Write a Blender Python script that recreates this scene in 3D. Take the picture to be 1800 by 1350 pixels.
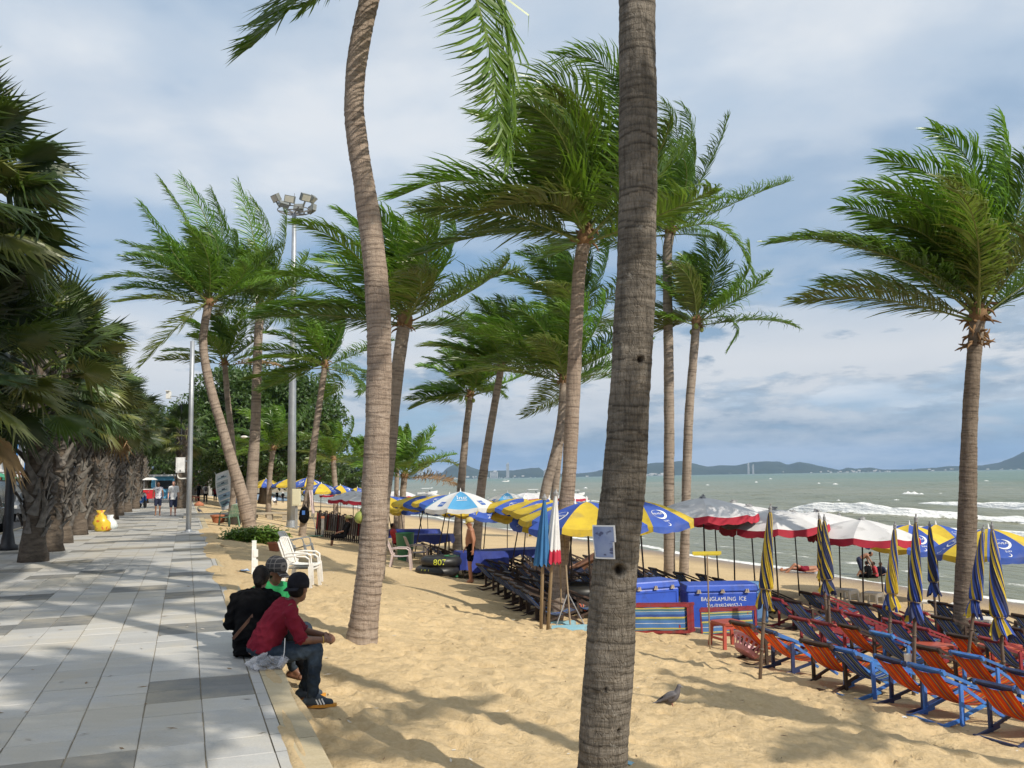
import bpy, math, random
import numpy as np
from mathutils import Vector, Matrix, Euler, Quaternion
R = math.radians
PI = math.pi
for _o in list(bpy.data.objects):
    bpy.data.objects.remove(_o)
sc = bpy.context.scene
COL = sc.collection
RNG = random.Random(7)
NR = np.random.RandomState(11)

# camera
FPX, PITCH, ROLL, EYE = 1550.0, R(6.05), R(0.95), 1.65
cam_d = bpy.data.cameras.new('camera')
cam = bpy.data.objects.new('camera', cam_d)
COL.objects.link(cam)
cam_d.sensor_width = 36.0
cam_d.lens = 36.0 * FPX / 1800.0
cam_d.clip_start = 0.1
cam_d.clip_end = 60000
_f = Vector((0, math.cos(PITCH), math.sin(PITCH)))
_u0 = Vector((0, -math.sin(PITCH), math.cos(PITCH)))
_r0 = Vector((1, 0, 0))
CR = _r0 * math.cos(ROLL) - _u0 * math.sin(ROLL)
CU = _u0 * math.cos(ROLL) + _r0 * math.sin(ROLL)
CF = _f
_m = Matrix((CR, CU, -CF)).transposed().to_4x4()
_m.translation = (0, 0, EYE)
cam.matrix_world = _m
sc.camera = cam

# sun and sky
SUN_EL = R(40)
SUN_AZ = math.atan2(0.75, -0.66)            # clockwise from +Y
SUN_DIR = Vector((math.sin(SUN_AZ) * math.cos(SUN_EL), math.cos(SUN_AZ) * math.cos(SUN_EL), math.sin(SUN_EL)))
sun_d = bpy.data.lights.new('sun', 'SUN')
sun_d.energy = 5.0
sun_d.angle = R(0.53)
sun_d.color = (1.0, 0.93, 0.80)
sun = bpy.data.objects.new('sun', sun_d)
COL.objects.link(sun)
sun.rotation_euler = SUN_DIR.to_track_quat('Z', 'Y').to_euler()
sun.location = SUN_DIR * 60
sc.view_settings.view_transform = 'Standard'
sc.view_settings.look = 'None'
sc.view_settings.gamma = 1
sc.view_settings.exposure = -0.08
sc.view_settings.use_curve_mapping = False

world = bpy.data.worlds.new('World')
sc.world = world
world.use_nodes = True


class NT:
    """tiny node helper"""
    def __init__(s, tree):
        s.t = tree
        s.t.nodes.clear()

    def n(s, typ, ins=None, **kw):
        nd = s.t.nodes.new(typ)
        for k, v in kw.items():
            setattr(nd, k, v)
        for k, v in (ins or {}).items():
            if hasattr(v, 'is_linked') or isinstance(v, bpy.types.NodeSocket):
                s.t.links.new(v, nd.inputs[k])
            else:
                nd.inputs[k].default_value = v
        return nd

    def math(s, op, a, b=0.0, c=None, clamp=False):
        i = {0: a, 1: b}
        if c is not None:
            i[2] = c
        return s.n('ShaderNodeMath', i, operation=op, use_clamp=clamp).outputs[0]

    def ramp(s, fac, stops, interp='LINEAR'):
        nd = s.n('ShaderNodeValToRGB', {0: fac})
        cr = nd.color_ramp
        cr.interpolation = interp
        while len(cr.elements) < len(stops):
            cr.elements.new(0.5)
        for e, (p, c) in zip(cr.elements, stops):
            e.position = p
            e.color = (c, c, c, 1) if isinstance(c, (int, float)) else (*c, 1)
        return nd.outputs[0]

    def noise(s, vec, scale, detail=4, rough=0.55, dist=0.0, out=0):
        nd = s.n('ShaderNodeTexNoise', {'Scale': scale, 'Detail': detail, 'Roughness': rough, 'Distortion': dist})
        if vec is not None:
            s.t.links.new(vec, nd.inputs['Vector'])
        return nd.outputs[out]

    def mix(s, fac, a, b, blend='MIX'):
        nd = s.n('ShaderNodeMix', data_type='RGBA', blend_type=blend)
        for sock, v in ((nd.inputs[0], fac), (nd.inputs[6], a), (nd.inputs[7], b)):
            if isinstance(v, bpy.types.NodeSocket):
                s.t.links.new(v, sock)
            else:
                sock.default_value = (*v, 1) if isinstance(v, tuple) and len(v) == 3 else v
        return nd.outputs[2]

    def mapping(s, vec, scale=(1, 1, 1), loc=(0, 0, 0), rot=(0, 0, 0)):
        return s.n('ShaderNodeMapping', {'Vector': vec, 'Scale': scale, 'Location': loc, 'Rotation': rot}).outputs[0]


w = NT(world.node_tree)
_dir = w.n('ShaderNodeTexCoord').outputs['Generated']
_sky = w.n('ShaderNodeTexSky', sky_type='NISHITA', sun_disc=False, sun_elevation=SUN_EL, sun_rotation=SUN_AZ,
           air_density=1.0, dust_density=0.7, ozone_density=1.6, altitude=5)
_sep = w.n('ShaderNodeSeparateXYZ', {0: _dir})
_z = w.math('MAXIMUM', _sep.outputs[2], 0.0)
# clouds lie on a flat layer: direction divided by height
_den = w.math('ADD', _z, 0.16)
_cx = w.math('DIVIDE', _sep.outputs[0], _den)
_cy = w.math('DIVIDE', _sep.outputs[1], _den)
_cv = w.n('ShaderNodeCombineXYZ', {0: _cx, 1: _cy, 2: 0.0}).outputs[0]
_n1 = w.noise(w.mapping(_cv, (0.62, 0.80, 1), (3.1, 7.7, 0)), 1.0, 5, 0.48, 0.2)        # broad sheets
_n2 = w.noise(w.mapping(_cv, (1, 1, 1), (1.3, 2.9, 0)), 1.9, 6, 0.52, 0.1)       # smaller puffs
_mixn = w.math('ADD', w.math('MULTIPLY', _n1, 0.72), w.math('MULTIPLY', _n2, 0.28))
# more cover overhead and near the horizon, a clearer belt between
_cover = w.ramp(_z, [(0.0, 0.0), (0.06, 0.0), (0.13, -0.03), (0.22, -0.03), (0.32, 0.05), (0.42, 0.15), (0.6, 0.18), (1.0, 0.16)])
_covneg = w.math('SUBTRACT', w.math('ADD', _mixn, _cover), 0.0)
_cf = w.ramp(_covneg, [(0.43, 0.0), (0.51, 0.30), (0.59, 0.70), (0.68, 0.95)], 'EASE')
# banked cumulus low over the sea, drawn out along the horizon
_az = w.math('ARCTAN2', _sep.outputs[0], _sep.outputs[1])
_lv = w.n('ShaderNodeCombineXYZ', {0: w.math('MULTIPLY', _az, 9.0), 1: w.math('MULTIPLY', _z, 20.0), 2: 0.0}).outputs[0]
_n3 = w.noise(w.mapping(_lv, (0.50, 0.80, 1), (5.2, 0.4, 0)), 1.0, 9, 0.60, 0.15)
_n4 = w.noise(w.mapping(_lv, (0.6, 1.0, 1), (9.1, 3.6, 0)), 1.6, 7, 0.6, 0.0)
_lowmask = w.ramp(_z, [(0.0, 1.0), (0.05, 1.0), (0.13, 0.95), (0.18, 0.5), (0.24, 0.0)])
_lf = w.math('MULTIPLY', w.ramp(_n3, [(0.38, 0.0), (0.45, 0.7), (0.50, 1.0)], 'EASE'), _lowmask)
_lowcol = w.mix(w.ramp(_n4, [(0.40, 0.0), (0.60, 1.0)]), (0.38, 0.50, 0.63), (0.74, 0.80, 0.86))
_lit = w.math('MULTIPLY', w.ramp(_z, [(0.035, 0.0), (0.07, 0.6), (0.12, 1.0)]), w.ramp(w.math('ADD', _n3, w.math('MULTIPLY', _n4, 0.35)), [(0.62, 0.0), (0.69, 1.0)]))
_lowcol = w.mix(_lit, _lowcol, (1.02, 1.03, 1.04))
_hicol = w.mix(w.ramp(_n2, [(0.36, 0.0), (0.62, 1.0)]), (0.72, 0.81, 0.91), (0.90, 0.93, 0.96))
_bsky = w.n('ShaderNodeBackground', {0: w.mix(0.6, _sky.outputs[0], (3.1, 5.1, 7.6)), 1: 0.10})
_bhi = w.n('ShaderNodeBackground', {0: _hicol, 1: 1.0})
_blo = w.n('ShaderNodeBackground', {0: _lowcol, 1: 0.82})
_m1 = w.n('ShaderNodeMixShader', {0: w.math('MULTIPLY', _cf, 0.92), 1: _bsky.outputs[0], 2: _bhi.outputs[0]})
_m2 = w.n('ShaderNodeMixShader', {0: w.math('MULTIPLY', _lf, 0.93), 1: _m1.outputs[0], 2: _blo.outputs[0]})
w.n('ShaderNodeOutputWorld', {0: _m2.outputs[0]})
try:
    sc.cycles.volume_bounces = 0
    sc.cycles.max_bounces = 6
    sc.cycles.diffuse_bounces = 3
    sc.cycles.transparent_max_bounces = 8
    sc.cycles.use_denoising = True
except Exception:
    pass

# ground frame: u along the promenade, v towards the sea
TH = R(-20.3)
UD = Vector((math.sin(TH), math.cos(TH), 0))
VD = Vector((math.cos(TH), -math.sin(TH), 0))
ANG_U = math.atan2(UD.y, UD.x)              # heading of the promenade
ANG_V = math.atan2(VD.y, VD.x)              # heading towards the sea


def W(u, v, z=0.0):
    p = UD * u + VD * v
    return Vector((p.x, p.y, z))


def UV(p):
    return p.x * UD.x + p.y * UD.y, p.x * VD.x + p.y * VD.y


EDGE = 0.84                                  # outer face of the kerb
SEA_Z = -2.20


def smooth(a, b, x):
    t = np.clip((x - a) / (b - a), 0, 1)
    return t * t * (3 - 2 * t)


def sand_z(u, v):
    u = np.asarray(u, float)
    v = np.asarray(v, float)
    prof = np.interp(v, [0.0, 1.0, 2.2, 4.0, 7.5, 10.0, 13.0, 22.7, 27.0, 34.0], [-0.38, -0.39, -0.50, -0.74, -1.22, -1.48, -1.70, -2.20, -2.7, -3.6])
    far = smooth(9.0, 17.0, u)               # sand drifted up to the kerb farther on
    lift = 0.27 * far * (1 - smooth(0.8, 7.0, v))
    und = 0.030 * np.sin(u * 1.1 + 1.3 * np.sin(v * .7)) * np.sin(v * 1.3 + .5) + 0.018 * np.sin(u * 2.9 + v * 1.7)
    return prof + lift + und * smooth(0.8, 1.5, v) * (1 - smooth(14, 18, v))


def ray(px, py):
    return (CF + CR * ((px - 900) / FPX) + CU * ((675 - py) / FPX))


def on_z(px, py, z=0.0):
    d = ray(px, py)
    t = (z - EYE) / d.z
    return Vector((d.x * t, d.y * t, z))


def on_sand(px, py):
    d = ray(px, py)
    lo, hi = 1.0, 400.0
    for _ in range(60):
        t = (lo + hi) / 2
        p = Vector((0, 0, EYE)) + d * t
        u, v = UV(p)
        g = float(sand_z(u, v)) if v > EDGE else (0.0 if v > -6 else 0.0)
        if p.z > g:
            lo = t
        else:
            hi = t
    p = Vector((0, 0, EYE)) + d * lo
    u, v = UV(p)
    return Vector((p.x, p.y, float(sand_z(u, v))))


def at_depth(px, py, depth):
    d = ray(px, py)
    return Vector((0, 0, EYE)) + d * (depth / d.dot(Vector((0, 1, 0))))


def proj(p):
    q = Vector(p) - Vector((0, 0, EYE))
    k = FPX / q.dot(CF)
    return 900 + q.dot(CR) * k, 675 - q.dot(CU) * k


def seat_z(x, y):
    u, v = UV(Vector((x, y, 0)))
    return float(sand_z(u, v))


# mesh builder
class MB:
    def __init__(s):
        s.v, s.f, s.m = [], [], []
        s.uv = None

    def add(s, vs, fs, mi=0):
        o = len(s.v)
        s.v.extend([tuple(map(float, p)) for p in vs])
        s.f.extend([tuple(i + o for i in f) for f in fs])
        if isinstance(mi, int):
            s.m.extend([mi] * len(fs))
        else:
            s.m.extend(mi)

    def box(s, c, size, rot=None, mi=0):
        hx, hy, hz = size[0] / 2, size[1] / 2, size[2] / 2
        vs = [Vector((x, y, z)) for x in (-hx, hx) for y in (-hy, hy) for z in (-hz, hz)]
        if rot is not None:
            vs = [rot @ p for p in vs]
        c = Vector(c)
        s.add([p + c for p in vs], [(0, 1, 3, 2), (4, 6, 7, 5), (0, 4, 5, 1), (2, 3, 7, 6), (0, 2, 6, 4), (1, 5, 7, 3)], mi)

    def bar(s, p0, p1, w, h, mi=0, up=(0, 0, 1)):
        p0, p1 = Vector(p0), Vector(p1)
        d = (p1 - p0)
        L = d.length
        d.normalize()
        up = Vector(up)
        if abs(d.dot(up)) > 0.98:
            up = Vector((1, 0, 0))
        x = d.cross(up).normalized()
        z = x.cross(d).normalized()
        rot = Matrix((x, d, z)).transposed()
        s.box((p0 + p1) / 2, (w, L, h), rot, mi)

    def tube(s, pts, rad, n=8, mi=0, cap=True, flat=None):
        pts = [Vector(p) for p in pts]
        if isinstance(rad, (int, float)):
            rad = [rad] * len(pts)
        t = [(pts[min(i + 1, len(pts) - 1)] - pts[max(i - 1, 0)]).normalized() for i in range(len(pts))]
        a = Vector((0, 0, 1)) if abs(t[0].z) < 0.9 else Vector((1, 0, 0))
        x = t[0].cross(a).normalized()
        vs, fs = [], []
        for i, p in enumerate(pts):
            x = (x - t[i] * x.dot(t[i])).normalized()
            y = t[i].cross(x)
            for k in range(n):
                q = 2 * PI * k / n
                vs.append(p + (x * math.cos(q) + y * math.sin(q) * (flat or 1)) * rad[i])
        for i in range(len(pts) - 1):
            for k in range(n):
                k2 = (k + 1) % n
                fs.append((i * n + k, i * n + k2, (i + 1) * n + k2, (i + 1) * n + k))
        if cap:
            fs.append(tuple(range(n - 1, -1, -1)))
            fs.append(tuple((len(pts) - 1) * n + k for k in range(n)))
        s.add(vs, fs, mi)

    def lathe(s, prof, n=16, c=(0, 0, 0), mi=0, cap=True):
        c = Vector(c)
        vs, fs = [], []
        for r, z in prof:
            for k in range(n):
                q = 2 * PI * k / n
                vs.append(c + Vector((r * math.cos(q), r * math.sin(q), z)))
        for i in range(len(prof) - 1):
            for k in range(n):
                k2 = (k + 1) % n
                fs.append((i * n + k, i * n + k2, (i + 1) * n + k2, (i + 1) * n + k))
        if cap:
            fs.append(tuple(range(n - 1, -1, -1)))
            fs.append(tuple((len(prof) - 1) * n + k for k in range(n)))
        s.add(vs, fs, mi)

    def ell(s, c, r, rot=None, nu=12, nv=8, mi=0):
        c = Vector(c)
        r = (r, r, r) if isinstance(r, (int, float)) else r
        vs = []
        for i in range(nv + 1):
            th = PI * i / nv
            for k in range(nu):
                ph = 2 * PI * k / nu
                p = Vector((r[0] * math.sin(th) * math.cos(ph), r[1] * math.sin(th) * math.sin(ph), r[2] * math.cos(th)))
                if rot is not None:
                    p = rot @ p
                vs.append(c + p)
        fs = [(i * nu + k, (i + 1) * nu + k, (i + 1) * nu + (k + 1) % nu, i * nu + (k + 1) % nu) for i in range(nv) for k in range(nu)]
        s.add(vs, fs, mi)

    def cap2(s, p0, p1, r0, r1, n=12, mi=0, k=1.0):
        """round-ended tapered limb"""
        p0, p1 = Vector(p0), Vector(p1)
        d = (p1 - p0)
        L = d.length
        d.normalize()
        pts, rad = [], []
        for a in (90, 65, 40, 15):
            pts.append(p0 - d * r0 * math.sin(R(a))); rad.append(max(r0 * math.cos(R(a)), 1e-3))
        for t in (0.25, 0.5, 0.75):
            pts.append(p0 + d * L * t); rad.append(r0 + (r1 - r0) * t)
        for a in (15, 40, 65, 90):
            pts.append(p1 + d * r1 * math.sin(R(a))); rad.append(max(r1 * math.cos(R(a)), 1e-3))
        s.tube(pts, rad, n, mi, True, k)

    def loft(s, rings, mi=0, cap=True):
        n = len(rings[0])
        vs = [p for r in rings for p in r]
        fs = [(i * n + k, i * n + (k + 1) % n, (i + 1) * n + (k + 1) % n, (i + 1) * n + k) for i in range(len(rings) - 1) for k in range(n)]
        if cap:
            fs.append(tuple(range(n - 1, -1, -1)))
            fs.append(tuple((len(rings) - 1) * n + k for k in range(n)))
        s.add(vs, fs, mi)

    def mesh(s, name, mats, smooth=False):
        me = bpy.data.meshes.new(name)
        me.from_pydata(s.v, [], s.f)
        for m in (mats if isinstance(mats, (list, tuple)) else [mats]):
            me.materials.append(m)
        if s.m and max(s.m) > 0:
            me.polygons.foreach_set('material_index', s.m)
        if smooth:
            me.polygons.foreach_set('use_smooth', [True] * len(me.polygons))
        me.update()
        return me


def put(name, me, parent=None, loc=None, rot=None, scale=None):
    o = bpy.data.objects.new(name, me)
    COL.objects.link(o)
    if parent is not None:
        o.parent = parent
    if loc is not None:
        o.location = loc
    if rot is not None:
        o.rotation_euler = rot
    if scale is not None:
        o.scale = scale if not isinstance(scale, (int, float)) else (scale,) * 3
    return o


def obj(name, mb, mats, parent=None, smooth=False, loc=None, rot=None):
    return put(name, mb.mesh(name, mats, smooth), parent, loc, rot)


def tag(o, label=None, cat=None, group=None, kind=None):
    if label: o['label'] = label
    if cat: o['category'] = cat
    if group: o['group'] = group
    if kind: o['kind'] = kind
    return o


def thing(name, label, cat, loc=(0, 0, 0), rz=0.0, group=None):
    o = bpy.data.objects.new(name, None)
    COL.objects.link(o)
    o.empty_display_size = 0.1
    o.location = loc
    o.rotation_euler = (0, 0, rz)
    return tag(o, label, cat, group)


def dup(root, loc, rz, label=None, group=None, rot=None):
    r = root.copy()
    COL.objects.link(r)
    r.location = loc
    r.rotation_euler = rot if rot is not None else (0, 0, rz)
    if label: r['label'] = label
    if group: r['group'] = group
    for ch in list(root.children):
        c = ch.copy()
        COL.objects.link(c)
        c.parent = r
        for g in list(ch.children):
            d = g.copy()
            COL.objects.link(d)
            d.parent = c
    return r


def rot_to(d, up=(0, 0, 1)):
    return Vector(d).to_track_quat('Z', 'Y').to_matrix()


# materials
MATS = {}


def mat(name, c, c2=None, scale=6.0, rough=0.6, bump=0.0, bscale=30.0, metal=0.0, spec=0.5, detail=5, stretch=(1, 1, 1), lo=0.35, hi=0.65,
        rand=0.0, trans=0.0, sheen=0.0, dirt=None, dscale=3.0, alpha=None):
    if name in MATS:
        return MATS[name]
    m = bpy.data.materials.new(name)
    m.use_nodes = True
    t = NT(m.node_tree)
    co = t.n('ShaderNodeTexCoord').outputs['Object']
    if stretch != (1, 1, 1):
        co = t.mapping(co, stretch)
    if c2 is None:
        c2 = tuple(x * 0.8 for x in c)
    col = t.mix(t.ramp(t.noise(co, scale, detail), [(lo, 0.0), (hi, 1.0)]), c, c2)
    if dirt is not None:
        col = t.mix(t.ramp(t.noise(co, dscale, 6, 0.65), [(0.52, 0.0), (0.68, 0.8)]), col, dirt)
    if rand:
        rn = t.n('ShaderNodeObjectInfo').outputs['Random']
        hsv = t.n('ShaderNodeHueSaturation', {'Value': t.math('ADD', t.math('MULTIPLY', rn, 2 * rand), 1 - rand), 'Color': col,
                                              'Hue': t.math('ADD', t.math('MULTIPLY', t.math('FRACT', t.math('MULTIPLY', rn, 7.13)), rand * 0.08), 0.5 - rand * 0.04)})
        col = hsv.outputs[0]
    b = t.n('ShaderNodeBsdfPrincipled', {'Base Color': col, 'Roughness': rough, 'Metallic': metal, 'Specular IOR Level': spec})
    if bump:
        bn = t.n('ShaderNodeBump', {'Strength': bump, 'Distance': 0.02, 'Height': t.noise(co, bscale, 6, 0.6)})
        t.t.links.new(bn.outputs[0], b.inputs['Normal'])
    out = b.outputs[0]
    if trans:
        tr = t.n('ShaderNodeBsdfTranslucent', {0: col})
        out = t.n('ShaderNodeMixShader', {0: trans, 1: out, 2: tr.outputs[0]}).outputs[0]
    t.n('ShaderNodeOutputMaterial', {0: out})
    MATS[name] = m
    return m


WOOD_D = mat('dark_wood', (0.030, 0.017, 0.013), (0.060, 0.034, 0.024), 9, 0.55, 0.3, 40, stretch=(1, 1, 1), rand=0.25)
WOOD_B = mat('blue_painted_wood', (0.035, 0.13, 0.42), (0.06, 0.20, 0.52), 9, 0.5, 0.25, 45, rand=0.18, dirt=(0.10, 0.12, 0.17), dscale=7)
WOOD_N = mat('navy_painted_wood', (0.012, 0.022, 0.075), (0.03, 0.05, 0.12), 9, 0.5, 0.25, 45, rand=0.18)
WOOD_R = mat('red_painted_wood', (0.21, 0.018, 0.025), (0.28, 0.030, 0.036), 9, 0.5, 0.25, 45, rand=0.15, dirt=(0.14, 0.05, 0.05), dscale=7)
WOOD_P = mat('weathered_pole_wood', (0.17, 0.12, 0.085), (0.09, 0.06, 0.045), 6, 0.7, 0.5, 30, stretch=(1, 1, 0.15))
BAMBOO = mat('bamboo', (0.30, 0.22, 0.13), (0.20, 0.14, 0.08), 6, 0.55, 0.3, 25, stretch=(1, 1, 0.2))
POLE_BLK = mat('dark_parasol_pole', (0.030, 0.022, 0.020), (0.055, 0.04, 0.035), 8, 0.5, 0.2, 30)
STEEL = mat('galvanised_steel', (0.40, 0.42, 0.44), (0.32, 0.34, 0.37), 3, 0.45, 0.1, 60, metal=0.55)
WHITE_PL = mat('white_plastic', (0.80, 0.78, 0.74), (0.72, 0.70, 0.66), 3, 0.4, 0.0, dirt=(0.50, 0.45, 0.38), dscale=4)
BLACK_M = mat('black_metal', (0.012, 0.012, 0.016), (0.025, 0.025, 0.03), 5, 0.45)
SKIN = mat('skin_tan', (0.27, 0.125, 0.07), (0.33, 0.16, 0.095), 14, 0.5)
SKIN_D = mat('skin_brown', (0.15, 0.07, 0.042), (0.19, 0.09, 0.055), 14, 0.5)
SKIN_P = mat('skin_pale_pink', (0.55, 0.29, 0.21), (0.60, 0.33, 0.25), 14, 0.5)
HAIR = mat('black_hair', (0.006, 0.005, 0.005), (0.013, 0.010, 0.009), 60, 0.55, 0.5, 120, spec=.15)
# setting: sand
def sand_material():
    m = bpy.data.materials.new('beach_sand')
    m.use_nodes = True
    t = NT(m.node_tree)
    co = t.n('ShaderNodeTexCoord').outputs['Object']
    big = t.ramp(t.noise(co, 0.55, 5), [(0.35, 0.0), (0.68, 1.0)])
    col = t.mix(big, (0.57, 0.422, 0.235), (0.48, 0.35, 0.19))
    fine = t.ramp(t.noise(co, 16.0, 7, 0.7), [(0.38, 0.0), (0.62, 1.0)])
    col = t.mix(t.math('MULTIPLY', fine, 0.55), col, (0.66, 0.51, 0.315))
    grit = t.ramp(t.noise(co, 130.0, 3, 0.7), [(0.66, 0.0), (0.74, 1.0)])
    col = t.mix(t.math('MULTIPLY', grit, 0.5), col, (0.30, 0.20, 0.11))
    spk = t.ramp(t.noise(co, 26.0, 4, 0.8), [(0.72, 0.0), (0.76, 1.0)])
    col = t.mix(t.math('MULTIPLY', spk, 0.75), col, (0.20, 0.135, 0.08))
    # damp band by the water, by height
    z = t.n('ShaderNodeSeparateXYZ', {0: co}).outputs[2]
    wet = t.ramp(t.math('ADD', t.math('MULTIPLY', z, -1.0), t.math('MULTIPLY', t.noise(co, 0.8, 3), 0.05)), [(0.0, 0.0), (1.0, 1.0)])
    wetf = t.n('ShaderNodeMapRange', {0: t.math('ADD', z, t.math('MULTIPLY', t.noise(co, 0.6, 3), 0.12)), 1: -1.98, 2: -2.12, 3: 0.0, 4: 1.0}).outputs[0]
    col = t.mix(wetf, col, (0.24, 0.165, 0.10))
    rough = t.math('SUBTRACT', 0.92, t.math('MULTIPLY', wetf, 0.6))
    hgt = t.math('ADD', t.math('MULTIPLY', t.noise(co, 9.0, 7, 0.62), 1.0), t.math('MULTIPLY', t.noise(co, 70.0, 4, 0.7), 0.22))
    bn = t.n('ShaderNodeBump', {'Strength': 0.9, 'Distance': 0.06, 'Height': hgt})
    b = t.n('ShaderNodeBsdfPrincipled', {'Base Color': col, 'Roughness': rough, 'Specular IOR Level': 0.25, 'Normal': bn.outputs[0]})
    t.n('ShaderNodeOutputMaterial', {0: b.outputs[0]})
    return m


def grid_mesh(name, us, vs, Z, material, smooth_=True):
    U, V = np.meshgrid(us, vs, indexing='ij')
    P = np.empty((U.size, 3))
    P[:, 0] = (U * UD.x + V * VD.x).ravel()
    P[:, 1] = (U * UD.y + V * VD.y).ravel()
    P[:, 2] = Z.ravel()
    nu, nv = U.shape
    i = np.arange(nu - 1)[:, None] * nv + np.arange(nv - 1)[None, :]
    Q = np.stack([i, i + nv, i + nv + 1, i + 1], -1).reshape(-1, 4)      # u x v is downwards, so wind it the other way
    Q = Q[:, ::-1]
    me = bpy.data.meshes.new(name)
    me.vertices.add(len(P))
    me.vertices.foreach_set('co', P.ravel())
    me.loops.add(Q.size)
    me.loops.foreach_set('vertex_index', Q.ravel().astype(np.int32))
    me.polygons.add(len(Q))
    me.polygons.foreach_set('loop_start', np.arange(0, Q.size, 4, dtype=np.int32))
    me.polygons.foreach_set('use_smooth', np.full(len(Q), smooth_))
    me.materials.append(material)
    me.update(calc_edges=True)
    me.validate()
    return me


us = np.concatenate([np.arange(-4, 2, 0.25), np.arange(2, 17, 0.055), np.arange(17, 40, 0.2), np.arange(40, 170, 2.0)])
vs = np.concatenate([np.arange(EDGE - 0.02, 8.5, 0.055), np.arange(8.5, 16, 0.2), np.arange(16, 32, 0.4)])
Ug, Vg = np.meshgrid(us, vs, indexing='ij')
Zs = sand_z(Ug, Vg)
# trodden hollows with a pushed-up rim, as feet leave them in dry sand
for k in range(2600):
    cu, cv = NR.uniform(2.5, 17), NR.uniform(0.95, 8.6)
    r = NR.uniform(0.05, 0.15)
    a = NR.uniform(0, PI)
    el = NR.uniform(1.2, 2.3)
    i0, i1 = np.searchsorted(us, [cu - 3.2 * r, cu + 3.2 * r])
    j0, j1 = np.searchsorted(vs, [cv - 3.2 * r, cv + 3.2 * r])
    du, dv = Ug[i0:i1, j0:j1] - cu, Vg[i0:i1, j0:j1] - cv
    x = (du * math.cos(a) + dv * math.sin(a)) / el
    y = -du * math.sin(a) + dv * math.cos(a)
    q = (x * x + y * y) / (r * r)
    Zs[i0:i1, j0:j1] += NR.uniform(0.012, 0.032) * (-np.exp(-q * 1.6) + 0.55 * np.exp(-((np.sqrt(q) - 1.25) ** 2) * 6))
for k in range(900):
    cu, cv = NR.uniform(12, 40), NR.uniform(1.0, 16)
    r = NR.uniform(0.2, 0.4)
    i0, i1 = np.searchsorted(us, [cu - 2.5 * r, cu + 2.5 * r])
    j0, j1 = np.searchsorted(vs, [cv - 2.5 * r, cv + 2.5 * r])
    q = ((Ug[i0:i1, j0:j1] - cu) ** 2 + (Vg[i0:i1, j0:j1] - cv) ** 2) / (r * r)
    Zs[i0:i1, j0:j1] -= NR.uniform(0.01, 0.03) * np.exp(-q * 2) * NR.choice([1, -0.8])
for _px, _py in ((636, 1124), (976, 1092), (1692, 1136), (661, 1014)):      # sand banked against the trunks
    _b = on_sand(_px, _py)
    _bu, _bv = UV(_b)
    Zs += 0.07 * np.exp(-(((Ug - _bu) ** 2 + (Vg - _bv) ** 2) / .35 ** 2)) + .03 * np.exp(-(((Ug - _bu - .3) ** 2 + (Vg - _bv) ** 2) / .3 ** 2))
SAND_M = sand_material()
tag(put('beach_sand', grid_mesh('beach_sand', us, vs, Zs, SAND_M)), kind='structure')

# sea
def sea_material():
    m = bpy.data.materials.new('sea_water')
    m.use_nodes = True
    t = NT(m.node_tree)
    co = t.n('ShaderNodeTexCoord').outputs['Object']
    rot = t.mapping(co, (1, 1, 1), rot=(0, 0, -ANG_V))         # x towards the sea, y along the beach
    foam = t.n('ShaderNodeAttribute', attribute_name='foam').outputs['Fac']
    deep = t.n('ShaderNodeAttribute', attribute_name='deep').outputs['Fac']
    patch = t.ramp(t.noise(t.mapping(rot, (0.02, 0.006, 1)), 1.0, 5), [(0.35, 0.0), (0.65, 1.0)])
    near = t.mix(patch, (0.165, 0.180, 0.120), (0.225, 0.218, 0.150))
    far = t.mix(patch, (0.065, 0.150, 0.110), (0.145, 0.185, 0.120))
    col = t.mix(deep, near, far)
    lace = t.noise(t.mapping(rot, (1.1, 0.5, 1)), 1.6, 7, 0.68, 0.6)
    ff = t.n('ShaderNodeMapRange', {0: t.math('ADD', t.math('MULTIPLY', foam, 1.35), t.math('SUBTRACT', t.math('MULTIPLY', lace, 1.5), 1.25)), 1: 0.0, 2: 0.22, 3: 0.0, 4: 1.0}).outputs[0]
    # scattered whitecaps far out
    wc = t.noise(t.mapping(rot, (0.16, 0.05, 1)), 1.0, 3, 0.6)
    wc2 = t.noise(t.mapping(rot, (0.5, 0.16, 1)), 1.0, 3, 0.6)
    wcf = t.math('MULTIPLY', t.ramp(wc, [(0.60, 0.0), (0.66, 1.0)]), t.ramp(wc2, [(0.56, 0.0), (0.64, 1.0)]))
    wcf = t.math('MULTIPLY', wcf, t.math('MULTIPLY', deep, 0.85))
    fall = t.math('MAXIMUM', ff, wcf)
    col = t.mix(fall, col, (0.80, 0.80, 0.78))
    rough = t.math('ADD', 0.28, t.math('MULTIPLY', fall, 0.6))
    hgt = t.math('ADD', t.noise(t.mapping(rot, (1.4, 0.55, 1)), 1.0, 6, 0.62), t.math('MULTIPLY', t.noise(t.mapping(rot, (0.25, 0.09, 1)), 1.0, 4, 0.6), 2.2))
    bn = t.n('ShaderNodeBump', {'Strength': 0.85, 'Distance': 0.5, 'Height': hgt})
    b = t.n('ShaderNodeBsdfPrincipled', {'Base Color': col, 'Roughness': rough, 'IOR': 1.33, 'Specular IOR Level': 0.22, 'Normal': bn.outputs[0]})
    t.n('ShaderNodeOutputMaterial', {0: b.outputs[0]})
    return m


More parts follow.
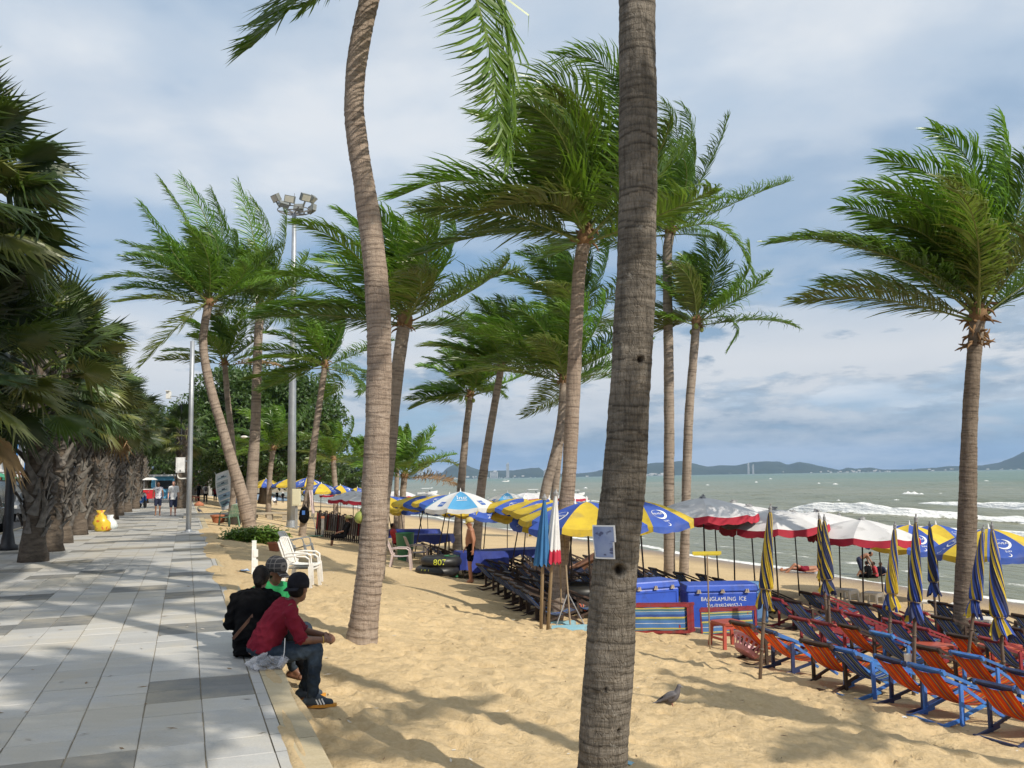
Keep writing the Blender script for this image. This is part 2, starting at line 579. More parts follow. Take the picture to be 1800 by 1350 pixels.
def build_sea():
    vv = np.concatenate([np.arange(21, 40, 0.4), np.arange(40, 84, 0.18), np.arange(84, 110, 0.35), np.arange(110, 320, 5), np.geomspace(320, 9000, 36)])
    uu = np.concatenate([-np.geomspace(60, 8000, 28)[::-1], np.arange(-55, -10, 3), np.arange(-10, 95, 0.45), np.arange(95, 300, 3), np.geomspace(300, 8500, 36)])
    U, V = np.meshgrid(uu, vv, indexing='ij')
    amp = smooth(23, 46, V) * (1 - smooth(260, 500, V)) * (1 - smooth(200, 420, np.abs(U)))
    Z = np.zeros_like(U)
    rs = np.random.RandomState(5)
    for L, A in ((14, .11), (9, .075), (6.3, .055), (4.1, .03), (22, .10)):
        for q in range(2):
            th = rs.uniform(-0.5, 0.5)
            Z += A * np.sin(2 * PI / L * (V * math.cos(th) + U * math.sin(th)) + rs.uniform(0, 6.28))
    Z *= amp
    foam = np.zeros_like(U)

    def breaker(vc, h, wv, u0, u1, seed, lace):
        nonlocal Z, foam
        r = np.random.RandomState(seed)
        wob = sum(a * np.sin(U / l + p) for a, l, p in ((1.0, 9.0, r.uniform(0, 6)), (0.6, 4.1, r.uniform(0, 6)), (0.3, 1.9, r.uniform(0, 6))))
        c = vc + wob * 1.1
        x = (V - c) / wv
        env = smooth(u0, u0 + 6, U) * (1 - smooth(u1 - 6, u1, U)) * (0.84 + 0.16 * np.sin(U / 5.3 + seed))
        jag = sum(a * np.sin(U / l + V / (l * 1.2) + p) for a, l, p in ((.35, .9, r.uniform(0, 6)), (.3, .43, r.uniform(0, 6)), (.25, 1.7, r.uniform(0, 6))))
        prof = np.where(x < 0, np.exp(-(x * 2.4) ** 2), np.exp(-(x * 0.85) ** 2))
        Z = Z + env * h * prof * (1 + 0.16 * jag)
        fr = np.where(x < 0.25, np.exp(-((x + .1) / .55) ** 2), np.exp(-((x - .25) / .12) ** 2))
        foam = np.maximum(foam, env * fr)
        wash = np.where((x < 0) & (x > -9), np.exp((x) / 4.2), 0)
        foam = np.maximum(foam, env * lace * wash)

    breaker(52.0, 0.85, 1.6, 6, 70, 3, 0.16)
    breaker(60.5, 0.55, 1.3, 26, 58, 8, 0.10)
    breaker(43.0, 0.35, 1.2, 16, 52, 12, 0.16)
    breaker(76.0, 0.80, 1.7, 46, 82, 21, 0.12)
    breaker(52.0, 0.40, 1.3, -60, 0, 31, 0.4)
    breaker(54.0, 0.35, 1.2, 96, 150, 33, 0.3)
    # thin swash line on the sand
    sw = 22.7 + 0.5 * np.sin(U / 6.0) + 0.3 * np.sin(U / 2.3 + 1)
    foam = np.maximum(foam, 0.72 * np.exp(-((V - sw - .4) / 0.45) ** 2))
    sw2 = 26.5 + 0.6 * np.sin(U / 7.0 + 2)
    foam = np.maximum(foam, 0.40 * np.exp(-((V - sw2) / 0.7) ** 2))
    Z = Z + SEA_Z
    me = grid_mesh('sea', uu, vv, Z, sea_material())
    deep = smooth(40, 420, V)
    for nm, arr in (('foam', foam), ('deep', deep)):
        at = me.attributes.new(nm, 'FLOAT', 'POINT')
        at.data.foreach_set('value', arr.ravel().astype(np.float32))
    tag(put('sea', me), kind='structure')


build_sea()

# whitecaps close enough to have a shape of their own
FOAM_M = mat('wave_foam', (0.80, 0.80, 0.78), (0.62, 0.64, 0.62), 3.0, 0.8, 0.5, 6)


def whitecap(px, py, wpx, hgt, name='breaking_wave'):
    p = on_z(px, py, SEA_Z)
    wd = wpx * p.y / FPX
    mb = MB()
    r = random.Random(int(px))
    n = 24
    rows = []
    for j, (off, zz) in enumerate(((-0.9, 0.0), (-0.55, .55), (-0.1, 1.0), (0.3, .6), (.9, 0.0))):
        row = []
        for i in range(n + 1):
            t = i / n
            e = math.sin(PI * t) ** 0.6 * (0.35 + 0.65 * (1 - t))
            row.append((t - .5, off * hgt * 2.2 * e * (1 + .4 * r.uniform(-1, 1)), zz * hgt * e * (1 + .35 * r.uniform(-1, 1)) - 0.03))
        rows.append(row)
    vs = [(-UD * (a * wd) - VD * 0 + VD * b + Vector((0, 0, c))) for row in rows for a, b, c in row]
    fs = [(j * (n + 1) + i, j * (n + 1) + i + 1, (j + 1) * (n + 1) + i + 1, (j + 1) * (n + 1) + i) for j in range(4) for i in range(n)]
    mb.add(vs, fs)
    o = obj(name, mb, FOAM_M, None, True, p)
    tag(o, kind='structure')


for a in ((1608, 870, 58, .7), (1470, 852, 18, .5), (1245, 853, 12, .4), (1355, 842, 9, .6), (1580, 880, 26, .25), (1655, 869, 16, .3), (1030, 858, 10, .4), (1475, 880, 10, .2),
          (1330, 848, 8, .5), (870, 862, 12, .3), (1735, 846, 12, .5), (760, 858, 9, .4), (1110, 850, 9, .4), (1608, 851, 10, .4), (1440, 850, 8, .4)):
    whitecap(*a)

# pavement: bed, slabs, kerb stones
JOINT = mat('joint_mortar', (0.33, 0.285, 0.21), (0.27, 0.23, 0.17), 9, 0.95, 0.4, 60)


def slab_material(name, a, b, speck):
    m = bpy.data.materials.new(name)
    m.use_nodes = True
    t = NT(m.node_tree)
    geo = t.n('ShaderNodeNewGeometry').outputs['Position']
    rn = t.n('ShaderNodeObjectInfo').outputs['Random']
    streak = t.ramp(t.noise(t.mapping(geo, (2.2, 9, 1), rot=(0, 0, R(20))), 1.0, 6, 0.62), [(0.33, 0.0), (0.70, 1.0)])
    col = t.mix(streak, a, b)
    fine = t.ramp(t.noise(geo, 60.0, 4, 0.7), [(0.40, 0.0), (0.70, 1.0)])
    col = t.mix(t.math('MULTIPLY', fine, 0.45), col, speck)
    v = t.n('ShaderNodeHueSaturation', {'Value': t.math('ADD', 0.88, t.math('MULTIPLY', rn, 0.24)), 'Color': col}).outputs[0]
    # sand trodden across the slabs, thicker near the beach side and far along
    dust = t.ramp(t.noise(geo, 0.55, 8, 0.68), [(0.46, 0.0), (0.60, 1.0)])
    v = t.mix(t.math('MULTIPLY', dust, 0.42), v, (0.50, 0.43, 0.31))
    spot = t.ramp(t.noise(geo, 5.0, 5, 0.7), [(0.68, 0.0), (0.72, 1.0)])
    v = t.mix(t.math('MULTIPLY', spot, 0.35), v, (0.12, 0.11, 0.10))
    bn = t.n('ShaderNodeBump', {'Strength': 0.35, 'Distance': 0.008, 'Height': t.noise(geo, 45.0, 5, 0.65)})
    b_ = t.n('ShaderNodeBsdfPrincipled', {'Base Color': v, 'Roughness': t.math('ADD', 0.62, t.math('MULTIPLY', dust, 0.25)), 'Specular IOR Level': 0.4, 'Normal': bn.outputs[0]})
    t.n('ShaderNodeOutputMaterial', {0: b_.outputs[0]})
    return m


SLAB_L = slab_material('light_granite_slab', (0.415, 0.41, 0.40), (0.485, 0.475, 0.452), (0.30, 0.30, 0.30))
SLAB_D = slab_material('dark_granite_slab', (0.130, 0.138, 0.145), (0.175, 0.178, 0.18), (0.26, 0.24, 0.20))
KERB_M = slab_material('sandstone_kerb', (0.44, 0.36, 0.225), (0.50, 0.42, 0.28), (0.30, 0.24, 0.15))
SL = 0.40
V0 = 0.55                                     # right boundary of the first slab column
bed = MB()
for (u0, u1, va, vb, z0, z1) in ((-4, 160, -6.0, EDGE - 0.205, -0.6, -0.010),):
    q = [W(u0, va), W(u1, va), W(u1, vb), W(u0, vb)]
    bed.add([(p.x, p.y, z1) for p in q] + [(p.x, p.y, z0) for p in q], [(3, 2, 1, 0), (4, 5, 6, 7), (0, 1, 5, 4), (1, 2, 6, 5), (2, 3, 7, 6), (3, 0, 4, 7)])
pav = tag(obj('pavement', bed, JOINT), kind='structure')


def slab_mb(lu, lv, h=0.03, ch=0.004):
    mb = MB()
    a, b = lu / 2, lv / 2
    lo = [(-a, -b), (a, -b), (a, b), (-a, b)]
    vs = [(x, y, -h) for x, y in lo] + [(x, y, -ch) for x, y in lo] + [(x * (1 - ch / a), y * (1 - ch / b), 0) for x, y in lo]
    fs = [(0, 1, 5, 4), (1, 2, 6, 5), (2, 3, 7, 6), (3, 0, 4, 7), (4, 5, 9, 8), (5, 6, 10, 9), (6, 7, 11, 10), (7, 4, 8, 11), (8, 9, 10, 11)]
    mb.add(vs, fs)
    return mb


GAP = 0.007
me_l = slab_mb(SL - GAP, SL - GAP).mesh('slab', SLAB_L)
me_d = slab_mb(SL - GAP, SL - GAP).mesh('slab_dark', SLAB_D)
me_sl = slab_mb(SL - GAP, 0.08 - GAP).mesh('slab_strip', SLAB_L)
U0S = 7.38                                    # near edge of the dark block beside the seated people


def is_dark(i, c):
    off, per = ((0, 8), (19, 24), (-5, 16), (2, 8), (6, 24), (11, 16), (3, 24), (9, 16))[(c // 2) % 8]
    return (i - off) % per in (0, 1)


far_l, far_d = MB(), MB()
n_slab = 0
cand = []
for i in range(-9, 300):
    for c in range(0, 16):
        u = U0S + (i + .5) * SL
        v = V0 - (c + .5) * SL
        if c >= 9 and u < 0:
            continue
        if v < -5.85:
            continue
        p = W(u, v)
        if p.y < 2.5:
            continue
        px, py = proj(p)
        inv = -60 < px < 1860 and py < 1420
        cand.append((p.length if inv else p.length + 500, i, c, u, v))
cand.sort()
for k, (d_, i, c, u, v) in enumerate(cand):
    dark = is_dark(i, c)
    zj = RNG.uniform(-0.003, 0.003)
    if k < 292:
        o = put('slab', me_d if dark else me_l, pav, W(u + RNG.uniform(-.002, .002), v + RNG.uniform(-.002, .002), zj), (RNG.uniform(-.005, .005), RNG.uniform(-.005, .005), ANG_U + RNG.uniform(-.004, .004)))
    else:
        if u > 90 and c > 9:
            continue
        mb = far_d if dark else far_l
        a = SL / 2 - GAP / 2
        q = [W(u - a, v - a, zj), W(u - a, v + a, zj), W(u + a, v + a, zj), W(u + a, v - a, zj)]
        mb.add(q, [(3, 2, 1, 0)] if False else [(0, 1, 2, 3)])
tag(obj('slab_field', far_l, SLAB_L, pav), kind='stuff')
tag(obj('dark_slab_field', far_d, SLAB_D, pav), kind='stuff')
strip = MB()
for i in range(-9, 250):
    u = U0S + (i + .5) * SL
    a, b, c = SL / 2 - GAP / 2, V0 + .004, V0 + .084
    strip.add([W(u - a, b, .0005), W(u - a, c, .0005), W(u + a, c, .0005), W(u + a, b, .0005)], [(0, 1, 2, 3)])
tag(obj('edge_strip', strip, SLAB_L, pav), kind='stuff')

# kerb: long stones with a rounded lip, sitting on a low rendered wall
kerb_wall = MB()
q = [W(-4, EDGE - 0.20), W(160, EDGE - 0.20), W(160, EDGE - 0.015), W(-4, EDGE - 0.015)]
kerb_wall.add([(p.x, p.y, -0.101) for p in q] + [(p.x, p.y, -0.9) for p in q], [(3, 2, 1, 0), (4, 5, 6, 7), (0, 1, 5, 4), (1, 2, 6, 5), (2, 3, 7, 6), (3, 0, 4, 7)])
kerb = tag(obj('kerb', kerb_wall, KERB_M), kind='structure')
KL = 1.0


def kerb_mb(lu, lv=0.20):
    prof = [(-lv / 2, -.10), (-lv / 2, .004), (lv / 2 - .02, .006), (lv / 2 - .006, 0.0), (lv / 2, -.014), (lv / 2, -.10)]
    mb = MB()
    n = len(prof)
    nu = 9
    vs = [(-lu / 2 + lu * k / (nu - 1), y, z + (RNG.uniform(-.0015, .0015) if z > -.05 else 0)) for k in range(nu) for y, z in prof]
    fs = [(k * n + j, k * n + (j + 1) % n, (k + 1) * n + (j + 1) % n, (k + 1) * n + j) for k in range(nu - 1) for j in range(n)]
    fs = [f[::-1] for f in fs] + [tuple(range(n)), tuple((nu - 1) * n + j for j in range(n - 1, -1, -1))]
    mb.add(vs, fs)
    return mb


me_k = kerb_mb(KL - 0.006).mesh('kerbstone', KERB_M, False)
kf = MB()
for i in range(0, 150):
    u = 2.0 + (i + .5) * KL
    if i < 40:
        # local +y must point to the sea
        o = put('kerbstone', me_k, kerb, W(u, EDGE - 0.10, RNG.uniform(-.002, .002)), (0, 0, ANG_U + PI))
        o.rotation_euler = (0, 0, ANG_V - PI / 2)
    else:
        kf.box(W(u, EDGE - 0.10, -0.05), (KL - .01, 0.2, 0.1), Matrix.Rotation(ANG_U, 3, 'Z'))
tag(obj('kerb_run', kf, KERB_M, kerb), kind='stuff')

# road, verge and land behind
ASPH = mat('asphalt', (0.055, 0.055, 0.058), (0.085, 0.083, 0.08), 4, 0.85, 0.4, 90)
rd = MB()
q = [W(-20, -6.0, -.12), W(-20, -15.5, -.12), W(400, -15.5, -.12), W(400, -6.0, -.12)]
rd.add(q, [(3, 2, 1, 0)])
tag(obj('road', rd, ASPH), kind='structure')
rk = MB()
rk.add([W(-20, -6.15, -.2), W(-20, -6.0, -.2), W(400, -6.0, -.2), W(400, -6.15, -.2), W(-20, -6.15, .0), W(-20, -6.0, .0), W(400, -6.0, .0), W(400, -6.15, .0)],
       [(0, 1, 5, 4), (1, 2, 6, 5), (2, 3, 7, 6), (3, 0, 4, 7), (7, 6, 5, 4)])
tag(obj('road_kerb', rk, KERB_M), kind='structure')
ln = MB()
for k in range(60):
    u = k * 6
    ln.add([W(u, -10.8, -.116), W(u, -10.65, -.116), W(u + 3, -10.65, -.116), W(u + 3, -10.8, -.116)], [(0, 1, 2, 3)])
tag(obj('road_marking', ln, mat('road_paint', (0.7, 0.7, 0.66), rough=0.7)), kind='structure')
EARTH = mat('earth', (0.30, 0.24, 0.16), (0.22, 0.18, 0.12), 0.4, 0.95, 0.3, 5)
ea = MB()
ea.add([W(-300, -15.5, -.13), W(-300, -900, -.13), W(7500, -900, -.13), W(7500, -15.5, -.13)], [(3, 2, 1, 0)])
ea.add([W(160, -15.6, -.28), W(160, 22, -.28), W(7500, 300, -.28), W(7500, -15.6, -.28)], [(0, 1, 2, 3)])
ea.add([W(-300, -15.6, -.62), W(-300, 20, -1.6), W(-4, 20, -1.6), W(-4, -15.6, -.62)], [(0, 1, 2, 3)])
tag(obj('ground', ea, EARTH), kind='structure')

# far shore: hills as solid ground, kilometres off
HILLS = [(560, 8), (590, 4), (640, 8), (690, 10), (720, 15), (735, 15), (760, 10), (775, 11), (785, 21), (800, 29), (812, 29), (830, 20), (850, 14), (900, 14), (930, 18), (945, 18), (957, 9), (1000, 5), (1040, 9),
         (1060, 14), (1100, 19), (1135, 22), (1150, 24), (1165, 24.5), (1195, 26.5), (1215, 22), (1240, 15), (1260, 17), (1290, 16), (1320, 22), (1345, 23), (1365, 22), (1380, 16), (1400, 21), (1420, 17),
         (1450, 9), (1470, 4), (1485, 9), (1500, 7), (1525, 8), (1545, 4), (1580, 3.5), (1620, 5), (1640, 6), (1660, 9), (1690, 8), (1720, 9), (1750, 14), (1775, 23), (1800, 36), (1840, 58), (1880, 70), (1930, 62), (1990, 30), (2060, 10), (2200, 5)]
HILL_D = 6500.0
hx = np.array([a for a, _ in HILLS], float)
hh = np.array([b for _, b in HILLS], float)
nx, ny = 420, 22
mbv = np.zeros((nx, ny, 3))
pxs = np.linspace(520, 2200, nx)
rs = np.random.RandomState(3)
jit = np.convolve(rs.normal(0, 1, nx + 20), np.ones(7) / 7, 'same')[10:-10]
for i, px in enumerate(pxs):
    X = (px - 900) / FPX * HILL_D
    H = (np.interp(px, hx, hh) + jit[i] * 0.6) / FPX * HILL_D
    for j in range(ny):
        t = j / (ny - 1)
        y = HILL_D - 500 + 1900 * t
        prof = math.sin(PI * min(1, max(0, t))) ** 0.8
        wob = 1 + 0.18 * math.sin(X * .004 + j * .9) * (1 - math.sin(PI * t))
        mbv[i, j] = (X * y / HILL_D, y, SEA_Z - 2 + max(0, H) * prof * wob + 3 * rs.rand() * prof)
me = bpy.data.meshes.new('hills')
idx = np.arange(nx * ny).reshape(nx, ny)
Q = np.stack([idx[:-1, :-1], idx[1:, :-1], idx[1:, 1:], idx[:-1, 1:]], -1).reshape(-1, 4)
me.from_pydata(mbv.reshape(-1, 3).tolist(), [], Q.tolist())
me.materials.append(mat('forest_hill', (0.020, 0.036, 0.024), (0.036, 0.052, 0.030), 0.006, 0.95, 0))
me.polygons.foreach_set('use_smooth', [True] * len(me.polygons))
tag(put('hills', me), kind='structure')
TOWN = mat('far_concrete', (0.52, 0.52, 0.51), (0.40, 0.40, 0.39), 0.02, 0.8)
GLASS_F = mat('far_window', (0.10, 0.13, 0.17), rough=0.3)


def far_tower(px, top, wpx, label, slabs):
    Y = HILL_D - 650
    X = (px - 900) / FPX * Y
    k = Y / FPX
    hb = 839.8 - (px - 900) * 0.0166
    t = thing('tower_block', label, 'building', (X, Y, SEA_Z), 0, 'towers on the far shore')
    w_, h_ = wpx * k, (hb - top) * k
    mb = MB()
    mb.box((0, 0, h_ / 2), (w_, w_ * .8, h_))
    mb.box((w_ * .15, 0, h_ + 4), (w_ * .4, w_ * .4, 8))
    obj('wall', mb, TOWN, t)
    wn = MB()
    for j in range(slabs):
        z = h_ * (j + .6) / slabs
        wn.box((0, -w_ * .4, z), (w_ * .86, 1.2, h_ / slabs * .35))
    obj('window', wn, GLASS_F, t)


for a in ((737, 818, 9, 'pale tower block on the far shore, tallest left of the small palm crown', 12), (752, 822, 8, 'pale tower block beside a taller one on the far shore', 11),
          (890, 815, 5, 'slim white tower standing alone on the far shore between leaning trunks', 16), (866, 829, 13, 'low wide white block on the far shore left of the slim tower', 5),
          (1311, 815, 3, 'thin grey tower below the rounded hill across the bay', 14), (1319, 818, 3, 'shorter thin grey tower beside its twin across the bay', 13), (955, 826, 4, 'small grey tower at the right foot of the far hump hill', 8)):
    far_tower(*a)
town = MB()
rt = random.Random(4)
for k in range(170):
    px = rt.choice([rt.uniform(600, 1000), rt.uniform(1000, 1800), rt.uniform(1130, 1180), rt.uniform(1450, 1560), rt.uniform(780, 930)])
    Y = HILL_D - rt.uniform(420, 640)
    X = (px - 900) / FPX * Y
    s = rt.uniform(4, 12)
    town.box((X, Y, SEA_Z + s * .35 + rt.choice([0, 0, 4, 9])), (s * rt.uniform(.8, 2.0), 10, s * .8))
tag(obj('far_shore_town', town, TOWN), kind='stuff')
shore = MB()
shore.add([(-2600, HILL_D - 680, SEA_Z + .3), (5400, HILL_D - 680, SEA_Z + .3), (5400, HILL_D + 1000, SEA_Z + 3), (-2600, HILL_D + 1000, SEA_Z + 3)], [(0, 1, 2, 3)])
tag(obj('far_shore', shore, mat('far_beach', (0.30, 0.28, 0.22), (0.12, 0.14, 0.08), 0.01, 0.95)), kind='structure')

# scraps of leaf, twig and shell on the sand and the slabs
sc_ = MB()
for k in range(1500):
    u, v = NR.uniform(3, 22), NR.uniform(-2.6, 8.5)
    if EDGE - .22 < v < EDGE + .05 or (v < EDGE and k % 4):
        continue
    p = W(u, v)
    z = float(sand_z(u, v)) + .012 if v > EDGE else .004
    a, L, w_ = NR.uniform(0, 6.28), NR.uniform(.012, .055), NR.uniform(.004, .013)
    d, s_ = Vector((math.cos(a), math.sin(a), 0)), Vector((-math.sin(a), math.cos(a), 0))
    c = Vector((p.x, p.y, z))
    sc_.add([c - d * L, c - s_ * w_ + Vector((0, 0, .004)), c + d * L + Vector((0, 0, .008 * NR.rand())), c + s_ * w_], [(0, 1, 2, 3)], int(NR.rand() < .3))
tag(obj('ground_litter', sc_, [mat('dry_scrap', (.16, .10, .05), (.26, .18, .10), 3, .9), mat('shell_scrap', (.66, .60, .50), (.5, .45, .38), 3, .8)]), kind='stuff')

# sand blown over the kerb and onto the slabs
dr = MB()
for k in range(46):
    u = NR.uniform(9.5, 34) if k % 5 else NR.uniform(4, 9)
    v = EDGE - NR.uniform(.0, .22)
    a, b, h_ = NR.uniform(.3, 1.1) * (1.6 if u > 11 else .6), NR.uniform(.04, .10) * (2.2 if u > 11 else .6), NR.uniform(.006, .014)
    ph = NR.uniform(0, 6.28, 3)
    n = 20
    c = W(u, v, .004)
    vs = [c + Vector((0, 0, h_))]
    for q, f in ((.45, .75), (.8, .3), (1.0, -.35)):
        for i in range(n):
            t_ = 2 * PI * i / n
            w_ = 1 + .22 * math.sin(2 * t_ + ph[0]) + .16 * math.sin(3 * t_ + ph[1]) + .12 * math.sin(5 * t_ + ph[2])
            vs.append(c + UD * (a * q * w_ * math.cos(t_)) + VD * (b * q * w_ * math.sin(t_)) + Vector((0, 0, h_ * f)))
    fs = [(0, 1 + (i + 1) % n, 1 + i) for i in range(n)]
    for r_ in range(2):
        fs += [(1 + r_ * n + i, 1 + r_ * n + (i + 1) % n, 1 + (r_ + 1) * n + (i + 1) % n, 1 + (r_ + 1) * n + i) for i in range(n)]
    dr.add(vs, fs)
tag(obj('sand_drifts', dr, SAND_M, None, True), kind='stuff')
# coconut palms
def leaf_material(name, a, b, trans=0.40, rough=0.34):
    m = bpy.data.materials.new(name)
    m.use_nodes = True
    t = NT(m.node_tree)
    co = t.n('ShaderNodeTexCoord').outputs['Object']
    rn = t.n('ShaderNodeObjectInfo').outputs['Random']
    col = t.mix(t.ramp(t.noise(co, 5.0, 4, 0.6), [(0.35, 0.0), (0.65, 1.0)]), a, b)
    col = t.n('ShaderNodeHueSaturation', {'Hue': t.math('ADD', 0.485, t.math('MULTIPLY', rn, 0.022)), 'Value': t.math('ADD', 0.78, t.math('MULTIPLY', rn, 0.45)), 'Color': col}).outputs[0]
    b_ = t.n('ShaderNodeBsdfPrincipled', {'Base Color': col, 'Roughness': rough, 'Specular IOR Level': 0.6})
    tr = t.n('ShaderNodeBsdfTranslucent', {0: t.mix(0.5, col, (0.16, 0.27, 0.02))})
    mx = t.n('ShaderNodeMixShader', {0: trans, 1: b_.outputs[0], 2: tr.outputs[0]})
    t.n('ShaderNodeOutputMaterial', {0: mx.outputs[0]})
    return m


FR_G = leaf_material('coconut_leaf_green', (0.088, 0.205, 0.016), (0.150, 0.270, 0.026))
FR_D = leaf_material('coconut_leaf_deep_green', (0.052, 0.125, 0.015), (0.085, 0.165, 0.021))
FR_Y = leaf_material('coconut_leaf_yellow_green', (0.115, 0.165, 0.028), (0.165, 0.195, 0.040))
FR_B = leaf_material('coconut_leaf_dry', (0.24, 0.15, 0.07), (0.30, 0.20, 0.10), 0.15, 0.7)
RACH = mat('leaf_stalk_yellow_green', (0.12, 0.16, 0.035), (0.17, 0.19, 0.05), 4, 0.7)
FIBRE = mat('palm_fibre', (0.17, 0.095, 0.045), (0.26, 0.155, 0.075), 14, 0.9, 0.6, 60)
NUT_G = mat('green_coconut', (0.20, 0.27, 0.05), (0.30, 0.33, 0.08), 6, 0.4)


def trunk_material(name, a, b, dark, crack=1.0):
    m = bpy.data.materials.new(name)
    m.use_nodes = True
    t = NT(m.node_tree)
    co = t.n('ShaderNodeTexCoord').outputs['Object']
    ring = t.n('ShaderNodeAttribute', attribute_name='ring').outputs['Fac']
    hole = t.n('ShaderNodeAttribute', attribute_name='hole').outputs['Fac']
    col = t.mix(t.ramp(t.noise(co, 3.0, 6, 0.65), [(0.34, 0.0), (0.66, 1.0)]), a, b)
    streak = t.ramp(t.noise(t.mapping(co, (34, 34, 3.0)), 1.0, 6, 0.68), [(0.36, 1.0), (0.52, 0.0)])
    col = t.mix(t.math('MULTIPLY', streak, 0.55 * crack), col, dark)
    fib = t.ramp(t.noise(t.mapping(co, (5, 5, 45)), 1.0, 5, 0.65), [(0.40, 0.0), (0.64, 1.0)])
    col = t.mix(t.math('MULTIPLY', fib, 0.35), col, tuple(min(1, x * 1.35) for x in b))
    col = t.mix(t.math('MULTIPLY', ring, 0.88), col, dark)
    lich = t.ramp(t.noise(co, 9.0, 5, 0.7), [(0.62, 0.0), (0.70, 1.0)])
    col = t.mix(t.math('MULTIPLY', lich, 0.35), col, (0.42, 0.40, 0.36))
    col = t.mix(hole, col, (0.02, 0.015, 0.012))  # trunk holes tinted near black, the recess shade put into the bark colour
    crk = t.n('ShaderNodeTexVoronoi', {'Vector': t.mapping(co, (46, 46, 13.0)), 'Scale': 1.0, 'Randomness': 1.0}, feature='DISTANCE_TO_EDGE').outputs['Distance']
    ck = t.ramp(crk, [(0.0, 0.0), (0.10, 1.0)])
    col = t.mix(t.math('MULTIPLY', t.math('SUBTRACT', 1.0, ck), 0.15 * crack), col, dark)
    h = t.math('ADD', t.math('MULTIPLY', t.noise(t.mapping(co, (30, 30, 6)), 1.0, 7, 0.7), 1.0), t.math('ADD', t.math('MULTIPLY', fib, 0.35), t.math('MULTIPLY', ck, 0.3 * crack)))
    bn = t.n('ShaderNodeBump', {'Strength': 0.85, 'Distance': 0.018, 'Height': h})
    b_ = t.n('ShaderNodeBsdfPrincipled', {'Base Color': col, 'Roughness': 0.88, 'Specular IOR Level': 0.2, 'Normal': bn.outputs[0]})
    t.n('ShaderNodeOutputMaterial', {0: b_.outputs[0]})
    return m


TR_NEAR = trunk_material('coconut_bark_grey', (0.110, 0.095, 0.078), (0.225, 0.197, 0.165), (0.032, 0.027, 0.022), 1.1)
TR_PINK = trunk_material('coconut_bark_pale', (0.285, 0.215, 0.168), (0.385, 0.31, 0.25), (0.085, 0.062, 0.048), 0.8)
TR_DARK = trunk_material('coconut_bark_dark', (0.165, 0.125, 0.095), (0.25, 0.20, 0.155), (0.05, 0.038, 0.03), 0.7)
TR_FAR = trunk_material('coconut_bark_far', (0.275, 0.22, 0.178), (0.37, 0.305, 0.25), (0.10, 0.075, 0.058), 0.5)


def spline(P, n):
    """Catmull-Rom through the rows of P, n samples evenly spaced along it"""
    P = np.asarray(P, float)
    if len(P) == 2:
        return P[0] + (P[1] - P[0]) * np.linspace(0, 1, n)[:, None]
    Q = np.vstack([2 * P[0] - P[1], P, 2 * P[-1] - P[-2]])
    out = []
    for i in range(1, len(Q) - 2):
        t = np.linspace(0, 1, 40, endpoint=False)[:, None]
        a, b, c, d = Q[i - 1], Q[i], Q[i + 1], Q[i + 2]
        out.append(0.5 * (2 * b + (c - a) * t + (2 * a - 5 * b + 4 * c - d) * t ** 2 + (3 * b - a - 3 * c + d) * t ** 3))
    out = np.vstack(out + [P[-1:]])
    s = np.concatenate([[0], np.cumsum(np.linalg.norm(np.diff(out[:, :3], axis=0), axis=1))])
    k = np.linspace(0, s[-1], n)
    return np.stack([np.interp(k, s, out[:, j]) for j in range(out.shape[1])], 1)


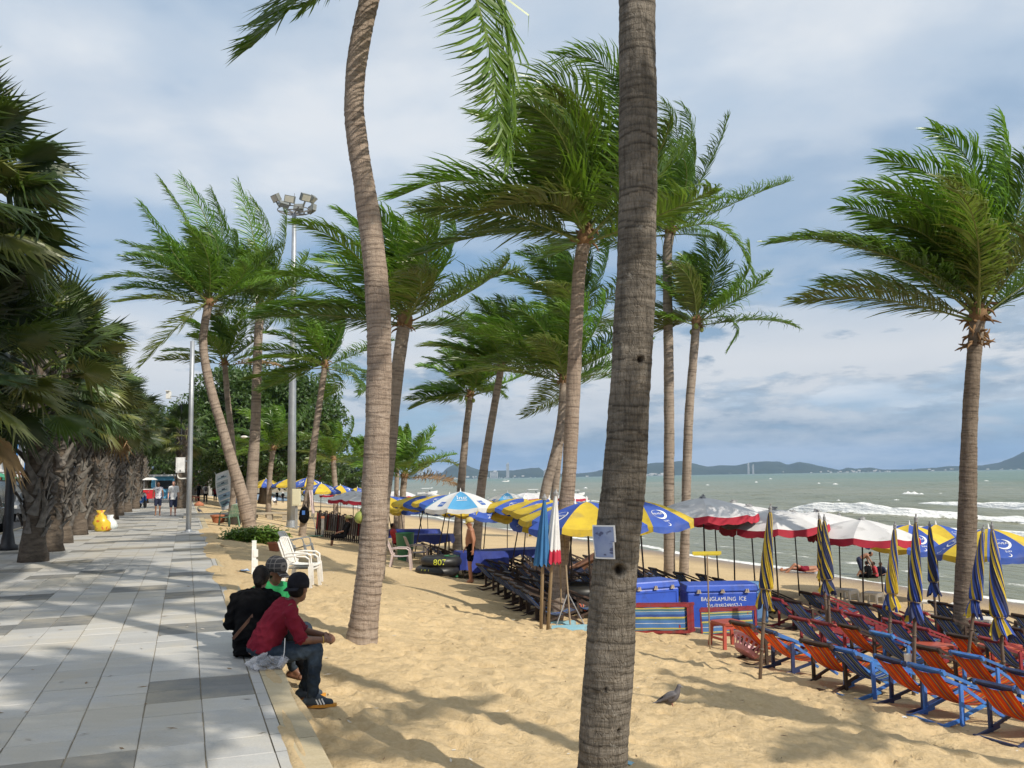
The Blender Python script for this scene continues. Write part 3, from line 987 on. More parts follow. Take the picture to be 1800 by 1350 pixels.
def trunk_mesh(name, pts, step, n, seed, material, ring_gap=0.085, ring_amp=0.03, holes=()):
    """pts rows: x y z radius, in palm space"""
    rs = np.random.RandomState(seed)
    Lr = np.linalg.norm(np.diff(np.asarray(pts)[:, :3], axis=0), axis=1).sum()
    m = max(6, int(Lr / step))
    S = spline(pts, m)
    C, rad = S[:, :3], S[:, 3]
    T = np.gradient(C, axis=0)
    T /= np.linalg.norm(T, axis=1)[:, None]
    X = np.cross(T, [0, 1, 0]); X /= np.linalg.norm(X, axis=1)[:, None]
    Y = np.cross(T, X)
    th = np.linspace(0, 2 * PI, n, endpoint=False)
    zz = np.linspace(0, Lr, m)
    # leaf scars: uneven spacing, each ring tilted and wavy
    pos, z = [], 0.02
    while z < Lr:
        pos.append(z)
        z += ring_gap * rs.uniform(0.55, 1.5)
    pos = np.array(pos)
    tilt = rs.uniform(-.022, .022, len(pos)); ph = rs.uniform(0, 6.28, len(pos)); wv = rs.uniform(0, .012, len(pos)); ph2 = rs.uniform(0, 6.28, len(pos))
    stren = rs.uniform(0.25, 1.0, len(pos))
    D = np.zeros((m, n)); RG = np.zeros((m, n))
    for k in range(n):
        pk = pos + tilt * np.cos(th[k] - ph) + wv * np.cos(3 * th[k] + ph2)
        pk = np.sort(pk)
        j = np.clip(np.searchsorted(pk, zz) - 1, 0, len(pk) - 1)
        f = np.clip((zz - pk[j]) / ring_gap, 0, 1.4)
        st = stren[j] * (0.6 + 0.4 * np.sin(th[k] * 2 + ph[j]))
        D[:, k] = st * (np.exp(-f * 3.0) - 0.35)
        RG[:, k] = stren[j] * np.exp(-((zz - pk[j]) / (0.011 + step * .45)) ** 2)
    Nz = rs.normal(0, 1, (m, n))
    for _ in range(3):
        Nz = (Nz + np.roll(Nz, 1, 1) + np.roll(Nz, -1, 1) + np.roll(Nz, 1, 0) + np.roll(Nz, -1, 0)) / 5
    lump = sum(a * np.sin(zz[:, None] * b + th[None] * c + p) for a, b, c, p in ((.02, 2.1, 1, 1.0), (.016, 5.3, 2, 2.1), (.012, 9.7, 3, .4)))
    RR = rad[:, None] * (1 + ring_amp * D + 0.040 * Nz + lump * 1.1)
    HL = np.zeros((m, n))
    for hz, hth, hr, dp in holes:
        dth = (th - hth + PI) % (2 * PI) - PI
        q = ((zz[:, None] - hz) ** 2 + (dth[None] * rad[:, None]) ** 2) / hr ** 2
        RR -= dp * np.exp(-q ** 2 * 0.8)
        RR += 0.010 * np.exp(-((np.sqrt(q) - 1.45) / .3) ** 2)
        HL = np.maximum(HL, np.exp(-q ** 2 * 1.3))
    P = C[:, None, :] + RR[:, :, None] * (X[:, None, :] * np.cos(th)[None, :, None] + Y[:, None, :] * np.sin(th)[None, :, None])
    idx = np.arange(m * n).reshape(m, n)
    Q = np.stack([idx[:-1], np.roll(idx, -1, 1)[:-1], np.roll(idx, -1, 1)[1:], idx[1:]], -1).reshape(-1, 4)
    me = bpy.data.meshes.new(name)
    me.from_pydata(P.reshape(-1, 3).tolist(), [], Q.tolist() + [list(idx[-1])])
    me.materials.append(material)
    me.polygons.foreach_set('use_smooth', [True] * len(me.polygons))
    for nm, A in (('ring', RG), ('hole', HL)):
        at = me.attributes.new(nm, 'FLOAT', 'POINT')
        at.data.foreach_set('value', A.ravel().astype(np.float32))
    me.update()
    return me


WIND = np.array([-0.95, -0.22, 0.03])


def unit(a):
    return a / np.maximum(np.linalg.norm(a, axis=-1, keepdims=True), 1e-9)


def frond_mesh(d0, L, rs, nleaf=62, leafL=0.85, wid=0.021, windk=1.0, droop=0.55, mats=None, lwind=1.0, path=None):
    N = 24
    ds = L / N
    d = unit(np.array(d0, float))
    up = np.array([0, 0, 1.0])
    nrm = up - d * d.dot(up)
    if np.linalg.norm(nrm) < 0.15:
        nrm = -WIND - d * d.dot(-WIND)
    nrm = unit(nrm + rs.normal(0, .25, 3))
    nrm = unit(nrm - d * d.dot(nrm))
    P, D, NN = [np.zeros(3)], [d], [nrm]
    tw = rs.uniform(-.5, .5)
    for i in range(N):
        s = (i + 1) / N
        bend = 0.04 + 1.25 * s ** 1.7
        d = unit(d + (WIND * windk * 0.62 * bend + np.array([0, 0, -1.0]) * droop * 0.62 * bend) * ds)
        nrm = unit(nrm - d * d.dot(nrm) + np.cross(d, nrm) * tw * .04)
        P.append(P[-1] + d * ds); D.append(d); NN.append(nrm)
    P, D, NN = np.array(P), np.array(D), np.array(NN)
    if path is not None:
        P = spline(np.asarray(path, float), N + 1)
        P = P - P[0]
        L = float(np.linalg.norm(np.diff(P, axis=0), axis=1).sum())
        D = unit(np.gradient(P, axis=0))
        out_ = unit(np.array([0, -.25, 1.0]))
        NN = unit(out_ - D * (D @ out_)[:, None] + 0.02)
        NN = unit(NN - D * (NN * D).sum(1, keepdims=True))
        for i in range(1, N + 1):
            q = NN[i - 1] - D[i] * NN[i - 1].dot(D[i])
            NN[i] = unit(q)
    V, F, M = [], [], []
    # stalk
    k = 5
    rr = np.interp(np.linspace(0, 1, N + 1), [0, .05, .18, 1], [.042, .028, .018, .004]) * (L / 3.6)
    side = np.cross(D, NN)
    for i in range(0, N + 1, 2):
        for j in range(k):
            a = 2 * PI * j / k
            V.append(P[i] + rr[i] * (side[i] * math.cos(a) * 1.25 + NN[i] * math.sin(a)))
    nr = N // 2 + 1
    for i in range(nr - 1):
        for j in range(k):
            F.append((i * k + j, i * k + (j + 1) % k, (i + 1) * k + (j + 1) % k, (i + 1) * k + j)); M.append(0)
    o = len(V)
    V = np.array(V)
    out = [V]
    s = np.linspace(0.13, 0.995, nleaf)
    for sg in (-1, 1):
        t = np.clip(s + rs.normal(0, .004, nleaf), 0.1, 1) * N
        i0 = np.clip(t.astype(int), 0, N - 1)
        f = (t - i0)[:, None]
        p = P[i0] * (1 - f) + P[i0 + 1] * f
        dd = unit(D[i0] * (1 - f) + D[i0 + 1] * f)
        nn = unit(NN[i0] * (1 - f) + NN[i0 + 1] * f)
        sd = np.cross(dd, nn) * sg
        shape = np.minimum(1, ((s - .06) / .22)) ** .6 * (1 - .62 * np.clip((s - .45) / .55, 0, 1) ** 1.25)
        gap = np.convolve(rs.rand(nleaf + 4), np.ones(5) / 5, 'valid') < .27          # torn places
        ll = (leafL * shape * rs.uniform(.78, 1.12, nleaf) * np.where(gap, .12, 1))[:, None]
        A = np.interp(s, [0, .5, 1], [R(28), R(42), R(68)]) + rs.normal(0, .07, nleaf)
        v1 = unit(sd * np.cos(A)[:, None] + dd * np.sin(A)[:, None] + nn * rs.uniform(.10, .38, (nleaf, 1)))
        acc = WIND * 0.95 * lwind + np.array([0, 0, -0.34])
        jit = rs.normal(0, .13, (nleaf, 3))
        v2 = unit(v1 + acc * 0.62 + jit)
        v3 = unit(v2 + acc * 0.95 + jit)
        p1 = p + v1 * ll * .36
        p2 = p1 + v2 * ll * .36
        p3 = p2 + v3 * ll * .28
        w0 = unit(dd - v1 * (dd * v1).sum(1, keepdims=True) + nn * rs.uniform(-.6, .6, (nleaf, 1)))
        wq = wid * (0.75 + 0.5 * shape)[:, None]
        pts = np.stack([p - w0 * wq * .55, p + w0 * wq * .55, p1 + w0 * wq, p1 - w0 * wq, p2 + w0 * wq * .8, p2 - w0 * wq * .8, p3], 1).reshape(-1, 3)
        out.append(pts)
        for q in range(nleaf):
            b = o + q * 7
            F += [(b, b + 1, b + 2, b + 3), (b + 3, b + 2, b + 4, b + 5), (b + 5, b + 4, b + 6)]
            M += [1, 1, 1]
        o += nleaf * 7
    me = bpy.data.meshes.new('frond')
    me.from_pydata(np.vstack(out).tolist(), [], F)
    for m_ in mats or (RACH, FR_G):
        me.materials.append(m_)
    me.polygons.foreach_set('material_index', M)
    me.update()
    return me


def dirv(az, el):
    return (math.cos(el) * math.cos(az), math.cos(el) * math.sin(az), math.sin(el))


PALMS = []


def coconut_palm(label, trunk_px, depth, nf=22, L=3.5, seed=1, step=0.03, n=20, bark=None, lod=1.0, custom=(), windk=1.0, nuts=0, sheath=True, group='coconut palms along the beach',
                 holes=(), base_z=None, ring_gap=0.085, dry=1, el_lo=0.0, shag=1.0, ring_amp=0.03, pts3=None):
    rs = np.random.RandomState(seed)
    if pts3 is None:
        if depth is None:
            depth = on_sand(trunk_px[0][0], trunk_px[0][1]).y
        P = []
        for px, py, wpx in trunk_px:
            p = at_depth(px, py, depth)
            P.append((p.x, p.y, p.z, wpx * depth / FPX / 2))
    else:
        P = [tuple(q) for q in pts3]
    b = P[0]
    gz = seat_z(b[0], b[1])
    if P[0][2] > gz + 0.02:                           # carry the trunk down into the sand
        P.insert(0, (b[0] - (P[1][0] - b[0]) * .12, b[1], gz - 0.15, b[3] * 1.05))
    else:
        P[0] = (b[0], b[1], min(b[2], gz - 0.05), b[3])
    org = np.array(P[0][:3]) + np.array([0, 0, 0.05])
    Q = [(p[0] - org[0], p[1] - org[1], p[2] - org[2], p[3]) for p in P]
    t = thing('coconut_palm', label, 'palm tree', org.tolist(), 0, group)
    PALMS.append(t)
    put('trunk', trunk_mesh('trunk', Q, step, n, seed, bark or TR_FAR, ring_gap, ring_amp, holes), t)
    top = np.array(Q[-1][:3])
    ax = unit(top - np.array(Q[-2][:3]))
    if sheath:
        mb = MB()
        r0 = Q[-1][3]
        mb.tube([top - ax * .10, top + ax * .06, top + ax * .2, top + ax * .34], [r0 * .95, r0 * 1.25, r0 * 1.1, r0 * .5], 12)
        for q in range(int(14 * shag ** 2)):
            a = rs.uniform(0, 6.28)
            s_ = np.array([math.cos(a), math.sin(a), 0])
            p = top + ax * rs.uniform(-.1 - .5 * (shag - 1), .35) + s_ * r0 * .9
            e = p + (s_ * rs.uniform(.08, .22) + np.array([0, 0, rs.uniform(-.22, .12)])) * (1 + .4 * (shag - 1))
            mb.tube([p, (p + e) / 2 + s_ * .04, e], [.03, .022, .006], 5)
        obj('leaf_sheath', mb, FIBRE, t, True)
    cr = top + ax * .18
    k = 0
    for c in custom:
        if c[0] == 'path':
            pts = [at_depth(a, b_, P[-1][1] + dy) for a, b_, dy in c[1]]
            pts = [(0, 0, 0)] + [tuple(np.array(q) - org - cr) for q in pts]
            me = frond_mesh((0, 0, 1), 1, rs, int((c[4] if len(c) > 4 else 90) * 1.15 * lod), (c[5] if len(c) > 5 else .95) * 1.15 * L / 3.6, .0150 / lod, 0, 0, (RACH, c[2]), c[3], pts)
            put('frond', me, t, cr.tolist())
            continue
        me = frond_mesh(c[0], c[1], rs, int(112 * lod), 1.16 * L / 3.6, .0145 / lod, c[2], c[3], (RACH, c[4] if len(c) > 4 else FR_G), c[5] if len(c) > 5 else 1.0)
        put('frond', me, t, (cr + np.array(c[0]) * .05).tolist())
    L *= .93
    for i in range(nf):
        f = (i + .5) / nf
        el = 1.48 * (1 - f ** 1.15) + el_lo * f + rs.normal(0, .08)
        el = max(min(el, 1.5), -0.75)
        az = i * 2.39996 + rs.normal(0, .2)
        d0 = dirv(az, el)
        LL = L * (0.72 + 0.36 * min(1, f * 1.8)) * rs.uniform(.88, 1.08)
        mt = FR_D if rs.rand() < .35 else (FR_Y if (f > .75 and rs.rand() < .35) or rs.rand() < .07 else FR_G)
        if f > .95 and rs.rand() < .10 * dry:
            mt = FR_B
        me = frond_mesh(d0, LL, rs, int(112 * lod), 1.18 * L / 3.6, .0145 / lod, windk * rs.uniform(.55, 1.1), rs.uniform(.25, .55), (RACH, mt), rs.uniform(.8, 1.2))
        put('frond', me, t, (cr + np.array(d0) * .05 - ax * .25 * f).tolist())
    for i in range(nuts):
        a = i * 2.1 + seed
        p = top + ax * .02 + np.array([math.cos(a) * .2, math.sin(a) * .2, -.12 - .08 * (i % 3)])
        mb = MB()
        mb.ell((0, 0, 0), (.085, .085, .11), None, 10, 7)
        put('coconut', mb.mesh('coconut', NUT_G, True), t, p.tolist())
    return t


# nearest trunk, cut by the top and the bottom of the frame
P1T = [(1054, 1420, 92), (1060, 1340, 86), (1071, 1160, 83), (1080, 1000, 79), (1096, 850, 75), (1107, 700, 72), (1118, 500, 70), (1121, 300, 69), (1120, 100, 68), (1119, -60, 66), (1112, -500, 60), (1090, -1240, 52)]
_p1b = at_depth(1054, 1420, 5.45)
palm_near = coconut_palm('nearest and thickest coconut palm, its grey trunk carrying a small blue paper sign', P1T, 5.9, 22, 3.6, 3, 0.011, 72, TR_NEAR, 1.0, el_lo=.35, dry=0, ring_gap=0.050, ring_amp=0.042,
                         holes=[(1.745, R(96), 0.036, 0.06), (3.12, R(107), 0.024, 0.03), (0.75, R(118), .018, .02), (1.0, R(78), .014, .015)])
coconut_palm('tall curved coconut palm with a pale pinkish trunk beside the seated people',
             [(636, 1129, 56), (641, 1085, 50), (648, 1030, 47), (655, 950, 46), (659, 850, 45), (664, 750, 44), (667, 650, 44), (665, 560, 43), (659, 470, 42), (650, 390, 41), (638, 310, 38), (627, 240, 37), (622, 180, 36), (627, 110, 36), (640, 40, 37), (658, -40, 37), (672, -130, 38)],
             None, 14, 3.8, 8, 0.014, 52, TR_PINK, 1.0, ring_gap=0.078, ring_amp=0.075, el_lo=0.35,
             custom=[('path', [(745, -118, -.2), (815, -50, -.4), (852, 50, -.5), (870, 145, -.5), (880, 258, -.5)], FR_G, 1.1, 150, 1.2),
                     ('path', [(600, -80, -.2), (540, -20, -.5), (492, 35, -.6), (440, 84, -.7)], FR_D, .30, 80, .95),
                     ('path', [(640, -110, .5), (600, -60, .8), (560, -18, 1), (532, 12, 1)], FR_D, .4, 60, .7), ((-.75, -.3, .45), 3.0, .5, .6, FR_G, .8)])
coconut_palm('coconut palm standing close behind the pale curved trunk, its crown full and ragged',
             [(661, 1016, 30), (668, 950, 27), (674, 870, 25), (684, 800, 24), (693, 700, 23), (703, 620, 23), (711, 570, 23)], None, 18, 3.6, 14, 0.03, 26, TR_FAR, .95,
             custom=[((.85, .1, .45), 3.0, .15, .4, FR_D), ((-.96, 0, .2), 3.6, .5, .5, FR_G)])
coconut_palm('tall coconut palm with long fronds blown leftward, just left of the nearest trunk',
             [(976, 1096, 27), (984, 1000, 27), (993, 900, 26), (1000, 840, 25), (1005, 750, 25), (1009, 650, 25), (1014, 550, 24), (1019, 470, 23), (1027, 425, 24)], None, 14, 3.6, 21, 0.02, 32, TR_PINK, 1.0,
             custom=[('path', [(1000, 380, -.2), (950, 350, -.4), (870, 325, -.6), (780, 318, -.7), (700, 345, -.8)], FR_G, .6, 110, 1.15), ('path', [(1015, 390, -.4), (980, 362, -.9), (920, 355, -1.2), (860, 372, -1.3)], FR_Y, 1.0, 100, 1.0),
                     ('path', [(1010, 410, .2), (960, 405, .4), (880, 410, .5), (800, 425, .6), (735, 450, .6)], FR_D, .55, 110, .95), ('path', [(1020, 360, -.3), (1005, 290, -.6), (970, 215, -.8), (925, 190, -.9), (890, 235, -1.0)], FR_G, .8, 110, 1.15),
                     ('path', [(1035, 350, .2), (1040, 250, .3), (1010, 165, .4), (950, 150, .5), (895, 200, .5)], FR_G, 1.0, 110, 1.1), ('path', [(1050, 340, .2), (1085, 240, .4), (1085, 160, .5), (1050, 105, .6), (985, 100, .6)], FR_G, .8, 110, 1.0),
                     ('path', [(1060, 360, .0), (1110, 260, .0), (1120, 190, .1), (1090, 130, .2)], FR_D, .9, 100, 1.0), ('path', [(1015, 385, -.6), (985, 320, -1.1), (930, 270, -1.4), (860, 260, -1.5)], FR_G, 1.0, 110, 1.1)])
coconut_palm('coconut palm leaning right with a dense crown and dry sheaths hanging below it',
             [(956, 900, 19), (960, 860, 18), (970, 820, 16), (981, 770, 15), (988, 720, 14), (991, 670, 14)], 29, 20, 3.6, 33, 0.05, 16, TR_FAR, .85, custom=[((-.7, 0, .7), 3.6, .6, .4, FR_G), ((.9, 0, .45), 3.0, .2, .4)])
coconut_palm('slim coconut palm with a straight pale trunk between the leaning palm and the tall one',
             [(973, 900, 13), (977, 850, 13), (983, 790, 12), (990, 720, 12), (999, 640, 12), (1008, 560, 12)], 34, 18, 3.8, 41, 0.05, 14, TR_FAR, .75)
coconut_palm('coconut palm with a grey ringed trunk just right of the nearest trunk',
             [(1177, 1010, 20), (1176, 880, 19), (1176, 700, 18), (1174, 550, 17), (1173, 450, 17), (1178, 410, 17)], None, 18, 4.2, 52, 0.04, 18, TR_FAR, .85,
             custom=[('path', [(1200, 370, 0), (1235, 310, .2), (1265, 250, .3), (1280, 208, .3)], FR_D, .35, 80, .75), ('path', [(1205, 390, 0), (1240, 365, 0), (1270, 348, 0), (1298, 350, 0)], FR_G, .5, 70, .6), ('path', [(1200, 400, -.5), (1250, 395, -1), (1295, 425, -1.2), (1322, 480, -1.3)], FR_G, .45, 80, .8),
                     ('path', [(1185, 350, 0), (1192, 270, .2), (1185, 210, .3), (1165, 180, .3)], FR_D, .8, 80, .9), ('path', [(1192, 360, 0), (1212, 280, .2), (1215, 220, .2), (1200, 185, .2)], FR_D, .9, 80, .9), ((-.9, 0, .0), 2.4, .4, .6, FR_D)])
coconut_palm('lower coconut palm with small green nuts, second trunk right of the nearest one',
             [(1202, 1010, 17), (1206, 880, 16), (1210, 750, 16), (1217, 650, 15), (1224, 570, 15)], 31.5, 14, 3.4, 61, 0.04, 18, TR_FAR, .85, nuts=6,
             custom=[('path', [(1250, 560, 0), (1275, 558, 0), (1295, 578, 0), (1278, 615, 0)], FR_G, .9, 60, .55), ('path', [(1250, 545, -.4), (1290, 515, -.8), (1318, 470, -1), (1318, 425, -1)], FR_G, .5, 80, .75), ((-.95, 0, -.12), 2.0, .3, .4, FR_Y), ((.25, 0, .97), 2.9, .5, .3, FR_G)])
coconut_palm('coconut palm at the right with a shaggy brown neck and one long leftward frond',
             [(1692, 1140, 37), (1696, 1050, 34), (1699, 950, 32), (1702, 850, 29), (1704, 760, 26), (1708, 680, 25), (1713, 620, 24), (1719, 560, 25)], None, 18, 3.7, 73, 0.02, 32, TR_DARK, 1.0, ring_gap=.06, ring_amp=.055, el_lo=.3, shag=1.9,
             custom=[('path', [(1690, 515, -.2), (1640, 482, -.5), (1570, 452, -.7), (1480, 428, -.8), (1420, 420, -.9), (1362, 428, -.9)], FR_D, .45, 110, .95),
                     ('path', [(1745, 500, 0), (1785, 450, .2), (1830, 380, .4), (1870, 330, .5)], FR_D, .7, 90, .8), ('path', [(1735, 470, -.2), (1762, 380, -.4), (1775, 280, -.5), (1765, 205, -.5)], FR_G, .9, 100, .9),
                     ('path', [(1722, 450, .2), (1722, 350, .3), (1695, 270, .3), (1640, 225, .3)], FR_G, .9, 100, .95), ('path', [(1715, 470, -.3), (1695, 380, -.5), (1640, 310, -.7), (1560, 280, -.8)], FR_G, 1.0, 100, 1.05),
                     ('path', [(1712, 480, -.4), (1680, 410, -.8), (1610, 350, -1), (1520, 330, -1.1)], FR_G, 1.0, 100, 1.0), ('path', [(1705, 500, -.3), (1660, 440, -.6), (1600, 400, -.8), (1540, 400, -1)], FR_D, 1.0, 100, 1.0)])
coconut_palm('small crowned coconut palm far down the beach, leftmost of the two leaning right',
             [(804, 945, 15), (811, 850, 14), (818, 770, 12), (827, 695, 11)], 42, 20, 3.2, 83, 0.06, 14, TR_FAR, .7, nuts=3, custom=[((-.96, 0, .15), 2.6, .3, .4), ((-.85, 0, -.15), 2.8, .3, .4), ((.85, 0, .1), 1.6, .1, 1.6)])
coconut_palm('bushy crowned coconut palm far down the beach, rightmost of the leaning pair',
             [(838, 955, 17), (845, 868, 16), (856, 790, 14), (868, 720, 13), (881, 645, 12)], 38, 22, 3.5, 92, 0.06, 14, TR_FAR, .75, custom=[((-.9, 0, .4), 3.2, .4, .4), ((-.6, 0, .8), 3.2, .5, .3), ((-.95, 0, .1), 3.0, .5, .4)])
coconut_palm('short coconut palm far off beside the water with a drooping right frond',
             [(706, 900, 11), (708, 870, 11), (711, 838, 11)], 50, 14, 3.2, 101, 0.1, 10, TR_FAR, .6, windk=.5, custom=[((.9, 0, .4), 3.0, 0, .9, FR_Y), ((.55, 0, .85), 3.0, .1, .2, FR_G), ((-.9, 0, .3), 2.8, .4, .5)])
coconut_palm('thin coconut trunk far off beside the short drooping palm', [(696, 905, 8), (697, 860, 8), (699, 800, 8)], 54, 10, 2.2, 102, 0.1, 10, TR_FAR, .5)
coconut_palm('coconut palm with a bent trunk carrying a tied poster, left of the two tall crowns',
             [(438, 921, 24), (433, 900, 23), (424, 866, 21), (408, 812, 19), (391, 755, 17), (375, 700, 16), (362, 645, 15), (357, 603, 14), (361, 565, 14), (367, 535, 15)], 36.5, 22, 3.9, 113, 0.05, 18, TR_PINK, .8,
             custom=[('path', [(355, 480, -.3), (330, 395, -.6), (282, 318, -.8)], FR_G, .9, 80, 1.0), ('path', [(372, 470, .2), (362, 385, .4), (318, 312, .6)], FR_G, .9, 80, 1.0), ('path', [(345, 500, -.6), (302, 440, -1), (248, 362, -1.3)], FR_G, .9, 80, 1.0), ('path', [(385, 470, .4), (390, 400, .8), (372, 335, 1)], FR_D, .9, 80, .9), ('path', [(340, 512, -.3), (280, 492, -.6), (215, 486, -.8), (165, 494, -1)], FR_G, .5, 90, .9), ('path', [(345, 545, -.5), (300, 585, -.9), (250, 640, -1.2)], FR_Y, .6, 80, .9), ('path', [(340, 500, .5), (290, 455, .9), (215, 425, 1.2)], FR_D, .8, 80, .95), ((.9, 0, .35), 3.4, .1, .3)])
coconut_palm('coconut palm with an upright trunk just right of the poster palm',
             [(438, 915, 21), (440, 890, 21), (446, 800, 19), (450, 720, 17), (452, 640, 16), (456, 560, 15), (458, 540, 15)], 41, 20, 3.9, 122, 0.05, 16, TR_FAR, .75,
             custom=[('path', [(455, 480, -.2), (442, 400, -.4), (418, 322, -.6)], FR_G, .9, 80, .95), ('path', [(466, 480, .2), (468, 410, .4), (440, 345, .6)], FR_G, .9, 80, .95), ('path', [(478, 495, -.3), (500, 430, -.5), (505, 372, -.6)], FR_D, .6, 80, .8), ('path', [(440, 490, -.6), (412, 430, -1), (384, 372, -1.3)], FR_G, .9, 80, .95), ((-.6, 0, .8), 3.4, .5, .3)])
coconut_palm('thin coconut palm half hidden behind the poster palm', [(405, 918, 11), (411, 850, 11), (408, 780, 11), (400, 700, 10), (395, 640, 10)], 43, 14, 3.2, 131, 0.08, 12, TR_FAR, .65)
coconut_palm('coconut palm with clothes and bags hung on its trunk, its crown swept left',
             [(531, 942, 13), (536, 900, 13), (545, 850, 13), (552, 780, 12), (560, 720, 11), (571, 645, 11)], None, 20, 3.4, 142, 0.06, 14, TR_FAR, .7, windk=1.3, el_lo=-.3, custom=[((-.95, 0, .2), 3.2, .6, .5), ((-.8, -.2, -.3), 3.0, .3, .4)])
coconut_palm('young coconut palm in front of the dark round tree', [(473, 868, 9), (475, 830, 9), (480, 790, 9)], 62, 16, 4.0, 151, 0.1, 10, TR_FAR, .55, windk=.9, group='coconut palms beneath the round tree')
coconut_palm('young pale coconut palm at the right foot of the dark round tree', [(590, 868, 9), (588, 840, 9), (586, 808, 9)], 66, 16, 3.4, 152, 0.1, 10, TR_FAR, .55, windk=.9, group='coconut palms beneath the round tree')
coconut_palm('young coconut palm just left of the short drooping palm, behind the pale trunk', [(640, 880, 9), (640, 850, 9), (642, 818, 9)], 72, 14, 3.2, 153, 0.1, 10, TR_FAR, .5, windk=.8, group='coconut palms beneath the round tree')
# palms that stand behind the photographer: only their shadows are in the picture
for k, (x, y, h, sd) in enumerate(((6.6, 2.35, 14.0, 201), (5.0, 0.5, 8.4, 202), (11.6, 3.2, 9.0, 203))):
    z = seat_z(x, y) if UV(Vector((x, y, 0)))[1] > EDGE else 0.0
    coconut_palm('coconut palm behind the viewer shading the sand, ' + ('between the other two', 'nearest the promenade', 'nearest the water')[k], None, 0, (14, 18, 10)[k], (2.6, 3.0, 2.4)[k], sd, .08, 12, TR_FAR, .7, group='coconut palms behind the viewer',
                 pts3=[(x, y, z, .17), (x + .1, y, z + h * .4, .15), (x + .05, y - .1, z + h * .8, .13), (x - .1, y - .1, z + h, .13)])

# fan palms in a row between pavement and road
FAN_G = leaf_material('fan_leaf_green', (0.048, 0.090, 0.018), (0.090, 0.135, 0.026), .22, .42)
FAN_D = leaf_material('fan_leaf_dark', (0.018, 0.040, 0.011), (0.036, 0.064, 0.016), .14, .5)
FAN_Y = leaf_material('fan_leaf_olive', (0.115, 0.14, 0.032), (0.16, 0.165, 0.042), .2, .4)
FAN_B = leaf_material('fan_leaf_dry', (0.22, 0.13, 0.055), (0.32, 0.20, 0.09), .12, .7)
BOOT = mat('leaf_base_grey', (0.085, 0.075, 0.065), (0.185, 0.165, 0.145), 8, 0.85, 0.5, 40, rand=.25)
FTR = mat('fan_palm_bark', (0.075, 0.055, 0.040), (0.15, 0.118, 0.09), 5, 0.9, 0.8, 22, stretch=(1, 1, 2.5), dirt=(.05, .04, .03), dscale=6)


def fan_leaf_mesh(seed, material, rad=0.85, pet=0.75, nseg=32):
    rs = np.random.RandomState(seed)
    mb = MB()
    mb.tube([(0, 0, 0), (0, pet * .5, .03), (0, pet, 0)], [.022, .016, .012], 5, 0)
    half = R(112)
    dphi = 2 * half / nseg
    c = Vector((0, pet, 0))
    vs, fs = [], []
    for k in range(nseg):
        ph = -half + (k + .5) * dphi
        rr = rad * (1 - .22 * (abs(ph) / half) ** 2) * rs.uniform(.9, 1.08)
        m_ = rr * rs.uniform(.48, .6)
        zc = -.10 * (abs(ph) / half) ** 2
        hw = math.tan(dphi / 2) * m_ * 1.06
        rd_ = Vector((math.sin(ph), math.cos(ph), 0))
        tn = Vector((math.cos(ph), -math.sin(ph), 0))
        b = len(vs)
        tipd = rs.uniform(-.34, -.02) if rs.rand() > .12 else -.6
        tx = rs.uniform(-.18, .05)
        tip = c + rd_ * rr * (1 - abs(tipd) * .25) + Vector((tx * rad * .6, 0, tipd * rad * .55 + zc))
        mid = c + rd_ * m_ + Vector((0, 0, .03 + zc * .6))
        vs += [c + rd_ * .02, mid - tn * hw - Vector((0, 0, .028)), mid, mid + tn * hw - Vector((0, 0, .028)), tip]
        fs += [(b, b + 1, b + 2), (b, b + 2, b + 3), (b + 1, b + 4, b + 2), (b + 2, b + 4, b + 3)]
    mb.add(vs, fs, 1)
    return mb.mesh('fan_leaf', [RACH, material])


FAN_V = [fan_leaf_mesh(k, m_) for k, m_ in enumerate((FAN_G, FAN_G, FAN_D, FAN_D, FAN_Y))]
FAN_DRY = [fan_leaf_mesh(20 + k, FAN_B) for k in range(2)]


def boot_mesh(seed):
    r = random.Random(seed)
    mb = MB()
    # clasping split base: two thin arms rising to a cut stub
    w_, h_ = .10, .30
    rows = [[(-.10, 0, -.10), (-.04, .03, -.12), (.04, .03, -.12), (.10, 0, -.10)],
            [(-.055, .045, .05), (-.02, .075, .05), (.02, .075, .05), (.055, .045, .05)],
            [(-.035, .10, .20), (-.012, .125, .19), (.012, .125, .19), (.035, .10, .20)],
            [(-.028, .15 + r.uniform(-.02, .03), .27), (-.010, .165, .25), (.010, .165, .26), (.028, .15, .28)]]
    vs = [p for row in rows for p in row] + [(x, y - .03, z + .01) for x, y, z in rows[-1]] + [(x * .9, y - .035, z) for x, y, z in rows[1]]
    fs = [(i * 4 + j, i * 4 + j + 1, (i + 1) * 4 + j + 1, (i + 1) * 4 + j) for i in range(4) for j in range(3)]
    fs += [(16, 17, 21, 20), (17, 18, 22, 21), (18, 19, 23, 22)]
    mb.add(vs, fs)
    return mb.mesh('leaf_base', BOOT)


BOOTS = [boot_mesh(k) for k in range(3)]


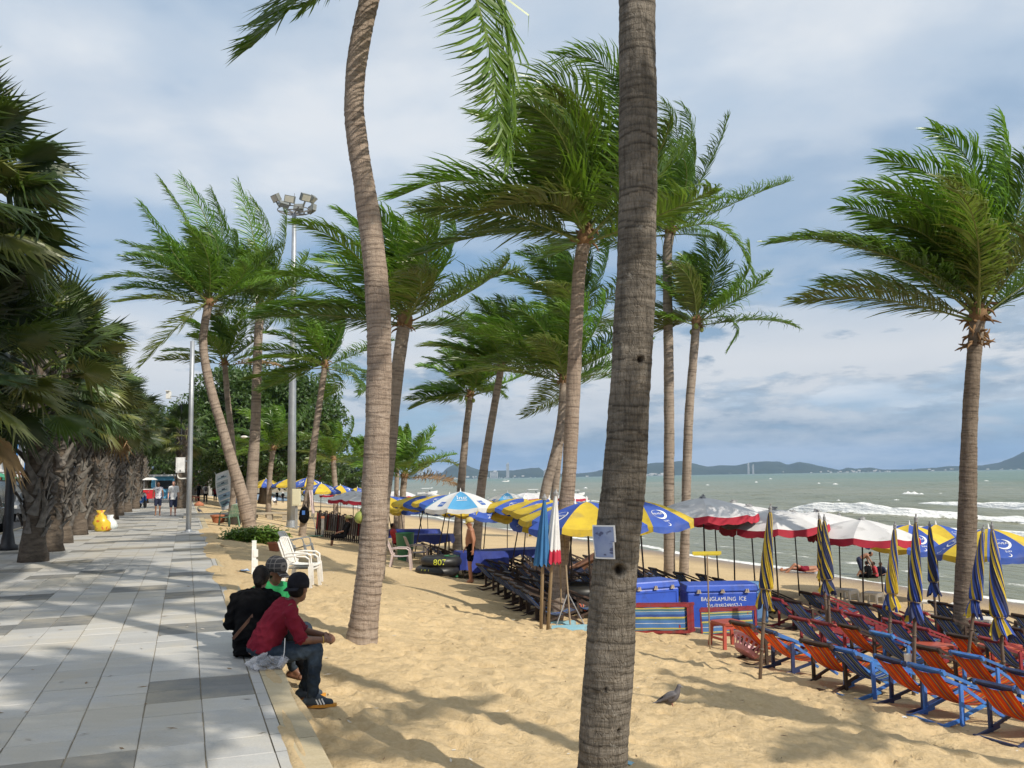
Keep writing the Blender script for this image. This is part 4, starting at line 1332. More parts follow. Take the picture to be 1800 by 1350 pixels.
def fan_palm(label, x, y, h, seed, near, nleaf=38, rb=.31, rt=.195, bare=.75, R_=1.0, only_crown=False):
    rs = np.random.RandomState(seed)
    t = thing('fan_palm', label, 'palm tree', (x, y, 0), 0, 'fan palms in a row beside the road')
    mb = MB()
    n = 20
    rows = []
    zs = np.linspace(-.02, h, 26)
    lean = rs.uniform(-.06, .06, 2)
    for z in zs:
        r_ = np.interp(z, [0, .25, bare, h * .6, h], [rb, rb * .86, rt * 1.12, rt, rt * .8])
        rows.append([Vector((lean[0] * z + r_ * (1 + .06 * rs.normal()) * math.cos(2 * PI * k / n), lean[1] * z + r_ * (1 + .06 * rs.normal()) * math.sin(2 * PI * k / n), z)) for k in range(n)])
    mb.loft(rows)
    obj('trunk', mb, FTR, t, True)
    # crossing leaf bases
    nb = int((h - bare * .8) / .052)
    joined = MB()
    for k in range(nb):
        z = bare * .8 + (h - bare * .8) * (k + .5) / nb
        a = k * 2.39996 + rs.normal(0, .15)
        r_ = np.interp(z, [bare, h * .6, h], [rt * 1.08, rt * .95, rt * .78])
        me = BOOTS[k % 3]
        rot = (rs.normal(0, .10), rs.normal(0, .22) + (.35 if k % 2 else -.35), a - PI / 2)
        sc_ = rs.uniform(.85, 1.3)
        loc = (lean[0] * z + r_ * math.cos(a), lean[1] * z + r_ * math.sin(a), z)
        if near:
            put('leaf_base', me, t, loc, rot, sc_)
        else:
            M4 = Matrix.LocRotScale(Vector(loc), Euler(rot), Vector((sc_,) * 3))
            joined.add([M4 @ v.co for v in me.vertices], [tuple(p.vertices) for p in me.polygons])
    if not near:
        tag(obj('leaf_bases', joined, BOOT, t), kind='stuff')
    top = Vector((lean[0] * h, lean[1] * h, h))
    for k in range(nleaf):
        f = (k + .5) / nleaf
        el = 1.45 - 2.18 * f ** .95 + rs.normal(0, .1)
        az = k * 2.39996 + rs.normal(0, .2)
        d = Vector(dirv(az, el))
        d = (d + Vector((-.20, -.05, 0))).normalized()
        side = d.cross(Vector((0, 0, 1)))
        if side.length < .1:
            side = Vector((1, 0, 0))
        side.normalize()
        nrm = side.cross(d).normalized()
        rot = Matrix((side, d, nrm)).transposed() @ Matrix.Rotation(rs.normal(0, .35), 3, 'Y') @ Matrix.Rotation(rs.normal(0, .12), 3, 'X')
        me = FAN_V[rs.randint(5)] if f < .96 or rs.rand() < .5 else FAN_DRY[rs.randint(2)]
        if .6 < f < .86 and rs.rand() < .3:
            me = FAN_V[4]
        s = R_ * rs.uniform(.82, 1.12)
        put('fan_leaf', me, t, top + d * .10 - Vector((0, 0, .75 * f)), rot.to_euler(), s)
    return t


_fl = ['tall fan palm at the left edge with a dark crown high above the others', 'fan palm beside the black lamp post, with a wide brown foot', 'fan palm with a sunlit grey trunk, second from the lamp post', 'third fan palm from the lamp post, nearest left of the yellow bag',
       'fan palm right behind the yellow rubbish bag', 'fifth fan palm from the lamp post, with a shaggy grey trunk', 'sixth fan palm from the lamp post', 'fan palm in front of the red sidecar stall', 'ninth fan palm down the row, part hidden by walkers']
_row = [(17.4, 7.1, 1.45, 70), (21.9, 4.5, 1.22, 54), (25.1, 5.2, 1.25, 54), (28.4, 5.0, 1.25, 52), (32.6, 4.9, 1.25, 48), (36.0, 4.9, 1.22, 44), (40.0, 5.1, 1.25, 44), (45.5, 5.2, 1.25, 40), (51, 5.4, 1.3, 36), (57, 5.5, 1.3, 34), (64, 5.6, 1.3, 30), (72, 5.8, 1.3, 28), (82, 7, 1.4, 26)]
for k, (u, h, s, nl) in enumerate(_row):
    p = W(u, -3.2 + RNG.uniform(-.12, .12) - (.62 if k == 0 else 0))
    fan_palm(_fl[k] if k < len(_fl) else 'small distant fan palm standing %s in the far shade' % ('just beyond the sidecar stall', 'before the blue kiosk', 'behind the blue kiosk', 'last of its row')[k - 9], p.x, p.y, h, 300 + k, k < 4, nl, R_=s)
fan_palm('fan palm at the left edge whose lower leaves reach in below the tall dark crown', -10.0, 16.0, 4.3, 350, False, 56, R_=1.35)
# one fan palm stands out on the pavement, far down
p = W(62, -0.2)
fan_palm('fan palm standing alone on the pavement behind the white cabinet', p.x, p.y, 5.2, 340, False, 26, rb=.5, rt=.38, R_=1.2)

# broadleaf trees
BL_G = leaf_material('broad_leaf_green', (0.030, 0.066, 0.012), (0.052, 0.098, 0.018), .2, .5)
BL_D = leaf_material('broad_leaf_inner_shade', (0.014, 0.030, 0.010), (0.024, 0.045, 0.014), .10, .5)  # darker copy for inner leaves: the crown's inside shade put into the colour
BARK = mat('tree_bark', (0.10, 0.075, 0.055), (0.17, 0.135, 0.10), 4, 0.9, 0.7, 18, stretch=(1, 1, .3))


def broad_tree(label, x, y, w_, h_, seed, nclump=90, per=110, leaf=.20, z0=None, group='broadleaf trees behind the promenade', base=0.0):
    rs = np.random.RandomState(seed)
    t = thing('broadleaf_tree', label, 'tree', (x, y, base), 0, group)
    mb = MB()
    cb = h_ * (.30 if z0 is None else z0)
    mb.tube([(0, 0, -.1), (.1, 0, cb * .5), (0, .1, cb), (.1, 0, h_ * .6)], [w_ * .035, w_ * .028, w_ * .022, w_ * .01], 10)
    for k in range(9):
        a = k * 2.4 + rs.uniform(-.3, .3)
        e = Vector((math.cos(a) * w_ * .36, math.sin(a) * w_ * .36, cb + (h_ - cb) * rs.uniform(.25, .75)))
        s_ = Vector((0, .05, cb * rs.uniform(.7, 1.2)))
        mb.tube([s_, s_.lerp(e, .5) + Vector((0, 0, .3)), e], [w_ * .016, w_ * .010, w_ * .004], 6)
    obj('trunk', mb, BARK, t, True)
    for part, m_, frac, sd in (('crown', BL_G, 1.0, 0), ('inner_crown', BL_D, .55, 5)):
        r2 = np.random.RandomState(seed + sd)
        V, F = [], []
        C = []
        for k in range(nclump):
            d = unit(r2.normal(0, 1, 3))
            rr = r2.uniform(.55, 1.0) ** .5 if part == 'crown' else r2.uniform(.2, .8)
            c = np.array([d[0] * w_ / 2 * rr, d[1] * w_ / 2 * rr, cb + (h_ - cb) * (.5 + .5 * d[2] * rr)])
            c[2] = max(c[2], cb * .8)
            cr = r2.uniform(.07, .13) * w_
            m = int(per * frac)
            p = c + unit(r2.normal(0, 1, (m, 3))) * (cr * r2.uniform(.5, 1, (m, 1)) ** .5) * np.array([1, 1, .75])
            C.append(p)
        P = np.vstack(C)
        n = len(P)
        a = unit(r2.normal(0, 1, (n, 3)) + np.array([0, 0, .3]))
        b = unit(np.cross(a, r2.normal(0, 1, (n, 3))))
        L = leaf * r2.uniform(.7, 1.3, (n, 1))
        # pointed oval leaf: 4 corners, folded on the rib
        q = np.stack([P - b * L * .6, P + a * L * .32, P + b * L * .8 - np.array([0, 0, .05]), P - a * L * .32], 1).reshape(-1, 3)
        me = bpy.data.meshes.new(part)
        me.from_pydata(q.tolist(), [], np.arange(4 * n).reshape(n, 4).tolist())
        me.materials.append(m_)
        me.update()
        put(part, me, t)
    return t


def at_ground(px, depth, z=0.0):
    p = at_depth(px, 840, depth)
    return p.x, p.y, z


_x, _y, _ = at_ground(462, 78)
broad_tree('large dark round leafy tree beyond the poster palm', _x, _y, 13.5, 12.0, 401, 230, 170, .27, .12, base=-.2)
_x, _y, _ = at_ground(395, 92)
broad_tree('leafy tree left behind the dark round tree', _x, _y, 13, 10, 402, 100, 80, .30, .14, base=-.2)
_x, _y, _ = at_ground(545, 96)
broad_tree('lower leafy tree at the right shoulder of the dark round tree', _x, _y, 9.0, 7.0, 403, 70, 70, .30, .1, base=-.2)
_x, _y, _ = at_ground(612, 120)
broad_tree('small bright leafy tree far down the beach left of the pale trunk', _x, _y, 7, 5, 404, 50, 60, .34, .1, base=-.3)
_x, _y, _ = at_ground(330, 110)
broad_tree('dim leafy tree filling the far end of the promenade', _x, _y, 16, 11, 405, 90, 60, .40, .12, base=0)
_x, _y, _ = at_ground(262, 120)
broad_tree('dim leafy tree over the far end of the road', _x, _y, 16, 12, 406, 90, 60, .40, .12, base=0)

# low plant at the foot of the poster palm
def bushy(name, label, cat, loc, sx, sy, h, n, seed, m_, leaf=.11):
    rs = np.random.RandomState(seed)
    t = thing(name, label, cat, loc, ANG_U)
    mb = MB()
    for k in range(26):
        e = Vector((rs.uniform(-sx, sx) * .8, rs.uniform(-sy, sy) * .8, rs.uniform(.3, .8) * h))
        mb.tube([(e.x * .4, e.y * .4, -.03), (e.x * .8, e.y * .8, e.z * .6), e], [.008, .006, .003], 4)
    obj('stem', mb, RACH, t)
    P = np.stack([rs.uniform(-1, 1, n), rs.uniform(-1, 1, n), rs.uniform(0.05, 1, n)], 1)
    keep = (P[:, 0] ** 2 + P[:, 1] ** 2 + (P[:, 2] * .8) ** 2) < 1 + .15 * rs.normal(0, 1, n)
    P = P[keep] * np.array([sx, sy, h]) * (1 + .12 * np.sin(P[keep][:, :1] * 9))
    m = len(P)
    a = unit(rs.normal(0, 1, (m, 3)) * np.array([1, 1, .5]))
    b = unit(np.cross(a, rs.normal(0, .3, (m, 3)) + np.array([0, 0, 1])))
    L = leaf * rs.uniform(.7, 1.4, (m, 1))
    q = np.stack([P, P + a * L * .5 + b * L * .27, P + a * L - np.array([0, 0, .25]) * L, P + a * L * .5 - b * L * .27], 1).reshape(-1, 3)
    me = bpy.data.meshes.new('foliage')
    me.from_pydata(q.tolist(), [], np.arange(4 * m).reshape(m, 4).tolist())
    me.materials.append(m_)
    put('foliage', me, t)
    return t


_b = on_sand(446, 952)
bushy('leafy_shrub', 'low glossy green shrub sprawling on the sand at the foot of the poster palm', 'shrub', _b + Vector((0, 0, -.02)), .55, 1.05, .46, 3200, 7, leaf_material('shrub_leaf', (.085, .19, .025), (.13, .25, .04), .3, .35), .14)
# cloth
def cloth_mat(name, c, c2=None, trans=.22, rough=.75, dirt=None):
    return mat(name, c, c2 or tuple(x * .85 for x in c), 5, rough, .15, 30, trans=trans, rand=.06, dirt=dirt, dscale=2.5)


CL_Y = cloth_mat('yellow_parasol_cloth', (0.78, 0.58, 0.05), (0.68, 0.49, 0.05), .28, dirt=(.50, .38, .10))
CL_B = cloth_mat('blue_parasol_cloth', (0.035, 0.085, 0.38), (0.045, 0.11, 0.45), .12, dirt=(.09, .12, .33))
CL_N = cloth_mat('navy_parasol_cloth', (0.022, 0.030, 0.085), (0.035, 0.045, 0.12), .08)
CL_W = cloth_mat('grey_white_parasol_cloth', (0.74, 0.73, 0.74), (0.80, 0.79, 0.79), .25, dirt=(0.52, 0.51, 0.51))
CL_R = cloth_mat('red_valance_cloth', (0.62, 0.035, 0.075), (0.50, 0.03, 0.06), .3)
CL_SB = cloth_mat('sky_blue_parasol_cloth', (0.09, 0.36, 0.66), (0.11, 0.40, 0.70), .2)
CL_WH = cloth_mat('white_parasol_cloth', (0.80, 0.80, 0.80), (0.72, 0.73, 0.74), .25)
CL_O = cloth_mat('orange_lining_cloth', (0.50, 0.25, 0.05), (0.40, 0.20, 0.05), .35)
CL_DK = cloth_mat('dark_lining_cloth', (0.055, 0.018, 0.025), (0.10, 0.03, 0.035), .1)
PRINT_W = mat('white_print', (0.82, 0.82, 0.82), (0.75, 0.76, 0.78), 8, .6)
PRINT_B = mat('blue_print', (0.03, 0.10, 0.38), (0.04, 0.13, 0.42), 8, .6)
CAP_G = mat('grey_finial', (0.20, 0.20, 0.21), (0.30, 0.30, 0.30), 9, .5)


def canopy_pt(r, phi, R_, H_, n=8, sag=.06):
    """height of the canopy above its rim plane, flat between ribs"""
    k = (phi * n / (2 * PI)) % 1.0
    flat = math.cos(PI / n) / max(.3, math.cos((k - .5) * 2 * PI / n))
    rr = r * flat
    t = r / R_
    z = H_ * (1 - t ** 1.55) - sag * R_ * math.sin(PI * k) * t * (1 - .3 * t)
    return Vector((rr * math.cos(phi), rr * math.sin(phi), z))


def panel_mesh(name, R_, H_, mats, n=8, valance=.13, vmat=0, flap='wave', seed=0, two=None):
    """one gore from rib to rib with its hanging flap"""
    r = random.Random(seed)
    mb = MB()
    nu, nr = 8, 8
    vs = []
    for i in range(nr + 1):
        rr = R_ * (0.02 + .98 * i / nr)
        for j in range(nu + 1):
            f = min(.99999, max(.00001, j / nu))
            vs.append(canopy_pt(rr, f * 2 * PI / n, R_, H_, n))
    fs = [(i * (nu + 1) + j, (i + 1) * (nu + 1) + j, (i + 1) * (nu + 1) + j + 1, i * (nu + 1) + j + 1) for i in range(nr) for j in range(nu)]
    mb.add(vs, fs, 0)
    # flap
    fl = []
    top = vs[-(nu + 1):]
    for q in range(3):
        for j, p in enumerate(top):
            f = j / nu
            out = Vector((p.x, p.y, 0)).normalized()
            dep = valance * (.80 + .20 * abs(math.sin(PI * f * (2 if flap == 'wave' else 1)))) if flap != 'square' else valance
            a = q / 2
            fl.append(p + out * (.012 * a + .02 * math.sin(f * 9 + seed + a * 2) * a) - Vector((0, 0, dep * a)))
    mb.add(fl, [(q * (nu + 1) + j, (q + 1) * (nu + 1) + j, (q + 1) * (nu + 1) + j + 1, q * (nu + 1) + j + 1) for q in range(2) for j in range(nu)], vmat)
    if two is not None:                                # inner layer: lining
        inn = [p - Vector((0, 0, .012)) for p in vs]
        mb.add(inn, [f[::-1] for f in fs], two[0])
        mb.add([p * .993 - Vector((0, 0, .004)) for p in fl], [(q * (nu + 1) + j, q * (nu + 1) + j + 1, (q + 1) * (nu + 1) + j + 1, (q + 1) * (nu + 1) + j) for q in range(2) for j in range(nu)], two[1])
    return mb.mesh(name, mats, True)


def on_panel(x, y, R_, H_, n=8, lift=.006):
    """x across the gore in metres, y down from the crown"""
    rr = y
    phi = PI / n + x / max(rr, .05)
    return canopy_pt(rr, phi, R_, H_, n) + Vector((math.cos(PI / n) * .35, math.sin(PI / n) * .35, .94)) * lift


def text_tris(body, size):
    cu = bpy.data.curves.new('text', 'FONT')
    cu.body = body
    cu.size = size
    cu.align_x = 'CENTER'
    cu.align_y = 'CENTER'
    cu.resolution_u = 3
    o = bpy.data.objects.new('text', cu)
    COL.objects.link(o)
    dg = bpy.context.evaluated_depsgraph_get()
    me = bpy.data.meshes.new_from_object(o.evaluated_get(dg))
    v = [tuple(p.co) for p in me.vertices]
    f = [tuple(p.vertices) for p in me.polygons]
    bpy.data.objects.remove(o)
    bpy.data.curves.remove(cu)
    bpy.data.meshes.remove(me)
    return v, f


def crescent(r, w, a0=-150, a1=80, n=22):
    v, f = [], []
    for i in range(n + 1):
        t = i / n
        a = R(a0 + (a1 - a0) * t)
        ww = w * math.sin(PI * t) ** .7
        v += [(r * math.cos(a), r * math.sin(a)), ((r - ww) * math.cos(a), (r - ww) * math.sin(a))]
    for i in range(n):
        f.append((2 * i, 2 * i + 2, 2 * i + 3, 2 * i + 1))
    return v, f


YB_R, YB_H = 1.18, .46


def moon_print():
    mb = MB()
    def put2(v, f, ox, oy, lift):
        mb.add([on_panel(x * 1.0 + ox, oy - y, YB_R, YB_H, 8, lift) for x, y in [(p[0], p[1]) for p in v]], f, 0)
    v, f = crescent(.17, .055)
    put2(v, f, 0, .76, .008)
    v, f = crescent(.165, .010, 80, 215)
    put2(v, f, 0, .76, .008)
    v, f = text_tris('NIVEA', .095)
    put2(v, f, -.02, .74, .009)
    v, f = text_tris('SUN', .07)
    put2(v, f, .02, 1.0, .009)
    v, f = crescent(.05, .02)
    put2(v, f, .0, 1.105, .009)
    return mb.mesh('printed_moon', PRINT_W)


ME_MOON = moon_print()
ME_PY = panel_mesh('canopy_panel', YB_R, YB_H, [CL_Y], valance=.13)
ME_PB = panel_mesh('canopy_panel', YB_R, YB_H, [CL_B], valance=.13, seed=2)
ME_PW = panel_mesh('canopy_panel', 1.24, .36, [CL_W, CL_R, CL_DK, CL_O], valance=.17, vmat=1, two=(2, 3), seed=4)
ME_PS = panel_mesh('canopy_panel', YB_R, YB_H, [CL_SB, CL_WH], valance=.14, vmat=1, seed=6)
ME_PH = panel_mesh('canopy_panel', YB_R, YB_H, [CL_WH], valance=.14, seed=7)


def pole_mesh(L, r=.019):
    mb = MB()
    mb.tube([(0, 0, -.35), (0, 0, L * .45), (0, 0, L)], [r * 1.15, r, r * .9], 8)
    return mb.mesh('pole', POLE_BLK, True)


POLES = {}


def umbrella(kind, label, px, py, depth, group, tilt=(0, 0), rz=None, logo=(), drop=0.0):
    """px, py: the crown; depth metres from the camera"""
    top = at_depth(px, py, depth)
    gz = seat_z(top.x, top.y)
    R_, H_ = (1.24, .36) if kind == 'white' else (YB_R, YB_H)
    t = thing('parasol', label, 'parasol', (top.x, top.y, gz), 0, group)
    t.rotation_euler = (tilt[0], tilt[1], RNG.uniform(0, 6.28) if rz is None else rz)
    L = (top.z - gz)
    key = round(L, 2)
    if key not in POLES:
        POLES[key] = pole_mesh(key)
    put('pole', POLES[key], t)
    base = L - H_
    for k in range(8):
        if kind == 'yellow':
            me = ME_PB if k % 2 else ME_PY
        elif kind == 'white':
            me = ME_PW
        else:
            me = ME_PS if k % 2 else ME_PH
        c = put('canopy_panel', me, t, (0, 0, base), (0, 0, k * PI / 4))
        if kind == 'yellow' and k % 2 and depth < 70:
            put('printed_moon', ME_MOON, c)
        if kind == 'blue' and k % 2:
            put('printed_lettering', ME_THAI, c)
        if kind == 'blue' and not k % 2:
            put('printed_badge', ME_BADGE, c)
    for k in range(8):
        put('rib', RIBM[kind], t, (0, 0, base), (0, 0, k * PI / 4))
    put('finial', FIN[kind], t, (0, 0, L - .01))
    return t


def rib_mesh(R_, H_):
    mb = MB()
    pts = [canopy_pt(R_ * q, .0001, R_, H_) - Vector((0, 0, .018)) for q in (.03, .3, .6, .85, 1.0)]
    mb.tube(pts, .007, 4)
    mb.tube([(.02, 0, H_ - .55), canopy_pt(R_ * .5, .0001, R_, H_) - Vector((0, 0, .02))], .006, 4)
    return mb.mesh('rib', POLE_BLK)


RIBM = {'yellow': rib_mesh(YB_R, YB_H), 'white': rib_mesh(1.24, .36)}
RIBM['blue'] = RIBM['yellow']
_mb = MB(); _mb.lathe([(.03, -.02), (.03, .02), (.016, .05), (.012, .10), (.004, .12)], 10)
_fw = MB(); _fw.lathe([(.075, -.02), (.085, .01), (.06, .04), (.02, .06), (.015, .075)], 10); _fw.box((.05, .02, .05), (.12, .05, .04), Matrix.Rotation(.5, 3, 'Z')); _fw.box((-.04, -.03, .045), (.10, .04, .04), Matrix.Rotation(-.7, 3, 'Y'))
FIN = {'yellow': _mb.mesh('finial', PRINT_W, True), 'white': _fw.mesh('finial', CAP_G)}
FIN['blue'] = FIN['yellow']


def thai_print():
    mb = MB()
    v, f = text_tris('ไทย', .23)
    mb.add([on_panel(p[0], .60 - p[1], YB_R, YB_H, 8, .009) for p in v], f)
    v, f = text_tris('WAVES', .06)
    mb2 = [(-.17, .74), (.17, .74), (.17, .765), (-.17, .765)]
    mb.add([on_panel(x, y, YB_R, YB_H, 8, .009) for x, y in mb2], [(0, 1, 2, 3)])
    return mb.mesh('printed_lettering', PRINT_W)


def badge_print():
    mb = MB()
    q = [(-.11, .80), (.11, .80), (.11, 1.02), (-.11, 1.02)]
    gx = [(-.11 + .22 * i / 4, .80 + .22 * j / 4) for j in range(5) for i in range(5)]
    mb.add([on_panel(x, y, YB_R, YB_H, 8, .008) for x, y in gx], [(j * 5 + i, j * 5 + i + 1, (j + 1) * 5 + i + 1, (j + 1) * 5 + i) for j in range(4) for i in range(4)], 0)
    v, f = text_tris('ไทย', .12)
    mb.add([on_panel(p[0], .91 - p[1], YB_R, YB_H, 8, .012) for p in v], f, 1)
    return mb.mesh('printed_badge', [PRINT_B, PRINT_W])


ME_THAI, ME_BADGE = thai_print(), badge_print()
GY, GW, GB = 'open yellow and blue parasols', 'open white parasols with red valances', 'blue and white parasols'


def facing(px, depth, gore=1):
    """turn so that the middle of gore k points at the viewer"""
    p = at_depth(px, 840, depth)
    return math.atan2(-p.y, -p.x) - (gore + .5) * PI / 4


umbrella('yellow', 'open yellow and blue parasol with a white moon print, just right of the nearest trunk', 1131, 880, 19.2, GY, (.02, .05), facing(1131, 19.2, 1) + .62)
umbrella('yellow', 'open yellow and blue parasol half hidden behind the left side of the nearest trunk', 1035, 882, 16.8, GY, (.03, -.03), facing(1035, 16.8, 0))
umbrella('yellow', 'open yellow and blue parasol beside the folded blue parasol, nearest of the leaning ones', 957, 879, 21.5, GY, (.06, -.20), facing(957, 21, 1) - .3)
umbrella('yellow', 'leaning yellow and blue parasol, second in line left of the folded blue parasol', 934, 875, 24.0, GY, (.06, -.20), facing(934, 24, 1) - .3)
umbrella('yellow', 'leaning yellow and blue parasol above the bare chested man', 893, 874, 27, GY, (.06, -.20), facing(893, 27, 1) - .35)
umbrella('blue', 'sky blue and white parasol with white lettering, nearest of the two', 812, 864, 27.5, GB, (0, .02), facing(812, 28, 1) + .05)
umbrella('blue', 'sky blue and white parasol behind the leaning yellow ones', 890, 866, 40, GB, (0, .02))
umbrella('yellow', 'yellow and blue parasol partly behind the left rim of the blue and white one', 764, 868, 30, GY, (.06, -.2), facing(764, 30, 1) - .5)
umbrella('yellow', 'yellow and blue parasol between two others, close right of the pale curved trunk', 727, 870, 33, GY, (.06, -.2), facing(727, 33, 1) - .3)
umbrella('yellow', 'yellow and blue parasol showing just right of the pale curved trunk', 694, 871, 36, GY, (.06, -.15))
umbrella('white', 'white parasol with red scalloped valance, leftmost and nearest of its kind', 1235, 875, 20.5, GW, (.0, .0))
umbrella('white', 'white parasol with red valance peeping from behind the leftmost white one', 1285, 883, 24, GW, (.0, .02))
umbrella('white', 'white parasol with red valance behind the leftmost closed yellow parasol', 1362, 895, 21, GW, (.03, .0))
umbrella('white', 'white parasol with red valance behind the pair of closed yellow parasols', 1434, 899, 24, GW, (.0, .03))
umbrella('white', 'white parasol with red valance, rightmost and lowest of its kind', 1508, 913, 21, GW, (.02, .03))
for px, py, d_, tx in ((1258, 886, 25.5, 'in the second line, under the gap between the first two'), (1322, 890, 23.5, 'between the second and the middle one'), (1398, 900, 26, 'behind the middle one, in the second line'), (1470, 907, 25, 'between the last two, in the second line'), (1545, 921, 27, 'farthest right, behind the yellow ones')):
    umbrella('white', 'white parasol with red valance ' + tx, px, py, d_, GW, (.02, .02))
umbrella('yellow', 'open yellow and blue parasol low behind the rightmost white parasol', 1587, 921, 23, GY, (0, .1))
umbrella('yellow', 'open yellow and blue parasol left of the shaggy necked palm trunk', 1642, 922, 25, GY, (0, .06))
umbrella('yellow', 'large open yellow and blue parasol at the right edge with a white moon print', 1742, 929, 19, GY, (0, .03), facing(1742, 19, 1) + .34)
for k, (px, py, d, tx) in enumerate(((468, 842, 66, 'beside the dark figure far down the beach'), (507, 842, 62, 'left of the tall floodlight mast'), (538, 840, 58, 'just right of the tall floodlight mast'), (563, 850, 52, 'behind the trunk hung with clothes'),
                                     (599, 853, 60, 'second right of the trunk hung with clothes'), (630, 857, 66, 'farthest right of the group beyond the pale curved trunk'))):
    umbrella('yellow', 'distant yellow and blue parasol ' + tx, px, py, d, GY, (.02, .02))
for k, (px, py, d, tx) in enumerate(((622, 863, 44, 'low over the row of folded chairs'), (650, 864, 40, 'half behind the left edge of the pale curved trunk'), (590, 861, 72, 'far beyond the trunk hung with clothes'), (752, 866, 52, 'far behind the blue and white one'), (700, 862, 60, 'far behind the close yellow ones'), (925, 866, 55, 'far by the water behind the leaning ones'), (1000, 866, 60, 'far by the water behind the tall palm trunk'))):
    umbrella('white', 'distant white and red parasol ' + tx, px, py, d, GW, (.0, .02))

for k, (px, py, d_, tx) in enumerate(((846, 878, 31, 'in the second line behind the bare chested man'), (915, 880, 28, 'in the second line between two leaning ones'), (975, 884, 25, 'in the second line behind the folded white parasol'), (780, 874, 34, 'in the second line under the blue and white one'),
                                        (745, 872, 38, 'third from the pale curved trunk in the second line'), (712, 872, 42, 'second line, nearest the pale curved trunk'), (988, 884, 19.5, 'added for shade behind the folded parasols and the tall palm'), (1062, 884, 20.5, 'added for shade behind the nearest trunk'), (1003, 880, 24, 'added for shade between the tall palm and the nearest trunk'))):
    umbrella('yellow', 'yellow and blue parasol ' + tx, px, py, d_, GY, (.05, -.12))  # last three parasols in the list are added to deepen the shade below

# parasols rolled up and tied
def rolled_mesh(L, seed, mats, cols, r0=.035, r1=.15, twist=1.35, nf=16, knot=.80):
    rs = random.Random(seed)
    nz = 46
    mb = MB()
    n = nf * 4
    rows = []
    for i in range(nz + 1):
        t = i / nz
        z = -L * t
        if t < knot:
            r = r0 + (r1 - r0) * (t / knot) ** .8
        elif t < knot + .03:
            r = r1 * (1 - .42 * (t - knot) / .03)
        else:
            r = r1 * (.58 + .55 * ((t - knot - .03) / (1 - knot - .03)) ** .8)
        if t < .02:
            r *= .6
        row = []
        for k in range(n):
            a = 2 * PI * k / n
            fold = .5 + .5 * math.cos(a * nf)
            amp = .18 + .10 * t if t < knot else .22
            q = r * (1 - amp * (1 - fold) + .05 * math.sin(3 * a + 5 * t + seed))
            if t > knot + .05:
                q *= 1 + .30 * (t - knot) / (1 - knot) * math.sin(a * 5 + seed * 2)
            zz = z - (.05 * math.sin(a * 5 + seed) * max(0, (t - knot) / (1 - knot)))
            aa = a + twist * t * PI
            row.append(Vector((q * math.cos(aa), q * math.sin(aa) * .8, zz)))
        rows.append(row)
    vs = [p for r_ in rows for p in r_]
    fs, ms = [], []
    for i in range(nz):
        for k in range(n):
            fs.append((i * n + k, i * n + (k + 1) % n, (i + 1) * n + (k + 1) % n, (i + 1) * n + k))
            c = cols[(k // 4) % len(cols)]
            if i / nz > knot and (k // 4) % 4 == 1:
                c = cols[((k // 4) + 2) % len(cols)]
            ms.append(c)
    mb.add(vs, fs, ms)
    return mb.mesh('rolled_canopy', mats, True)


def closed_parasol(label, top_px, foot_px, wrap, seed, cols=(0, 1, 2, 0, 2, 1), fat=1.0):
    foot = on_sand(*foot_px)
    top = at_depth(top_px[0], top_px[1], foot.y + RNG.uniform(-.06, .06))
    t = thing('closed_parasol', label, 'parasol', foot, 0, 'rolled up yellow and blue parasols')
    d = top - foot
    L = d.length
    q = d.to_track_quat('Z', 'Y')
    t.rotation_mode = 'QUATERNION'
    t.rotation_quaternion = q
    mb = MB()
    mb.tube([(0, 0, -.3), (.004, 0, L * .25), (-.003, 0, L * .5), (0, 0, L)], [.027, .026, .024, .02], 8)
    mb.lathe([(.031, L * .17), (.031, L * .185)], 8)
    mb.lathe([(.030, L * .33), (.030, L * .34)], 8)
    obj('pole', mb, WOOD_P, t, True)
    wl = L * wrap
    put('rolled_canopy', rolled_mesh(wl, seed, [CL_Y, CL_N, CL_B], cols, .03, .125 * fat), t, (0, 0, L - .03))
    mb = MB()
    mb.tube([(.10 * math.cos(a), .08 * math.sin(a), L - .03 - wl * .815 + .008 * math.sin(a * 3)) for a in np.linspace(0, 2 * PI, 13)], .009, 5)
    obj('tie', mb, BAMBOO, t)
    mb = MB()
    mb.lathe([(.026, -.03), (.026, .03), (.012, .05), (.010, .085), (.003, .09)], 8)
    obj('finial', mb, CAP_G, t, loc=(0, 0, L))
    return t


closed_parasol('rolled up parasol of yellow and dark stripes, leftmost of its kind and nearest the sand', (1354, 896), (1336, 1196), .56, 1, (0, 0, 1, 0, 1, 1, 0, 1))
closed_parasol('rolled up parasol in front of the middle white one, right of a close pair', (1449, 912), (1461, 1140), .56, 2, (1, 0, 1, 1, 0, 1))
closed_parasol('rolled up parasol left of a close pair in front of the middle white parasol', (1440, 909), (1456, 1126), .50, 3, (0, 1, 1, 0, 1))
closed_parasol('slim rolled up parasol with a broad yellow stripe in front of the rightmost white parasol', (1573, 926), (1560, 1178), .56, 4, (0, 0, 2, 0, 1, 2))
closed_parasol('dark striped rolled up parasol, taller of the two in the middle of the chairs', (1610, 914), (1606, 1222), .56, 5, (1, 0, 1, 2, 0, 1))
closed_parasol('short dark rolled up parasol right of the taller dark striped one', (1634, 924), (1648, 1128), .58, 6, (1, 2, 1, 0, 1, 1))
closed_parasol('rolled up parasol with much blue, left of the last pair by the shaggy necked palm', (1728, 932), (1697, 1196), .56, 7, (2, 0, 2, 1, 0, 2))
closed_parasol('thick rolled up parasol tied low and flared, rightmost of all', (1744, 927), (1768, 1215), .66, 8, (0, 1, 2, 0, 2, 1, 1), 1.15)


